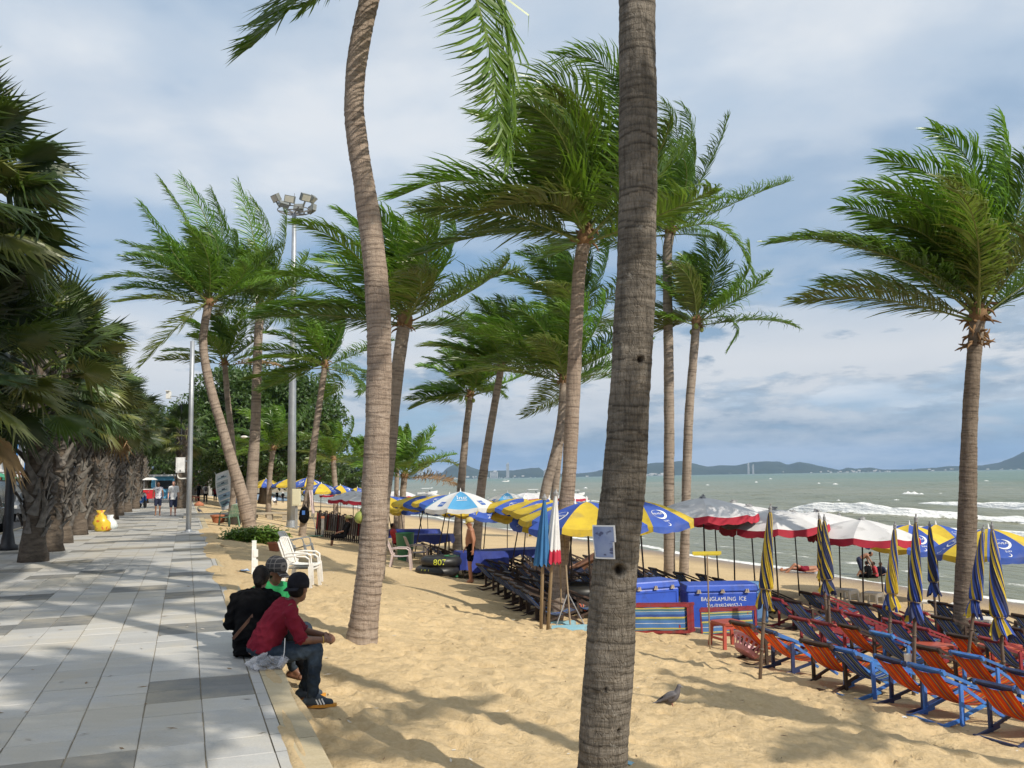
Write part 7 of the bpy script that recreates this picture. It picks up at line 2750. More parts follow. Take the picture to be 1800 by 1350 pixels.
# clothes
SH_RED = mat('crimson_shirt', (0.165, 0.012, 0.026), (0.20, 0.018, 0.032), 7, .9, .2, 90, spec=.12)
DENIM = mat('dark_denim', (0.014, 0.021, 0.034), (0.038, 0.054, 0.075), 5, .9, .25, 120, dirt=(.075, .10, .13), dscale=4, spec=.15)
CL_BLACK = mat('black_cloth', (0.004, 0.004, 0.005), (0.008, 0.008, 0.009), 6, .95, .2, 80, spec=.06)
SH_GRN = mat('green_shirt', (0.008, 0.21, 0.065), (0.012, 0.26, 0.08), 6, .8, .2, 80)
SH_WH = mat('white_shirt', (.74, .75, .77), (.66, .67, .70), 6, .8, .2, 60)
NAVY = mat('navy_shorts', (.012, .018, .05), (.02, .028, .07), 6, .85)
SHOE_N = mat('navy_shoe', (.022, .034, .052), (.04, .055, .075), 12, .75)
SOLE_G = mat('gum_sole', (.60, .27, .035), (.50, .22, .03), 8, .6)
CAP_BK = mat('dark_cap', (.012, .012, .016), (.022, .022, .028), 10, .9, spec=.12)


def plaid_mat():
    m = bpy.data.materials.new('plaid_cap')
    m.use_nodes = True
    t = NT(m.node_tree)
    co = t.n('ShaderNodeTexCoord').outputs['Object']
    s = t.n('ShaderNodeSeparateXYZ', {0: co})
    a = t.math('GREATER_THAN', t.math('FRACT', t.math('MULTIPLY', s.outputs[0], 22.0)), .84)
    b = t.math('GREATER_THAN', t.math('FRACT', t.math('MULTIPLY', s.outputs[2], 22.0)), .84)
    col = t.mix(t.math('MAXIMUM', a, b), (.018, .018, .022), (.10, .095, .095))
    t.n('ShaderNodeOutputMaterial', {0: t.n('ShaderNodeBsdfPrincipled', {'Base Color': col, 'Roughness': .85}).outputs[0]})
    return m


PLAID = plaid_mat()

# --- man in the crimson shirt, sitting on the kerb, elbows on knees (x towards the sea, y along the beach away from us)
_o = on_z(499, 1173, 0.0)
_u, _v = UV(_o)
_u += .14
_o = W(_u, EDGE - .06)
_sz = seat_z(_o.x, _o.y) + .015
_man = thing('person', 'man in a crimson shirt, jeans and a dark reversed cap sitting on the kerb edge', 'person', _o, ANG_V)
J = dict(pelvis=V3(-.12, 0, .12), chest=V3(.00, 0, .36), neck=V3(.15, .01, .545), head=V3(.215, .02, .655),
         sh_l=V3(.10, .185, .475), sh_r=V3(.115, -.18, .465), hip_l=V3(-.07, .10, .10), hip_r=V3(-.07, -.10, .10),
         el_l=V3(.28, .20, .255), el_r=V3(.22, -.215, .235), wr_l=V3(.46, .075, .215), wr_r=V3(.445, -.075, .20),
         kn_l=V3(.38, .15, .10), kn_r=V3(.36, -.12, .135), an_l=V3(.30, .20, _sz + .085), an_r=V3(.33, -.14, _sz + .085),
         to_l=V3(.46, .24, _sz + .005), to_r=V3(.50, -.17, _sz + .005))
J['hd_r'] = V3(.75, .65, -.08)
J['hd_l'] = V3(.80, -.58, -.02)
_look = V3(.72, .68, -.05)
skin_body(_man, J, SKIN_D, .0075, _look, 1.0, True, 1.05, True, palms={'l': V3(-.3, -.6, -.7), 'r': V3(-.2, .8, -.5)})
eyes(J['head'], _look, V3(0, 0, 1), 1.0, _man)
shirt(_man, J, SH_RED, .0085, .92, .022, -.0, 'shirt', .0075, 1.08)
def hem(t, c, ax, r_, w_, m_, name='hem'):
    ax = ax.normalized(); a_ = ax.cross(V3(0, .3, 1)).normalized(); b_ = ax.cross(a_)
    mb = MB(); mb.tube([c + a_ * r_ * math.cos(q) + b_ * r_ * math.sin(q) for q in np.linspace(0, 2 * PI, 19)], w_, 6); obj(name, mb, m_, t, True)
for q in 'lr':
    hem(_man, J['sh_' + q].lerp(J['el_' + q], .99), J['el_' + q] - J['sh_' + q], .058, .006, SH_RED, 'sleeve_hem')
hem(_man, J['neck'] + V3(-.012, 0, -.005), V3(.5, 0, 1), .068, .008, SH_RED, 'collar')
trousers(_man, J, DENIM, .0085, 1.0, .014, 'jeans', .0085)
shoes(_man, J, SHOE_N, SOLE_G, .008, PRINT_W)
cap_dome(J['head'] + V3(0, 0, .02), _look, V3(0, 0, 1), 1.06, CAP_BK, _man, True, True)
mb = MB(); mb.ell(J['head'] - _look.normalized() * .022 + V3(0, 0, .005), (.080, .080, .085), None, 14, 10); obj('hair', mb, HAIR, _man, True)
mb = MB(); mb.tube([J['wr_r'] - (J['wr_r'] - J['el_r']).normalized() * .02 + V3(.0, .031 * math.cos(a), .031 * math.sin(a)) for a in np.linspace(0, 2 * PI, 15)], .005, 5); obj('bracelet', mb, mat('gold_band', (.7, .45, .08), rough=.3), _man)

# --- woman in black beside him, seen from behind, bag strap across her back
_p = W(_u + .52, EDGE - .20)
_wo = thing('person', 'woman in black with dark tied hair and a bag strap across her back', 'person', _p, ANG_U - .25)
_wo.scale = (.95, .95, .95)
J = dict(pelvis=V3(0, 0, .14), chest=V3(.06, 0, .44), neck=V3(.13, -.02, .625), head=V3(.17, -.04, .755),
         sh_l=V3(.09, .19, .555), sh_r=V3(.10, -.19, .545), hip_l=V3(.03, .11, .12), hip_r=V3(.03, -.11, .12),
         el_l=V3(.10, .26, .30), el_r=V3(.16, -.26, .29), wr_l=V3(.28, .14, .20), wr_r=V3(.32, -.16, .20),
         kn_l=V3(.42, .05, .16), kn_r=V3(.30, -.34, .14), an_l=V3(.45, -.25, .06), an_r=V3(.36, -.47, -.25), to_l=V3(.55, -.34, .02), to_r=V3(.42, -.60, -.33))
_lk = V3(.90, .05, -.10)
skin_body(_wo, J, SKIN_D, .010, _lk, .98, True, .7, True, k=.98)
shirt(_wo, J, CL_BLACK, .012, 1.5, .038, 0.0, 'blouse', .010, 1.15, .14, 1.08)
trousers(_wo, J, CL_BLACK, .013, 1.0, .03, 'skirt', .006, 1.1)
mb = MB()
mb.ell(J['head'] + V3(-.022, 0, .022), (.098, .088, .108), None, 16, 12)
mb.ell(J['head'] + V3(-.105, .01, -.03), (.05, .05, .06), None, 12, 8)
mb.cap2(J['head'] + V3(-.09, .01, -.05), J['head'] + V3(-.10, .02, -.17), .04, .022, 10)
organic('hair', mb, HAIR, .008, _wo, 2, .003, 2)
mb = MB()
for a, b in ((V3(.17, -.15, .615), V3(.02, -.13, .575)), (V3(.02, -.13, .575), V3(-.115, .0, .40)), (V3(-.115, .0, .40), V3(-.165, .17, .20))):
    mb.bar(a, b, .03, .008, up=(1, 0, .3))
obj('bag_strap', mb, mat('brown_leather', (.10, .045, .025)), _wo)

# --- boy in green facing them
_p = W(_u + 1.22, EDGE - .03)
_gr = thing('person', 'person in a green shirt and plaid cap sitting beyond the woman in black', 'person', _p, ANG_U + PI + .55)
J = dict(pelvis=V3(0, 0, .12), chest=V3(.05, 0, .42), neck=V3(.11, 0, .60), head=V3(.15, .0, .72),
         sh_l=V3(.08, .175, .535), sh_r=V3(.08, -.175, .535), hip_l=V3(.04, .09, .10), hip_r=V3(.04, -.09, .10),
         el_l=V3(.12, .25, .30), el_r=V3(.14, -.23, .30), wr_l=V3(.30, .12, .20), wr_r=V3(.30, -.10, .20),
         kn_l=V3(.36, .22, .14), kn_r=V3(.40, -.06, .12), an_l=V3(.30, .32, -.25), an_r=V3(.30, .12, -.25), to_l=V3(.42, .36, -.34), to_r=V3(.42, .16, -.34))
_lk = V3(.85, .30, -.28)
skin_body(_gr, J, SKIN_D, .0095, _lk, .98, True, .8, True, k=.94)
eyes(J['head'], _lk, V3(0, 0, 1), .98, _gr)
shirt(_gr, J, SH_GRN, .009, .9, .024, 0, 'shirt', .007, 1.1)
trousers(_gr, J, DENIM, .012, 1.0, .014, 'trousers', .004)
mb = MB(); mb.ell(J['head'] - _lk.normalized() * .018 + V3(0, 0, .006), (.082, .086, .088), None, 14, 10); obj('hair', mb, HAIR, _gr, True)
cap_dome(J['head'] + V3(.0, 0, .022), _lk, V3(0, 0, 1), 1.10, PLAID, _gr, True, False)

# --- what they have set down: clear bag with a cup and straw
_p = on_z(470, 1176, 0.006)
t = thing('plastic_bag', 'clear plastic bag with a lidded cup and straw lying beside the man in crimson', 'bag', _p, .2)
mb = MB()
rs = np.random.RandomState(8)
n, m = 28, 14
vs = []
for j in range(m + 1):
    th = PI * j / m
    for i in range(n):
        ph = 2 * PI * i / n
        r_ = 1 + .16 * math.sin(5 * ph + 3 * th) + .12 * math.sin(9 * ph - 5 * th) + rs.uniform(-.09, .09)
        vs.append((.15 * r_ * math.sin(th) * math.cos(ph), .085 * r_ * math.sin(th) * math.sin(ph), max(0.0, .055 + .06 * r_ * math.cos(th) * (1.2 if math.cos(ph) < 0 else .9))))
mb.add(vs, [(j * n + i, (j + 1) * n + i, (j + 1) * n + (i + 1) % n, j * n + (i + 1) % n) for j in range(m) for i in range(n)])
obj('film', mb, CLEAR, t)
t2 = thing('drink_cup', 'clear takeaway cup with a white straw tipped in the plastic bag', 'cup', _p + Vector((.13, .0, .05)), 0)
t2.rotation_euler = (.1, .5, .3)
mb = MB(); mb.lathe([(.028, -.05), (.040, .055), (.037, .055), (.026, -.046)], 16); obj('body', mb, CLEAR, t2, True)
mb = MB(); mb.lathe([(.027, -.045), (.033, .01)], 14); obj('ice', mb, mat('crushed_ice', (.62, .60, .60), (.40, .38, .38), 60, .3), t2)
mb = MB(); mb.tube([(0, 0, .0), (-.03, 0, .09), (-.085, .0, .20)], .0045, 6); obj('straw', mb, PRINT_W, t2)
_p = on_z(437, 1163, 0.0)
t = thing('handbag', 'small black bag on the slabs between the woman and the man in crimson', 'bag', _p + Vector((.03, .25, 0)), .3)
mb = MB(); mb.ell((0, 0, .07), (.13, .08, .075), None, 14, 8); obj('body', mb, CL_BLACK, t, True)
mb = MB(); mb.tube([(-.08, 0, .12), (-.03, 0, .19), (.04, 0, .18), (.09, 0, .12)], .008, 6); obj('strap', mb, mat('grey_strap', (.20, .20, .20)), t)

# --- walkers coming along the promenade
def walker(label, px, py, h, sk, sh, tr, look, hairm, stride, seed, tlen=.45, sleeve=.6, rz=None, loose=.1, female=False, pack=None, bag=None, lit_voxel=.018, arm=.12, hat=None):
    p = on_z(px, py, 0.0) if UV(on_z(px, py, 0.0))[1] < EDGE else on_sand(px, py)
    t = thing('person', label, 'person', p, rz if rz is not None else math.atan2(-p.y, -p.x))
    J = standing(h, stride, arm)
    k = h / 1.72 * (.92 if female else 1.0)
    skin_body(t, J, sk, lit_voxel, look, h / 1.72, True, .5, True, k=k)
    if sh is not None:
        shirt(t, J, sh, lit_voxel, sleeve, .02, 0.0, 'shirt', .003, 1.08, loose, k)
    if tr is not None:
        trousers(t, J, tr, lit_voxel, tlen, .014, 'shorts' if tlen < .6 else 'trousers', .003, k, 1.05)
    mb = MB()
    hd = J['head']
    mb.ell(hd + V3(-.018, 0, .025), (.088, .084, .092), None, 12, 8)
    if female:
        mb.cap2(hd + V3(-.07, 0, 0), hd + V3(-.09, 0, -.14), .06, .04, 8)
    obj('hair', mb, hairm, t, True)
    if hat is not None:
        cap_dome(hd + V3(0, 0, .03), look, V3(0, 0, 1), 1.12, hat, t)
    if pack is not None:
        mb = MB(); mb.ell(J['chest'] + V3(-.19, 0, .0), (.10, .15, .22), None, 12, 8); obj('backpack', mb, pack, t, True)
    for q in 'lr':
        mb = MB()
        a = J['to_' + q]
        mb.box((a.x - .08, a.y, .008), (.26, .09, .018)); obj('sandal', mb, CL_BLACK, t)
    return t


walker('woman walking towards us in a pale printed top and very short navy shorts', 277, 906, 1.70, SKIN, mat('pale_print_top', (.62, .62, .68), (.22, .22, .30), 14, .8, lo=.52, hi=.58), NAVY, V3(1, .1, -.05), HAIR, .10, 1, .42, .15, None, .06, True)
walker('red faced man walking towards us in a white open shirt and dark knee shorts', 304, 906, 1.74, SKIN_P, SH_WH, NAVY, V3(1, -.1, -.1), mat('brown_hair', (.06, .035, .02)), .12, 2, .50, .75, None, .14)
walker('person with a grey backpack walking away under the trees', 361, 884, 1.72, SKIN, SH_WH, CL_BLACK, V3(1, 0, 0), HAIR, .12, 3, 1.0, .8, ANG_U + .1, .08, False, mat('grey_backpack', (.10, .10, .13)))
walker('person in a dark red shirt standing in the far shade left of the poster', 378, 882, 1.68, SKIN_D, SH_RED, CL_BLACK, V3(1, 0, 0), HAIR, .05, 4, 1.0, .8, -1.2)
walker('person dressed in dark clothes standing in the far shade beside the backpacker', 349, 882, 1.75, SKIN_D, CL_BLACK, CL_BLACK, V3(1, 0, 0), HAIR, .05, 5, 1.0, .9, -2.2)
walker('person in a pale cap standing far off by the switch box', 497, 884, 1.7, SKIN_D, CL_BLACK, DENIM, V3(1, 0, 0), HAIR, .04, 6, 1.0, .8, -1.5, .05, False, None, None, .02, .1, SH_WH)
walker('dark dressed person standing under the distant parasol left of the floodlight mast', 487, 880, 1.75, SKIN_D, CL_BLACK, CL_BLACK, V3(1, 0, 0), HAIR, .04, 7, 1.0, .9, -1.0)

# --- bare chested man standing under the parasols
_p = on_sand(828, 1024)
t = thing('person', 'bare chested sunburnt older man in dark trunks standing under the parasols', 'person', _p, PI + .15)
J = standing(1.74, .02, .05)
J['wr_r'] = V3(.12, -.22, .93); J['el_r'] = V3(-.06, -.25, 1.14)
_sk = mat('skin_sunburnt', (.34, .150, .085), (.40, .18, .105), 9, .5)
skin_body(t, J, _sk, .012, V3(1, .1, -.2), 1.0, True, .6, True, 1.0, 1.35)
trousers(t, J, CL_BLACK, .013, .32, .012, 'trunks', .003)
mb = MB(); mb.ell(J['head'] + V3(-.02, 0, .03), (.086, .082, .085), None, 14, 10); obj('hair', mb, mat('grey_hair', (.35, .32, .29), (.45, .42, .40), 40, .7), t, True)
cap_dome(J['head'] + V3(0, 0, .03), V3(1, .1, -.1), V3(0, 0, 1), 1.1, mat('straw_visor', (.55, .42, .12)), t)

# --- people sitting and lying in the shade
def sitter(label, loc, rz, sk, sh, tr, cap=None, recline=.25, voxel=.016, hs=1.0, seat=.36):
    t = thing('person', label, 'person', loc, rz)
    s = seat
    J = dict(pelvis=V3(0, 0, s + .10), chest=V3(-.06 - recline * .3, 0, s + .40), neck=V3(-.10 - recline * .55, 0, s + .60), head=V3(-.08 - recline * .6, 0, s + .73),
             sh_l=V3(-.08 - recline * .5, .18, s + .53), sh_r=V3(-.08 - recline * .5, -.18, s + .53), hip_l=V3(.02, .09, s + .08), hip_r=V3(.02, -.09, s + .08),
             el_l=V3(.02, .25, s + .28), el_r=V3(.02, -.25, s + .28), wr_l=V3(.22, .17, s + .22), wr_r=V3(.22, -.17, s + .22),
             kn_l=V3(.42, .11, s + .10), kn_r=V3(.42, -.11, s + .10), an_l=V3(.48, .11, .07), an_r=V3(.46, -.11, .07), to_l=V3(.62, .12, .01), to_r=V3(.60, -.12, .01))
    look = V3(1, 0, -.1)
    skin_body(t, J, sk, voxel, look, hs, True, .5, True)
    if sh is not None:
        shirt(t, J, sh, voxel, .8, .02, 0, 'shirt', .003)
    trousers(t, J, tr, voxel, .7 if sh is not None else .35, .013, 'trousers', .003)
    mb = MB(); mb.ell(J['head'] + V3(-.02, 0, .02), (.088, .084, .094), None, 12, 8); obj('hair', mb, HAIR, t, True)
    if cap is not None:
        cap_dome(J['head'] + V3(0, 0, .025), look, V3(0, 0, 1), 1.12, cap, t)
    return t


sitter('person in a cap and dark shirt sitting left of the pale curved trunk', on_sand(604, 962), ANG_V + PI - .2, SKIN_D, CL_BLACK, CL_BLACK, mat('olive_cap', (.20, .19, .06)), .15)
sitter('person in a bright red top sitting behind the shade toned white chair', on_sand(697, 975), .2, SKIN_D, mat('bright_red_top', (.45, .02, .03)), CL_BLACK, None, .1)
sitter('tanned bather reclining in a deck chair just left of the nearest trunk', on_sand(1015, 1030), ANG_V + PI - .3, SKIN_D, None, NAVY, None, .9, .016, 1.0, .30)
sitter('dark haired person sitting on the sand far off beside the stone bench', on_sand(482, 888), -.8, SKIN_D, SH_WH, CL_BLACK, None, .1, .02)

# --- at the water's edge
_p = on_sand(1415, 1007)
t = thing('person', 'sunbather lying face up on the sand near the water', 'person', _p + Vector((0, 0, .02)), PI + .05)
J = dict(pelvis=V3(0, 0, .12), chest=V3(-.32, 0, .14), neck=V3(-.54, 0, .12), head=V3(-.68, 0, .12), sh_l=V3(-.48, .18, .11), sh_r=V3(-.48, -.18, .11), hip_l=V3(.04, .09, .11), hip_r=V3(.04, -.09, .11),
         el_l=V3(-.22, .30, .06), el_r=V3(-.22, -.30, .06), wr_l=V3(.02, .30, .06), wr_r=V3(.02, -.30, .06), kn_l=V3(.44, .13, .32), kn_r=V3(.46, -.12, .14), an_l=V3(.72, .13, .07), an_r=V3(.88, -.13, .07), to_l=V3(.84, .14, .03), to_r=V3(.95, -.14, .12))
skin_body(t, J, _sk, .016, V3(0, 0, 1), 1.0, True, .3, True, up=V3(-1, 0, 0))
trousers(t, J, SH_RED, .016, .2, .01, 'swimsuit', .002)
mb = MB(); mb.ell(J['head'] + V3(-.03, 0, -.02), (.085, .085, .08), None, 12, 8); obj('hair', mb, HAIR, t, True)

_p = on_sand(1513, 1017)
t = thing('person', 'bare backed boy bending forward over the sand at the water edge', 'person', _p, -.15)
t.scale = (.78, .78, .78)
J = dict(pelvis=V3(-.05, 0, .88), chest=V3(.20, 0, 1.05), neck=V3(.40, 0, 1.14), head=V3(.52, 0, 1.16), sh_l=V3(.34, .18, 1.08), sh_r=V3(.34, -.18, 1.08), hip_l=V3(-.04, .09, .85), hip_r=V3(-.04, -.09, .85),
         el_l=V3(.42, .2, .82), el_r=V3(.46, -.2, .84), wr_l=V3(.52, .15, .60), wr_r=V3(.60, -.15, .62), kn_l=V3(.10, .12, .46), kn_r=V3(.02, -.12, .46), an_l=V3(.06, .13, .08), an_r=V3(-.22, -.13, .10), to_l=V3(.2, .14, .01), to_r=V3(-.08, -.14, .01))
skin_body(t, J, SKIN, .015, V3(.8, 0, -.6), 1.0)
trousers(t, J, NAVY, .016, .5, .014, 'shorts', .003)
mb = MB(); mb.ell(J['head'] + V3(-.01, 0, .03), (.09, .085, .085), None, 12, 8); obj('hair', mb, HAIR, t, True)
for k, (px, py, sh, lb) in enumerate(((1528, 1020, CL_BLACK, 'child in dark clothes crouching at the water edge, left of three'), (1540, 1021, mat('red_swim_top', (.45, .03, .04)), 'child with a red top crouching at the water edge, middle of three'), (1551, 1021, NAVY, 'child in navy crouching at the water edge, right of three'))):
    sitter(lb, on_sand(px, py), 2.2 + k * .8, SKIN_D, sh, CL_BLACK, None, -.3, .016, 1.0, .12).scale = (.72, .72, .72)

# pigeons
PIG_G = mat('pigeon_grey', (.075, .068, .078), (.13, .12, .125), 14, .6)
PIG_D = mat('pigeon_dark', (.022, .018, .026), (.045, .035, .045), 14, .55)
PIG_F = mat('pigeon_foot', (.30, .09, .08))


def pigeon(label, loc, rz, s=1.0, vox=.006):
    t = thing('pigeon', label, 'bird', loc, rz)
    mb = MB()
    M3 = Matrix.Rotation(.38, 3, 'Y')
    mb.ell((0, 0, .105), (.095, .058, .062), M3.inverted() if False else Matrix.Rotation(-.42, 3, 'Y'), 16, 12)
    mb.cap2((.06, 0, .14), (.085, 0, .205), .040, .024, 12)
    mb.ell((.092, 0, .222), (.026, .021, .023), None, 12, 8)
    mb.cap2((-.05, 0, .085), (-.20, 0, .035), .036, .014, 10, 0, .55)
    mb.v = [(x * s, y * s, z * s) for x, y, z in mb.v]
    b = organic('body', mb, PIG_G, vox * s, t, 3)
    for q in (-1, 1):
        mb = MB()
        rows = []
        for f, w_, z in ((0, .012, .155), (.25, .040, .135), (.55, .040, .105), (.85, .022, .070), (1, .004, .050)):
            x = .055 - .215 * f
            y = q * (.060 - .030 * f)
            rows.append([Vector((x, y + q * .006, z + w_ * .5)), Vector((x, y + q * .010, z - w_ * .2)), Vector((x + .01, y + q * .002, z - w_)), Vector((x, y - q * .004, z))])
        mb.loft([[p * s for p in r_] for r_ in rows])
        obj('wing', mb, PIG_D if q > 0 else PIG_G, t, True)
        mb = MB()
        mb.tube([V3(.005, q * .022, .055) * s, V3(.015, q * .024, .02) * s, V3(.012, q * .024, .003) * s], .005 * s, 6)
        for a in (-.5, 0, .5):
            mb.tube([V3(.012, q * .024, .004) * s, V3(.012 + .032 * math.cos(a), q * .024 + .032 * math.sin(a), .001) * s], .003 * s, 5)
        obj('leg', mb, PIG_F, t)
    mb = MB(); mb.cap2(V3(.112, 0, .221) * s, V3(.136, 0, .210) * s, .006 * s, .0025 * s, 8); obj('beak', mb, CAP_G, t)
    mb = MB()
    rows = [[V3(-.17, -.022, .045) * s, V3(-.17, .022, .045) * s, V3(-.17, .018, .035) * s, V3(-.17, -.018, .035) * s], [V3(-.265, -.030, .012) * s, V3(-.265, .030, .012) * s, V3(-.265, .028, .007) * s, V3(-.265, -.028, .007) * s]]
    mb.loft(rows); obj('tail', mb, PIG_D, t)
    return t


_p = on_sand(1180, 1243)
pigeon('grey pigeon standing on the sand right of the nearest trunk', _p, -.12, 1.0)
_p = on_z(350, 901, .02)
pigeon('dark pigeon on the step far down the promenade', _p, 2.6, 1.2, .01)
# posts and poles
def grey_post():
    p = on_z(331, 936, 0)
    t = thing('steel_post', 'tall plain grey steel post standing on the promenade with a white cabinet', 'post', p)
    top = at_depth(329.5, 600, p.y)
    h_ = top.z
    mb = MB(); mb.lathe([(.085, 0), (.085, h_ * .3), (.08, h_ * .6), (.074, h_), (.02, h_ + .02)], 20); obj('pole', mb, STEEL, t, True)
    mb = MB(); mb.lathe([(.24, 0), (.24, .03), (.12, .05), (.11, .10)], 16); obj('base_plate', mb, STEEL, t)
    c = at_depth(317, 818, p.y - .05) - p
    return t, p


_post, _pp = grey_post()
_c = at_depth(317.5, 818, _pp.y)
t = thing('control_cabinet', 'white control cabinet hung on a curved pipe beside the grey post', 'cabinet', _c, .12)
k = _pp.y / FPX
mb = MB()
w_, h_, d_ = 14 * k, 25 * k, .16
mb.box((0, 0, 0), (w_, d_, h_)); obj('body', mb, mat('white_enamel', (.82, .82, .82)), t)
mb = MB(); mb.box((.02, -d_ / 2 - .008, .01), (w_ * .80, .016, h_ * .90)); obj('door', mb, mat('white_enamel', (.82, .82, .82)), t)
mb = MB(); mb.box((.02, -d_ / 2 - .02, -h_ * .36), (.05, .02, .05)); obj('lock', mb, CAP_G, t)
mb = MB(); mb.box((0, 0, h_ / 2 + .012), (w_ * 1.06, d_ * 1.1, .024)); obj('cap', mb, mat('white_enamel', (.82, .82, .82)), t)
mb = MB()
q = [Vector((-.08, 0, -h_ / 2)), Vector((-.09, 0, -h_ / 2 - .12)), Vector((-.02, 0, -h_ / 2 - .2)), (_pp - _c) * 1.0 + Vector((-.1, 0, _c.z - h_ / 2 - .2))]
q[3] = Vector((_pp.x - _c.x - .08, _pp.y - _c.y, -h_ / 2 - .20))
S = spline(np.array([tuple(a) for a in q]), 14)
mb.tube([tuple(a) for a in S], .022, 8); obj('conduit', mb, WHITE_PL, t, True)
mb = MB(); mb.bar((w_ / 2, 0, h_ * .3), (_pp.x - _c.x - .07, _pp.y - _c.y, h_ * .3), .04, .04); obj('bracket', mb, STEEL, t)

# thin pole with a curved arm and white camera
_d = 58.0
_b = at_depth(319, 840, _d); _b.z = 0
t = thing('camera_pole', 'thin dark pole with a curved arm carrying a white surveillance camera', 'camera pole', _b)
a1, a2, a3 = at_depth(319, 712, _d) - _b, at_depth(313, 698, _d) - _b, at_depth(297, 696, _d) - _b
mb = MB(); mb.tube([(0, 0, 0), (0, 0, 1.5), a1], .06, 8); obj('pole', mb, BLACK_M, t, True)
S = spline(np.array([tuple(a1), tuple(a1 + Vector((0, 0, .12))), tuple(a2), tuple(a3)]), 12)
mb = MB(); mb.tube([tuple(a) for a in S], .025, 8); obj('arm', mb, STEEL, t, True)
mb = MB(); mb.box(a3 + Vector((-.02, 0, .06)), (.24, .32, .48)); mb.box(a3 + Vector((-.02, -.18, .32)), (.28, .2, .05)); obj('camera', mb, WHITE_PL, t)


# black lamp post at the left
def lamp_post(label, u, v, h, r_=.115, group=None):
    p = W(u, v)
    t = thing('lamp_post', label, 'lamp post', p, 0, group)
    mb = MB(); mb.lathe([(r_ * 2.2, -.02), (r_ * 2.2, .10), (r_ * 1.5, .16), (r_ * 1.25, .35), (r_, .5), (r_ * .8, h), (r_ * .2, h + .02)], 18); obj('pole', mb, BLACK_M, t, True)
    mb = MB(); mb.tube([(0, 0, h - .02), (.0, 0, h + .3), (-.5, 0, h + .5), (-1.1, 0, h + .5)], .05, 8); obj('arm', mb, BLACK_M, t, True)
    mb = MB(); mb.ell((-1.2, 0, h + .46), (.35, .13, .08), None, 12, 8); obj('lamp_head', mb, STEEL, t, True)
    return t


_q = on_z(13, 967, 0)
_uq, _vq = UV(_q)
lamp_post('black lamp post with a flared foot at the left edge', _uq, _vq, 8.0, .115, 'black lamp posts along the road')
for k in range(4):
    lamp_post('black lamp post farther along the road, %s from the near one' % ('second', 'third', 'fourth', 'fifth')[k], _uq + 22 * (k + 1), _vq - .4, 8.0, .115, 'black lamp posts along the road')


# floodlight mast
def mast(label, px, ytop, depth, foot_py, lamps=True, sc_=1.0):
    p = at_depth(px + 2, foot_py, depth)
    p.z = seat_z(p.x, p.y) if UV(p)[1] > EDGE else 0
    t = thing('floodlight_mast', label, 'floodlight mast', p, 0, 'floodlight masts over the beach')
    top = at_depth(px - 2, ytop, depth)
    h_ = top.z - p.z
    mb = MB(); mb.lathe([(.24 * sc_, 0), (.22 * sc_, h_ * .3), (.17 * sc_, h_ * .7), (.12 * sc_, h_), (.02, h_ + .05)], 18); obj('pole', mb, STEEL, t, True)
    mb = MB(); mb.lathe([(.45 * sc_, 0), (.45 * sc_, .06), (.28 * sc_, .08), (.25 * sc_, .4)], 16); obj('base', mb, STEEL, t)
    mb = MB()
    R1 = .95 * sc_
    mb.tube([(R1 * math.cos(a), R1 * math.sin(a), h_ + .06) for a in np.linspace(0, 2 * PI, 25)],   .03 * sc_, 6)
    mb.tube([(R1 * .6 * math.cos(a), R1 * .6 * math.sin(a), h_ - .05) for a in np.linspace(0, 2 * PI, 21)], .04 * sc_, 6)
    for q in range(6):
        a = q * PI / 3
        mb.bar((.1 * math.cos(a), .1 * math.sin(a), h_ - .1), (R1 * math.cos(a), R1 * math.sin(a), h_ + .06), .06, .08)
    mb.tube([(0, 0, h_), (0, 0, h_ + 1.1 * sc_)], .015, 5)
    obj('lamp_ring', mb, mat('mast_metal', (.28, .28, .28), (.22, .22, .23), 5, .5, metal=.4), t)
    for q in range(8):
        a = -PI / 2 + q * PI / 4
        if q == 6: continue
        c = Vector((R1 * (1.1 + .15 * (q % 2)) * math.cos(a), R1 * (1.1 + .15 * (q % 2)) * math.sin(a), h_ + (.40 + .16 * (q % 3)) * sc_))
        rot = Matrix.Rotation(a + PI / 2, 3, 'Z') @ Matrix.Rotation(.25 + .3 * (q % 3), 3, 'X') @ Matrix.Rotation(.2 - .2 * (q % 3), 3, 'Y')
        mb = MB(); mb.box(c, (.58 * sc_, .24 * sc_, .42 * sc_), rot)
        mb.bar(c + Vector((0, 0, -.2 * sc_)), Vector((R1 * math.cos(a), R1 * math.sin(a), h_ + .06)), .08, .06)
        f_ = obj('floodlight', mb, mat('floodlight_housing', (.13, .14, .13), (.18, .19, .18), 5, .5), t)
        mb = MB(); mb.box(c + rot @ Vector((0, -.127 * sc_, 0)), (.50 * sc_, .012, .34 * sc_), rot); obj('glass', mb, mat('floodlight_glass', (.45, .44, .38), (.52, .50, .44), 4, .15), f_)
    return t


mast('tall grey floodlight mast with a ring of lamps rising beside the beach', 510, 372, 50, 907)
mast('distant floodlight mast peeping over the dark round tree', 433, 640, 120, 880, True, .85)
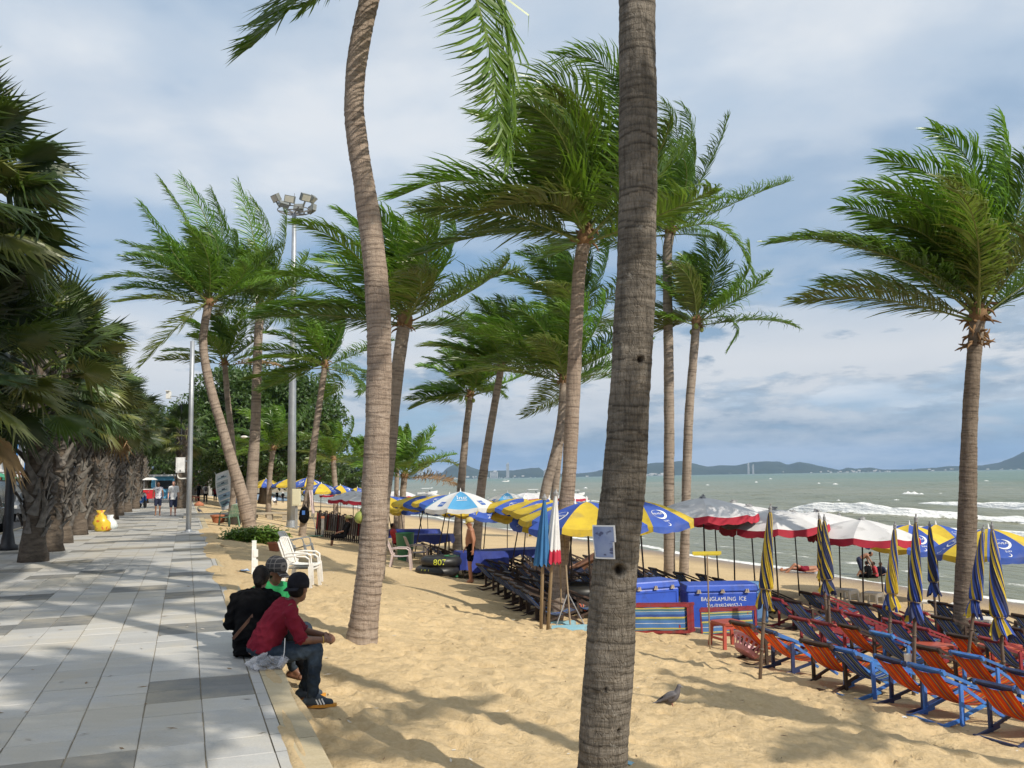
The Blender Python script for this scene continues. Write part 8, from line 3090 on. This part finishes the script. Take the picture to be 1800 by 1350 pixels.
# slim street lamp by the poster palms
_d = 52.0
_b = at_depth(449, 868, _d); _b.z = seat_z(_b.x, _b.y)
t = thing('street_lamp', 'slim pale street lamp with a curved arm right of the upright palm trunk', 'street lamp', _b)
a1, a2 = at_depth(447, 775, _d) - _b, at_depth(429, 768, _d) - _b
mb = MB(); mb.tube([(0, 0, -.1), a1 * .5, a1], [.09, .075, .05], 10); obj('pole', mb, STEEL, t, True)
S = spline(np.array([tuple(a1), tuple(a1 + Vector((-.1, 0, .2))), tuple(a2)]), 8)
mb = MB(); mb.tube([tuple(a) for a in S], .03, 6); obj('arm', mb, STEEL, t)
mb = MB(); mb.ell(a2, (.22, .12, .08), None, 10, 6); obj('lamp_head', mb, WHITE_PL, t, True)

# cream switch box and folded parasol by the mast foot
_b = at_depth(521, 880, 49); _b.z = seat_z(_b.x, _b.y)
t = thing('switch_box', 'cream switch box on a post at the foot of the floodlight mast', 'switch box', _b)
mb = MB(); mb.box((0, 0, 1.75), (.42, .3, .92)); obj('body', mb, mat('cream_paint', (.68, .64, .46), (.62, .58, .42), 4, .5), t)
mb = MB(); mb.box((0, -.155, 1.75), (.36, .02, .82)); obj('door', mb, mat('cream_paint', (.68, .64, .46)), t)
mb = MB(); mb.box((0, 0, .6), (.12, .12, 1.5)); obj('post', mb, STEEL, t)

# things hung on the trunk
_d = on_sand(531, 942).y
_b = at_depth(538, 905, _d - .25)
t = thing('backpack', 'black backpack with a blue patch hung on a palm trunk', 'bag', _b)
k = _d / FPX
mb = MB(); mb.ell((-3 * k, 0, 0), (9 * k, .14, 15 * k), None, 14, 10); mb.ell((-5 * k, -.08, -5 * k), (7 * k, .1, 8 * k), None, 12, 8); obj('body', mb, CL_BLACK, t, True)
mb = MB(); mb.box((-3 * k, -.16, 4 * k), (5 * k, .03, 7 * k)); obj('patch', mb, mat('blue_patch', (.05, .16, .5)), t)
mb = MB(); mb.tube([(-3 * k, 0, 14 * k), (0, -.02, 24 * k), (3 * k, 0, 14 * k)], .02, 6); obj('strap', mb, CL_BLACK, t)
t = thing('hung_towel', 'long pink and white towel hanging from a palm trunk beside a black backpack', 'towel', at_depth(546, 882, _d - .28))
mb = MB()
vs = [((3 * k * (i / 6 - .5) * 2 + j * .5 * k), -.03 * math.sin(i * 1.9 + j * .4), -(j / 10) * 40 * k + 20 * k) for j in range(11) for i in range(7)]
vs += [(x, y + .012, z) for x, y, z in vs]
mb.add(vs, [(j * 7 + i, (j + 1) * 7 + i, (j + 1) * 7 + i + 1, j * 7 + i + 1) for j in range(10) for i in range(6)] + [(77 + j * 7 + i, 77 + j * 7 + i + 1, 77 + (j + 1) * 7 + i + 1, 77 + (j + 1) * 7 + i) for j in range(10) for i in range(6)])
obj('cloth', mb, mat('pink_towel', (.58, .46, .47), (.66, .58, .58), 8, .9, .3, 40), t, True)
# crutch like rake handle and wooden stake
_a, _e = on_sand(558, 945), None
t = thing('rake_handle', 'thin dark rake leaning against the trunk hung with bags', 'rake', _a)
tp = at_depth(550, 905, _a.y) - _a
mb = MB(); mb.tube([(0, 0, -.05), tp], .018, 6); obj('handle', mb, CAP_G, t)
mb = MB(); mb.box(tp, (.14, .1, .16)); obj('head', mb, mat('grey_tool', (.30, .29, .25)), t)
_a = on_sand(567, 944)
t = thing('wooden_stake', 'short square wooden stake with a rusty red top', 'stake', _a, .3)
hh = at_depth(567, 910, _a.y).z - _a.z
mb = MB(); mb.box((0, 0, hh / 2 - .1), (.13, .13, hh + .2)); obj('post', mb, mat('grey_wood', (.25, .24, .23), (.18, .17, .16), 6, .8), t)
mb = MB(); mb.box((0, 0, hh + .02), (.15, .15, .10)); obj('cap', mb, TERRA, t)
_a = on_sand(548, 943)
mb = MB(); mb.box((0, 0, .02), (1.0, .35, .04))
tag(obj('green_board', mb, mat('green_board', (.06, .20, .13)), None, False, _a, (0, 0, .1)), 'flat green board lying on the sand beside the wooden stake', 'board')

# low stone bench at the back of the sand, step
STONE = mat('pale_stone', (.42, .37, .29), (.34, .30, .24), 3, .9, .4, 20)
t = thing('stone_bench', 'low stone bench wall running across behind the poster palms', 'bench', at_depth(475, 880, 58) * 1.0)
t.location.z = seat_z(t.location.x, t.location.y)
mb = MB(); mb.box((0, 0, .42), (4.6, .5, .12)); obj('seat', mb, STONE, t)
for x in (-2.0, -1.0, .0, 1.0, 2.0):
    mb = MB(); mb.box((x, 0, .17), (.3, .42, .38)); obj('leg', mb, STONE, t)
_q = [on_z(352, 902, .12), on_z(378, 905, .12)]
t = thing('kerb_step', 'grey stone step jutting out from the promenade far along', 'step', _q[0].lerp(_q[1], .5) - Vector((0, 0, .12)), ANG_U)
mb = MB(); mb.box((0, 0, .03), (3.2, 2.2, .17)); obj('slab', mb, SLAB_D, t)
mb = MB(); mb.box((0, 0, -.12), (3.3, 2.3, .14)); obj('riser', mb, KERB_M, t)

# rubbish bags at the fan palms
_p = on_z(180, 934, 0)
t = thing('rubbish_bag', 'bright yellow printed rubbish bag leaning on a fan palm foot', 'rubbish bag', _p, .2)
t.scale = (.85, .85, .88)
bagm = mat('yellow_print_bag', (.66, .47, .04), (.58, .12, .04), 4.5, .35, .3, 8, lo=.56, hi=.60)
mb = MB()
rs = np.random.RandomState(2)
rings = []
for z, rx, ry in ((0, .24, .2), (.06, .31, .26), (.2, .30, .22), (.34, .32, .25), (.48, .24, .2), (.6, .21, .13), (.68, .10, .08), (.74, .13, .05), (.84, .17, .03)):
    rings.append([Vector((rx * (1 + .16 * math.sin(3 * a + z * 8) + .08 * math.sin(7 * a - z * 13) + rs.uniform(-.08, .08)) * math.cos(a) - z * .12, ry * (1 + .1 * math.sin(4 * a)) * math.sin(a), z)) for a in np.linspace(0, 2 * PI, 22, endpoint=False)])
mb.loft(rings); obj('body', mb, bagm, t, True)
_p = on_z(193, 930, 0)
t = thing('rubbish_bag', 'white rubbish bag slumped right of the yellow one', 'rubbish bag', _p, .2)
mb = MB()
rings = []
for z, rx, ry in ((0, .2, .16), (.1, .26, .2), (.28, .2, .16), (.42, .1, .08), (.52, .13, .06)):
    rings.append([Vector((rx * (1 + .14 * math.sin(5 * a + z * 9)) * math.cos(a), ry * (1 + .1 * math.sin(4 * a)) * math.sin(a), z)) for a in np.linspace(0, 2 * PI, 18, endpoint=False)])
mb.loft(rings); obj('body', mb, mat('white_bag', (.70, .72, .72), (.55, .60, .60), 7, .4), t, True)

# vehicles
TYRE = mat('tyre', (.015, .015, .016), rough=.85)
RIM = mat('wheel_rim', (.35, .36, .38), metal=.6, rough=.35)
GLASS = mat('car_glass', (.02, .028, .032), (.03, .04, .045), 2, .08)
CHROME = mat('chrome', (.6, .6, .62), metal=.9, rough=.2)
LAMP_R = mat('tail_lamp', (.40, .015, .02), rough=.2)
LAMP_W = mat('head_lamp', (.75, .75, .72), rough=.15)


def wheel(parent, x, y, r_=.34, w_=.22):
    mb = MB()
    n = 24
    prof = [(r_ * .62, -w_ / 2), (r_ * .93, -w_ / 2), (r_, -w_ / 2 + .03), (r_, w_ / 2 - .03), (r_ * .93, w_ / 2), (r_ * .62, w_ / 2)]
    mb.lathe(prof, n)
    o = obj('tyre', mb, TYRE, None, False)
    o.parent = parent; o.location = (x, y, r_); o.rotation_euler = (PI / 2, 0, 0)
    mb = MB(); mb.lathe([(.001, -w_ * .42), (r_ * .62, -w_ * .46), (r_ * .62, w_ * .46), (.001, w_ * .42)], n)
    for q in range(5):
        a = q * 2 * PI / 5
        mb.box((r_ * .34 * math.cos(a), r_ * .34 * math.sin(a), 0), (r_ * .5, .07, w_ * .98), Matrix.Rotation(a, 3, 'Z'))
    q = obj('rim', mb, RIM, o)
    o.name = 'wheel'


def vehicle(name, label, u, v, rz, paint, kind='car', group='vehicles parked along the road'):
    p = W(u, v, -.12)
    t = thing(name, label, kind, p, rz, group)
    L, wd = 4.6, 1.76
    # side outline at half width: (x, z_low, z_belt) lofted across
    def section(pts, half, mi, nm, m_, inset=.0):
        mb = MB()
        rows = []
        for y, k in ((-half, .94), (-half * .92, 1.0), (half * .92, 1.0), (half, .94)):
            rows.append([Vector((x, y, z if k == 1.0 else z0 + (z - z0) * .96)) for x, z in pts for z0 in (min(q[1] for q in pts),)])
        mb.loft(rows)
        return obj(nm, mb, m_, t)
    if kind == 'pickup':
        body = [(-2.4, .45), (2.35, .42), (2.45, .70), (2.35, .92), (1.25, 1.02), (.95, 1.05), (-.75, 1.05), (-.78, 1.08), (-2.4, 1.08)]
        cab = [(.98, 1.05), (.42, 1.60), (-.55, 1.64), (-.74, 1.05)]
    elif kind == 'van':
        body = [(-2.3, .40), (2.2, .40), (2.3, .8), (2.1, 1.05), (-2.3, 1.05)]
        cab = [(2.05, 1.05), (1.35, 1.92), (-2.1, 1.96), (-2.28, 1.05)]
    else:
        body = [(-2.2, .38), (2.2, .38), (2.28, .62), (2.15, .80), (1.0, .95), (-1.5, .97), (-2.2, .92)]
        cab = [(1.02, .95), (.35, 1.42), (-.9, 1.44), (-1.62, .96)]
    section(body, wd / 2, 0, 'body', paint)
    section(cab, wd / 2 * .90, 0, 'cabin', paint)
    gl = MB()
    xs = [q[0] for q in cab]; zt = max(q[1] for q in cab); zb = cab[0][1]
    for s in (-1, 1):
        y = s * (wd / 2 * .90 + .004)
        for a, b in ((.08, .46), (.52, .92)):
            x0, x1 = xs[-1] + (xs[0] - xs[-1]) * a, xs[-1] + (xs[0] - xs[-1]) * b
            x0t, x1t = xs[2] + (xs[1] - xs[2]) * a, xs[2] + (xs[1] - xs[2]) * b
            gl.add([(x0, y, zb + .07), (x1, y, zb + .07), (x1t, y, zt - .09), (x0t, y, zt - .09)], [(0, 1, 2, 3) if s < 0 else (3, 2, 1, 0)])
    w0 = wd / 2 * .78
    for i0, i1, s in ((0, 1, 1), (3, 2, -1)):
        a, b = Vector((cab[i0][0], 0, cab[i0][1])), Vector((cab[i1][0], 0, cab[i1][1]))
        n_ = Vector((s * (b.z - a.z), 0, -s * (b.x - a.x) if s > 0 else (b.x - a.x))).normalized()
        if n_.x * s < 0: n_ = -n_
        p0, p1 = a.lerp(b, .12) + n_ * .012, a.lerp(b, .88) + n_ * .012
        gl.add([(p0.x, -w0, p0.z), (p0.x, w0, p0.z), (p1.x, w0 * .92, p1.z), (p1.x, -w0 * .92, p1.z)], [(0, 1, 2, 3), (3, 2, 1, 0)][0:1])
    obj('window', gl, GLASS, t)
    for x in (-1.38, 1.42):
        for s in (-1, 1):
            wheel(t, x, s * (wd / 2 - .08))
    for s in (-1, 1):
        mb = MB(); mb.box((body[2][0] - .02, s * .66, .72), (.10, .34, .16)); obj('headlight', mb, LAMP_W, t)
        mb = MB(); mb.box((body[0][0] - .005, s * .74, .82), (.05, .14, .26)); obj('tail_light', mb, LAMP_R, t)
        mb = MB(); mb.ell((.75, s * (wd / 2 + .08), 1.08), (.07, .10, .07), None, 10, 6); obj('mirror', mb, paint, t, True)
    mb = MB(); mb.box((body[1][0] + .08, 0, .50), (.12, wd * .94, .20)); mb.box((body[0][0] - .05, 0, .50), (.10, wd * .94, .18)); obj('bumper', mb, CHROME if kind == 'pickup' else paint, t)
    mb = MB(); mb.box((body[0][0] - .105, 0, .62), (.01, .42, .12)); obj('number_plate', mb, PRINT_W, t)
    return t


P_DK = mat('dark_green_car_paint', (.018, .030, .030), (.022, .036, .036), 2, .25)
P_GR = mat('grey_car_paint', (.13, .14, .15), (.15, .16, .17), 2, .3)
P_WH = mat('white_car_paint', (.72, .72, .72), (.68, .68, .68), 2, .3)
P_RD = mat('red_car_paint', (.50, .02, .03), (.44, .02, .03), 2, .3)
P_BL = mat('blue_car_paint', (.06, .20, .50), (.06, .2, .5), 2, .3)
vehicle('parked_pickup', 'dark pickup parked at the kerb behind the near fan palms', 23.2, -7.3, ANG_U + PI, P_DK, 'pickup')
vehicle('parked_car', 'grey car parked behind the second fan palm', 30.0, -7.3, ANG_U + PI, P_GR, 'car')
vehicle('parked_car', 'dark car parked ahead of the grey one', 37.0, -7.3, ANG_U + PI, P_DK, 'car')
vehicle('parked_van', 'white van on the far side of the road', 46, -13.6, ANG_U, P_WH, 'van')
vehicle('parked_car', 'red car on the far side of the road behind the fan palm trunks', 38, -13.6, ANG_U, P_RD, 'car')
vehicle('parked_pickup', 'white pickup at the end of the fan palm row', 74, -6.2, ANG_U + PI, P_WH, 'pickup')
vehicle('parked_car', 'dark car parked beyond the yellow rubbish bag', 52, -7.3, ANG_U + PI, P_GR, 'car')
vehicle('parked_van', 'blue van far off at the end of the road', 95, -7.0, ANG_U + PI, P_BL, 'van')


def scooter(label, px, py, rz, paint, group='scooters by the fan palms'):
    p = on_z(px, py, 0)
    t = thing('scooter', label, 'scooter', p, rz, group)
    for x in (-.55, .62):
        mb = MB()
        n = 20
        vs = []
        mb.lathe([(.16, -.05), (.25, -.05), (.27, 0), (.25, .05), (.16, .05)], n)
        o = obj('wheel', mb, TYRE, t, False, (x, 0, .27), (PI / 2, 0, 0))
        mb = MB(); mb.lathe([(.001, -.03), (.16, -.04), (.16, .04), (.001, .03)], 14); obj('rim', mb, RIM, o)
    mb = MB()
    mb.loft([ring(Vector((x, 0, z)), Vector((0, 1, 0)), Vector((0, 0, 1)), w_, h_, 12) for x, z, w_, h_ in ((-.85, .62, .07, .05), (-.6, .58, .14, .12), (-.25, .5, .14, .14), (.0, .33, .12, .07), (.3, .34, .13, .07), (.42, .55, .17, .16), (.46, .85, .13, .12))])
    obj('body', mb, paint, t, True)
    mb = MB(); mb.loft([ring(Vector((x, 0, z)), Vector((0, 1, 0)), Vector((0, 0, 1)), w_, .05, 12) for x, z, w_ in ((-.82, .74, .08), (-.5, .74, .14), (-.12, .70, .12), (.0, .66, .07))]); obj('seat', mb, CL_BLACK, t, True)
    mb = MB(); mb.tube([(.62, 0, .27), (.5, 0, .7), (.42, 0, 1.0)], .03, 8); mb.tube([(.38, -.34, 1.02), (.44, 0, 1.0), (.38, .34, 1.02)], .018, 8); obj('handlebar', mb, BLACK_M, t)
    mb = MB(); mb.ell((.56, 0, .92), (.06, .08, .07), None, 12, 8); obj('headlight', mb, LAMP_W, t, True)
    mb = MB()
    for s in (-1, 1):
        mb.tube([(.40, s * .25, 1.02), (.38, s * .33, 1.2)], .008, 5); mb.ell((.38, s * .33, 1.22), (.015, .05, .035), None, 8, 6)
    obj('mirror', mb, CAP_G, t)
    return t


scooter('blue and white scooter parked beside the walkers at a palm foot', 250, 893, -.9, mat('scooter_blue', (.03, .16, .52), (.75, .77, .80), 3, .3, lo=.48, hi=.52))
scooter('black scooter parked at the far left edge behind the lamp post', 3, 925, 2.2, P_DK)
# red sidecar food stall
_p = on_z(263, 884, 0)
t = thing('food_cart', 'bright red vendor cart with a canopy behind the blue and white scooter', 'food cart', _p, ANG_U)
mb = MB(); mb.box((0, 0, .75), (1.5, 1.0, .75)); obj('body', mb, P_RD, t)
mb = MB(); mb.box((0, 0, 1.16), (1.6, 1.1, .06)); obj('counter', mb, P_WH, t)
for sx in (-1, 1):
    for sy in (-1, 1):
        mb = MB(); mb.box((sx * .7, sy * .45, 1.55), (.04, .04, .8)); obj('post', mb, STEEL, t)
mb = MB(); mb.loft([[Vector((x, y, 1.95)) for x, y in ((-.95, -.65), (.95, -.65), (.95, .65), (-.95, .65))], [Vector((x, y, 2.15)) for x, y in ((-.6, -.3), (.6, -.3), (.6, .3), (-.6, .3))]]); obj('canopy', mb, P_WH, t)
for sy in (-1, 1):
    mb = MB(); mb.lathe([(.2, -.04), (.27, -.04), (.27, .04), (.2, .04)], 18); obj('wheel', mb, TYRE, t, False, (0, sy * .52, .27), (PI / 2, 0, 0))
# blue kiosk
_p = at_depth(289, 850, 98); _p.z = 0
t = thing('kiosk', 'light blue kiosk far down behind the walkers', 'kiosk', _p, ANG_U)
mb = MB(); mb.box((0, 0, 1.2), (2.2, 2.6, 2.4)); obj('wall', mb, mat('sky_blue_paint', (.12, .42, .68)), t)
mb = MB(); mb.box((0, 0, 2.5), (2.8, 3.2, .2)); obj('roof', mb, P_WH, t)
mb = MB(); mb.box((-1.11, 0, 1.5), (.03, 1.6, .9)); obj('window', mb, GLASS, t)
# orange cones, white stool far along
for k, (px, py, m_, lb) in enumerate(((341, 881, RED_PL, 'small orange plastic stool far down the promenade, left of a pair'), (347, 882, RED_PL, 'small orange plastic stool far down the promenade, right of a pair'), (318, 886, WHITE_PL, 'small white plastic stool at the foot of the lone fan palm'))):
    plastic_table(lb, on_z(px, py, 0), .3 * k, .36, .45, m_, 'plastic_stool', 'stool', 'small stools far along the promenade')
# clay heap
_p = on_z(350, 889, 0)
mb = MB(); mb.lathe([(.36, 0), (.30, .16), (.14, .28), (.01, .33)], 14)
tag(obj('clay_bowl', mb, TERRA, None, True, _p), 'upturned terracotta bowl on the promenade far beyond the grey post', 'bowl')

# shop houses across the road
WALLS = [mat('plaster_white', (.74, .74, .73), (.64, .64, .63), .6, .8), mat('plaster_cream', (.66, .60, .48), (.58, .53, .42), .6, .8), mat('plaster_grey', (.46, .47, .48), (.40, .41, .42), .6, .8), mat('plaster_pink', (.60, .45, .40), (.52, .40, .36), .6, .8)]
AWN = [mat('awning_red', (.50, .05, .04)), mat('awning_blue', (.05, .20, .50)), mat('awning_orange', (.66, .26, .04)), mat('awning_green', (.04, .30, .16)), mat('awning_white', (.7, .7, .68))]
WIN = mat('shop_window', (.045, .06, .07), (.08, .10, .11), 2, .15)
FRM = mat('window_frame_white', (.70, .70, .68))


def shop_house(k, u, wdt, floors, wall, awn, label, sign=None):
    h_ = 3.3 * floors + .8
    t = thing('shop_house', label, 'building', W(u, -17.5, -.12), ANG_U, 'shop houses across the road')
    dp = 10.0
    mb = MB(); mb.box((0, dp / 2, h_ / 2), (wdt, dp, h_)); mb.box((0, dp / 2, h_ + .2), (wdt + .2, dp + .2, .4))
    for f in range(1, floors):
        mb.box((0, -.09, 3.3 * f), (wdt, .18, .22))
    obj('wall', mb, wall, t)
    nwin = max(2, int(wdt / 2.4))
    for f in range(1, floors):
        for i in range(nwin):
            x = wdt * ((i + .5) / nwin - .5)
            mb = MB()
            for a in (-.62, .62): mb.box((x + a, -.03, 3.3 * f + 1.6), (.08, .10, 1.6))
            for a in (-.8, .8): mb.box((x, -.03, 3.3 * f + 1.6 + a), (1.32, .10, .08))
            mb.box((x, -.03, 3.3 * f + 1.6), (.05, .08, 1.5))
            w_ = obj('window', mb, FRM, t)
            mb = MB(); mb.box((x, .0, 3.3 * f + 1.6), (1.2, .04, 1.55)); obj('pane', mb, WIN, w_)
            if (i + f + k) % 3 == 0:
                mb = MB(); mb.box((x, -.5, 3.3 * f + .5), (1.8, 1.0, .14)); mb.box((x, -.97, 3.3 * f + .95), (1.8, .06, .8)); obj('balcony', mb, WALLS[0], t)
    mb = MB(); mb.box((0, .0, 1.35), (wdt * .88, .06, 2.5)); obj('shopfront', mb, WIN, t)
    mb = MB(); mb.add([(-wdt * .48, -.05, 3.1), (wdt * .48, -.05, 3.1), (wdt * .48, -1.9, 2.55), (-wdt * .48, -1.9, 2.55), (-wdt * .48, -1.9, 2.3), (wdt * .48, -1.9, 2.3)], [(0, 3, 2, 1), (3, 4, 5, 2)]); obj('awning', mb, awn, t)
    mb = MB(); mb.box((wdt * .1, -.35, 3.9), (wdt * .5, .16, .9)); obj('signboard', mb, AWN[(k * 2 + 1) % 5], t)
    if k % 2:
        mb = MB(); mb.box((-wdt * .4, -.9, 5.4), (.16, 1.2, 2.2)); obj('hanging_sign', mb, AWN[(k + 2) % 5], t)
    return t


_desc = ['white', 'cream', 'grey', 'pink']
for k in range(14):
    shop_house(k, 22 + k * 9.2, 8.6, (4, 5, 3, 4, 6, 3, 4)[k % 7], WALLS[(k * 3) % 4 if k % 3 else 0], AWN[k % 5], '%s %s storey shop house with a %s awning, %s along the road' % (_desc[(k * 3) % 4 if k % 3 else 0], {3: 'three', 4: 'four', 5: 'five', 6: 'six'}[(4, 5, 3, 4, 6, 3, 4)[k % 7]], ('red', 'blue', 'orange', 'green', 'white')[k % 5], _ord[k]))
# street sign with an emblem on two posts behind the second fan palm
_d = 31.0
_b = at_depth(97, 815, _d)
t = thing('street_sign', 'maroon square sign with an orange arch emblem on twin steel posts', 'sign', Vector((_b.x, _b.y, 0)), .35)
k = _d / FPX
z0 = _b.z
mb = MB(); mb.box((0, 0, z0), (16 * k, .04, 17 * k)); obj('panel', mb, mat('maroon_panel', (.055, .018, .05), (.07, .025, .06), 3, .4), t)
for x in (-4 * k, 4 * k):
    mb = MB(); mb.tube([(x, .05, 0), (x, .05, z0 + 60 * k)], .035, 8); obj('post', mb, STEEL, t)
v, f = [], []
n = 20
for i in range(n + 1):
    a = R(-40 + 260 * i / n)
    for r_ in (4.2 * k, 3.0 * k):
        v.append((r_ * math.cos(a), -.026, z0 + 2.6 * k + r_ * math.sin(a) * 1.12))
f = [(2 * i, 2 * i + 1, 2 * i + 3, 2 * i + 2) for i in range(n)]
mb = MB(); mb.add(v, f); obj('emblem', mb, mat('orange_print', (.75, .28, .03)), t)
mb = MB(); mb.box((0, -.026, z0 - 2.4 * k), (6 * k, .008, 1.6 * k)); mb.box((0, -.026, z0 - 5.6 * k), (11 * k, .008, 1.6 * k)); obj('caption_bar', mb, PRINT_W, t)
# low pavilion roof at the end of the promenade
_p = at_depth(362, 850, 112); _p.z = 0
t = thing('pavilion', 'low pavilion with a flat pale roof in the shade at the promenade end', 'pavilion', _p)
mb = MB(); mb.box((0, 0, 3.0), (9, 5, .35)); obj('roof', mb, WALLS[2], t)
for x in (-4, -1.3, 1.3, 4):
    mb = MB(); mb.box((x, -2.2, 1.4), (.35, .35, 2.9)); obj('column', mb, WALLS[2], t)
mb = MB(); mb.box((0, 2.3, 1.4), (9, .2, 2.8)); obj('wall', mb, WALLS[2], t)

# boats
def speed_boat(label, px, py, L, rz):
    p = on_z(px, py, SEA_Z)
    t = thing('speed_boat', label, 'boat', p, rz, 'boats off the beach')
    mb = MB()
    rows = []
    for x, w_, z0, z1 in ((-.5, .15, -.02, .12), (-.2, .17, -.03, .13), (.15, .15, -.02, .15), (.38, .08, .02, .18), (.5, .005, .12, .20)):
        rows.append([Vector((x * L, w_ * L * s, z)) for s, z in ((-1, z1 * L), (-.7, z0 * L), (0, (z0 - .03) * L), (.7, z0 * L), (1, z1 * L))])
    mb.loft(rows); obj('hull', mb, PRINT_W, t)
    mb = MB(); mb.box((-.05 * L, 0, .32 * L), (.5 * L, .28 * L, .02 * L)); obj('canopy', mb, PRINT_W, t)
    for sx in (-.26, .16):
        for sy in (-1, 1):
            mb = MB(); mb.box((sx * L, sy * .12 * L, .21 * L), (.012 * L, .012 * L, .22 * L)); obj('canopy_post', mb, STEEL, t)
    mb = MB(); mb.box((.12 * L, 0, .19 * L), (.02 * L, .2 * L, .08 * L), Matrix.Rotation(-.5, 3, 'Y')); obj('windscreen', mb, GLASS, t)
    return t


speed_boat('white speedboat with a flat canopy off the beach behind the blue and white parasol', 938, 872, 4.2, .2)
speed_boat('white speedboat moored right of the leaning palms', 1012, 872, 3.6, .1)
speed_boat('white speedboat with a dark canopy seen over the yellow parasols', 751, 870, 5, .3)
speed_boat('small far boat below the slim white tower', 889, 847, 7.0, .4)
# sea air: far hills fade to blue
def build_haze():
    m = bpy.data.materials.new('sea_haze')
    m.use_nodes = True
    t = NT(m.node_tree)
    v = t.n('ShaderNodeVolumePrincipled', {'Color': (0.40, 0.62, 0.95, 1), 'Density': 0.000062, 'Anisotropy': 0.0})
    o = t.n('ShaderNodeOutputMaterial')
    t.t.links.new(v.outputs[0], o.inputs['Volume'])
    mb = MB()
    mb.box((2500, 2500, 200), (26000, 26000, 409))
    tag(obj('haze', mb, m), kind='stuff')


build_haze()
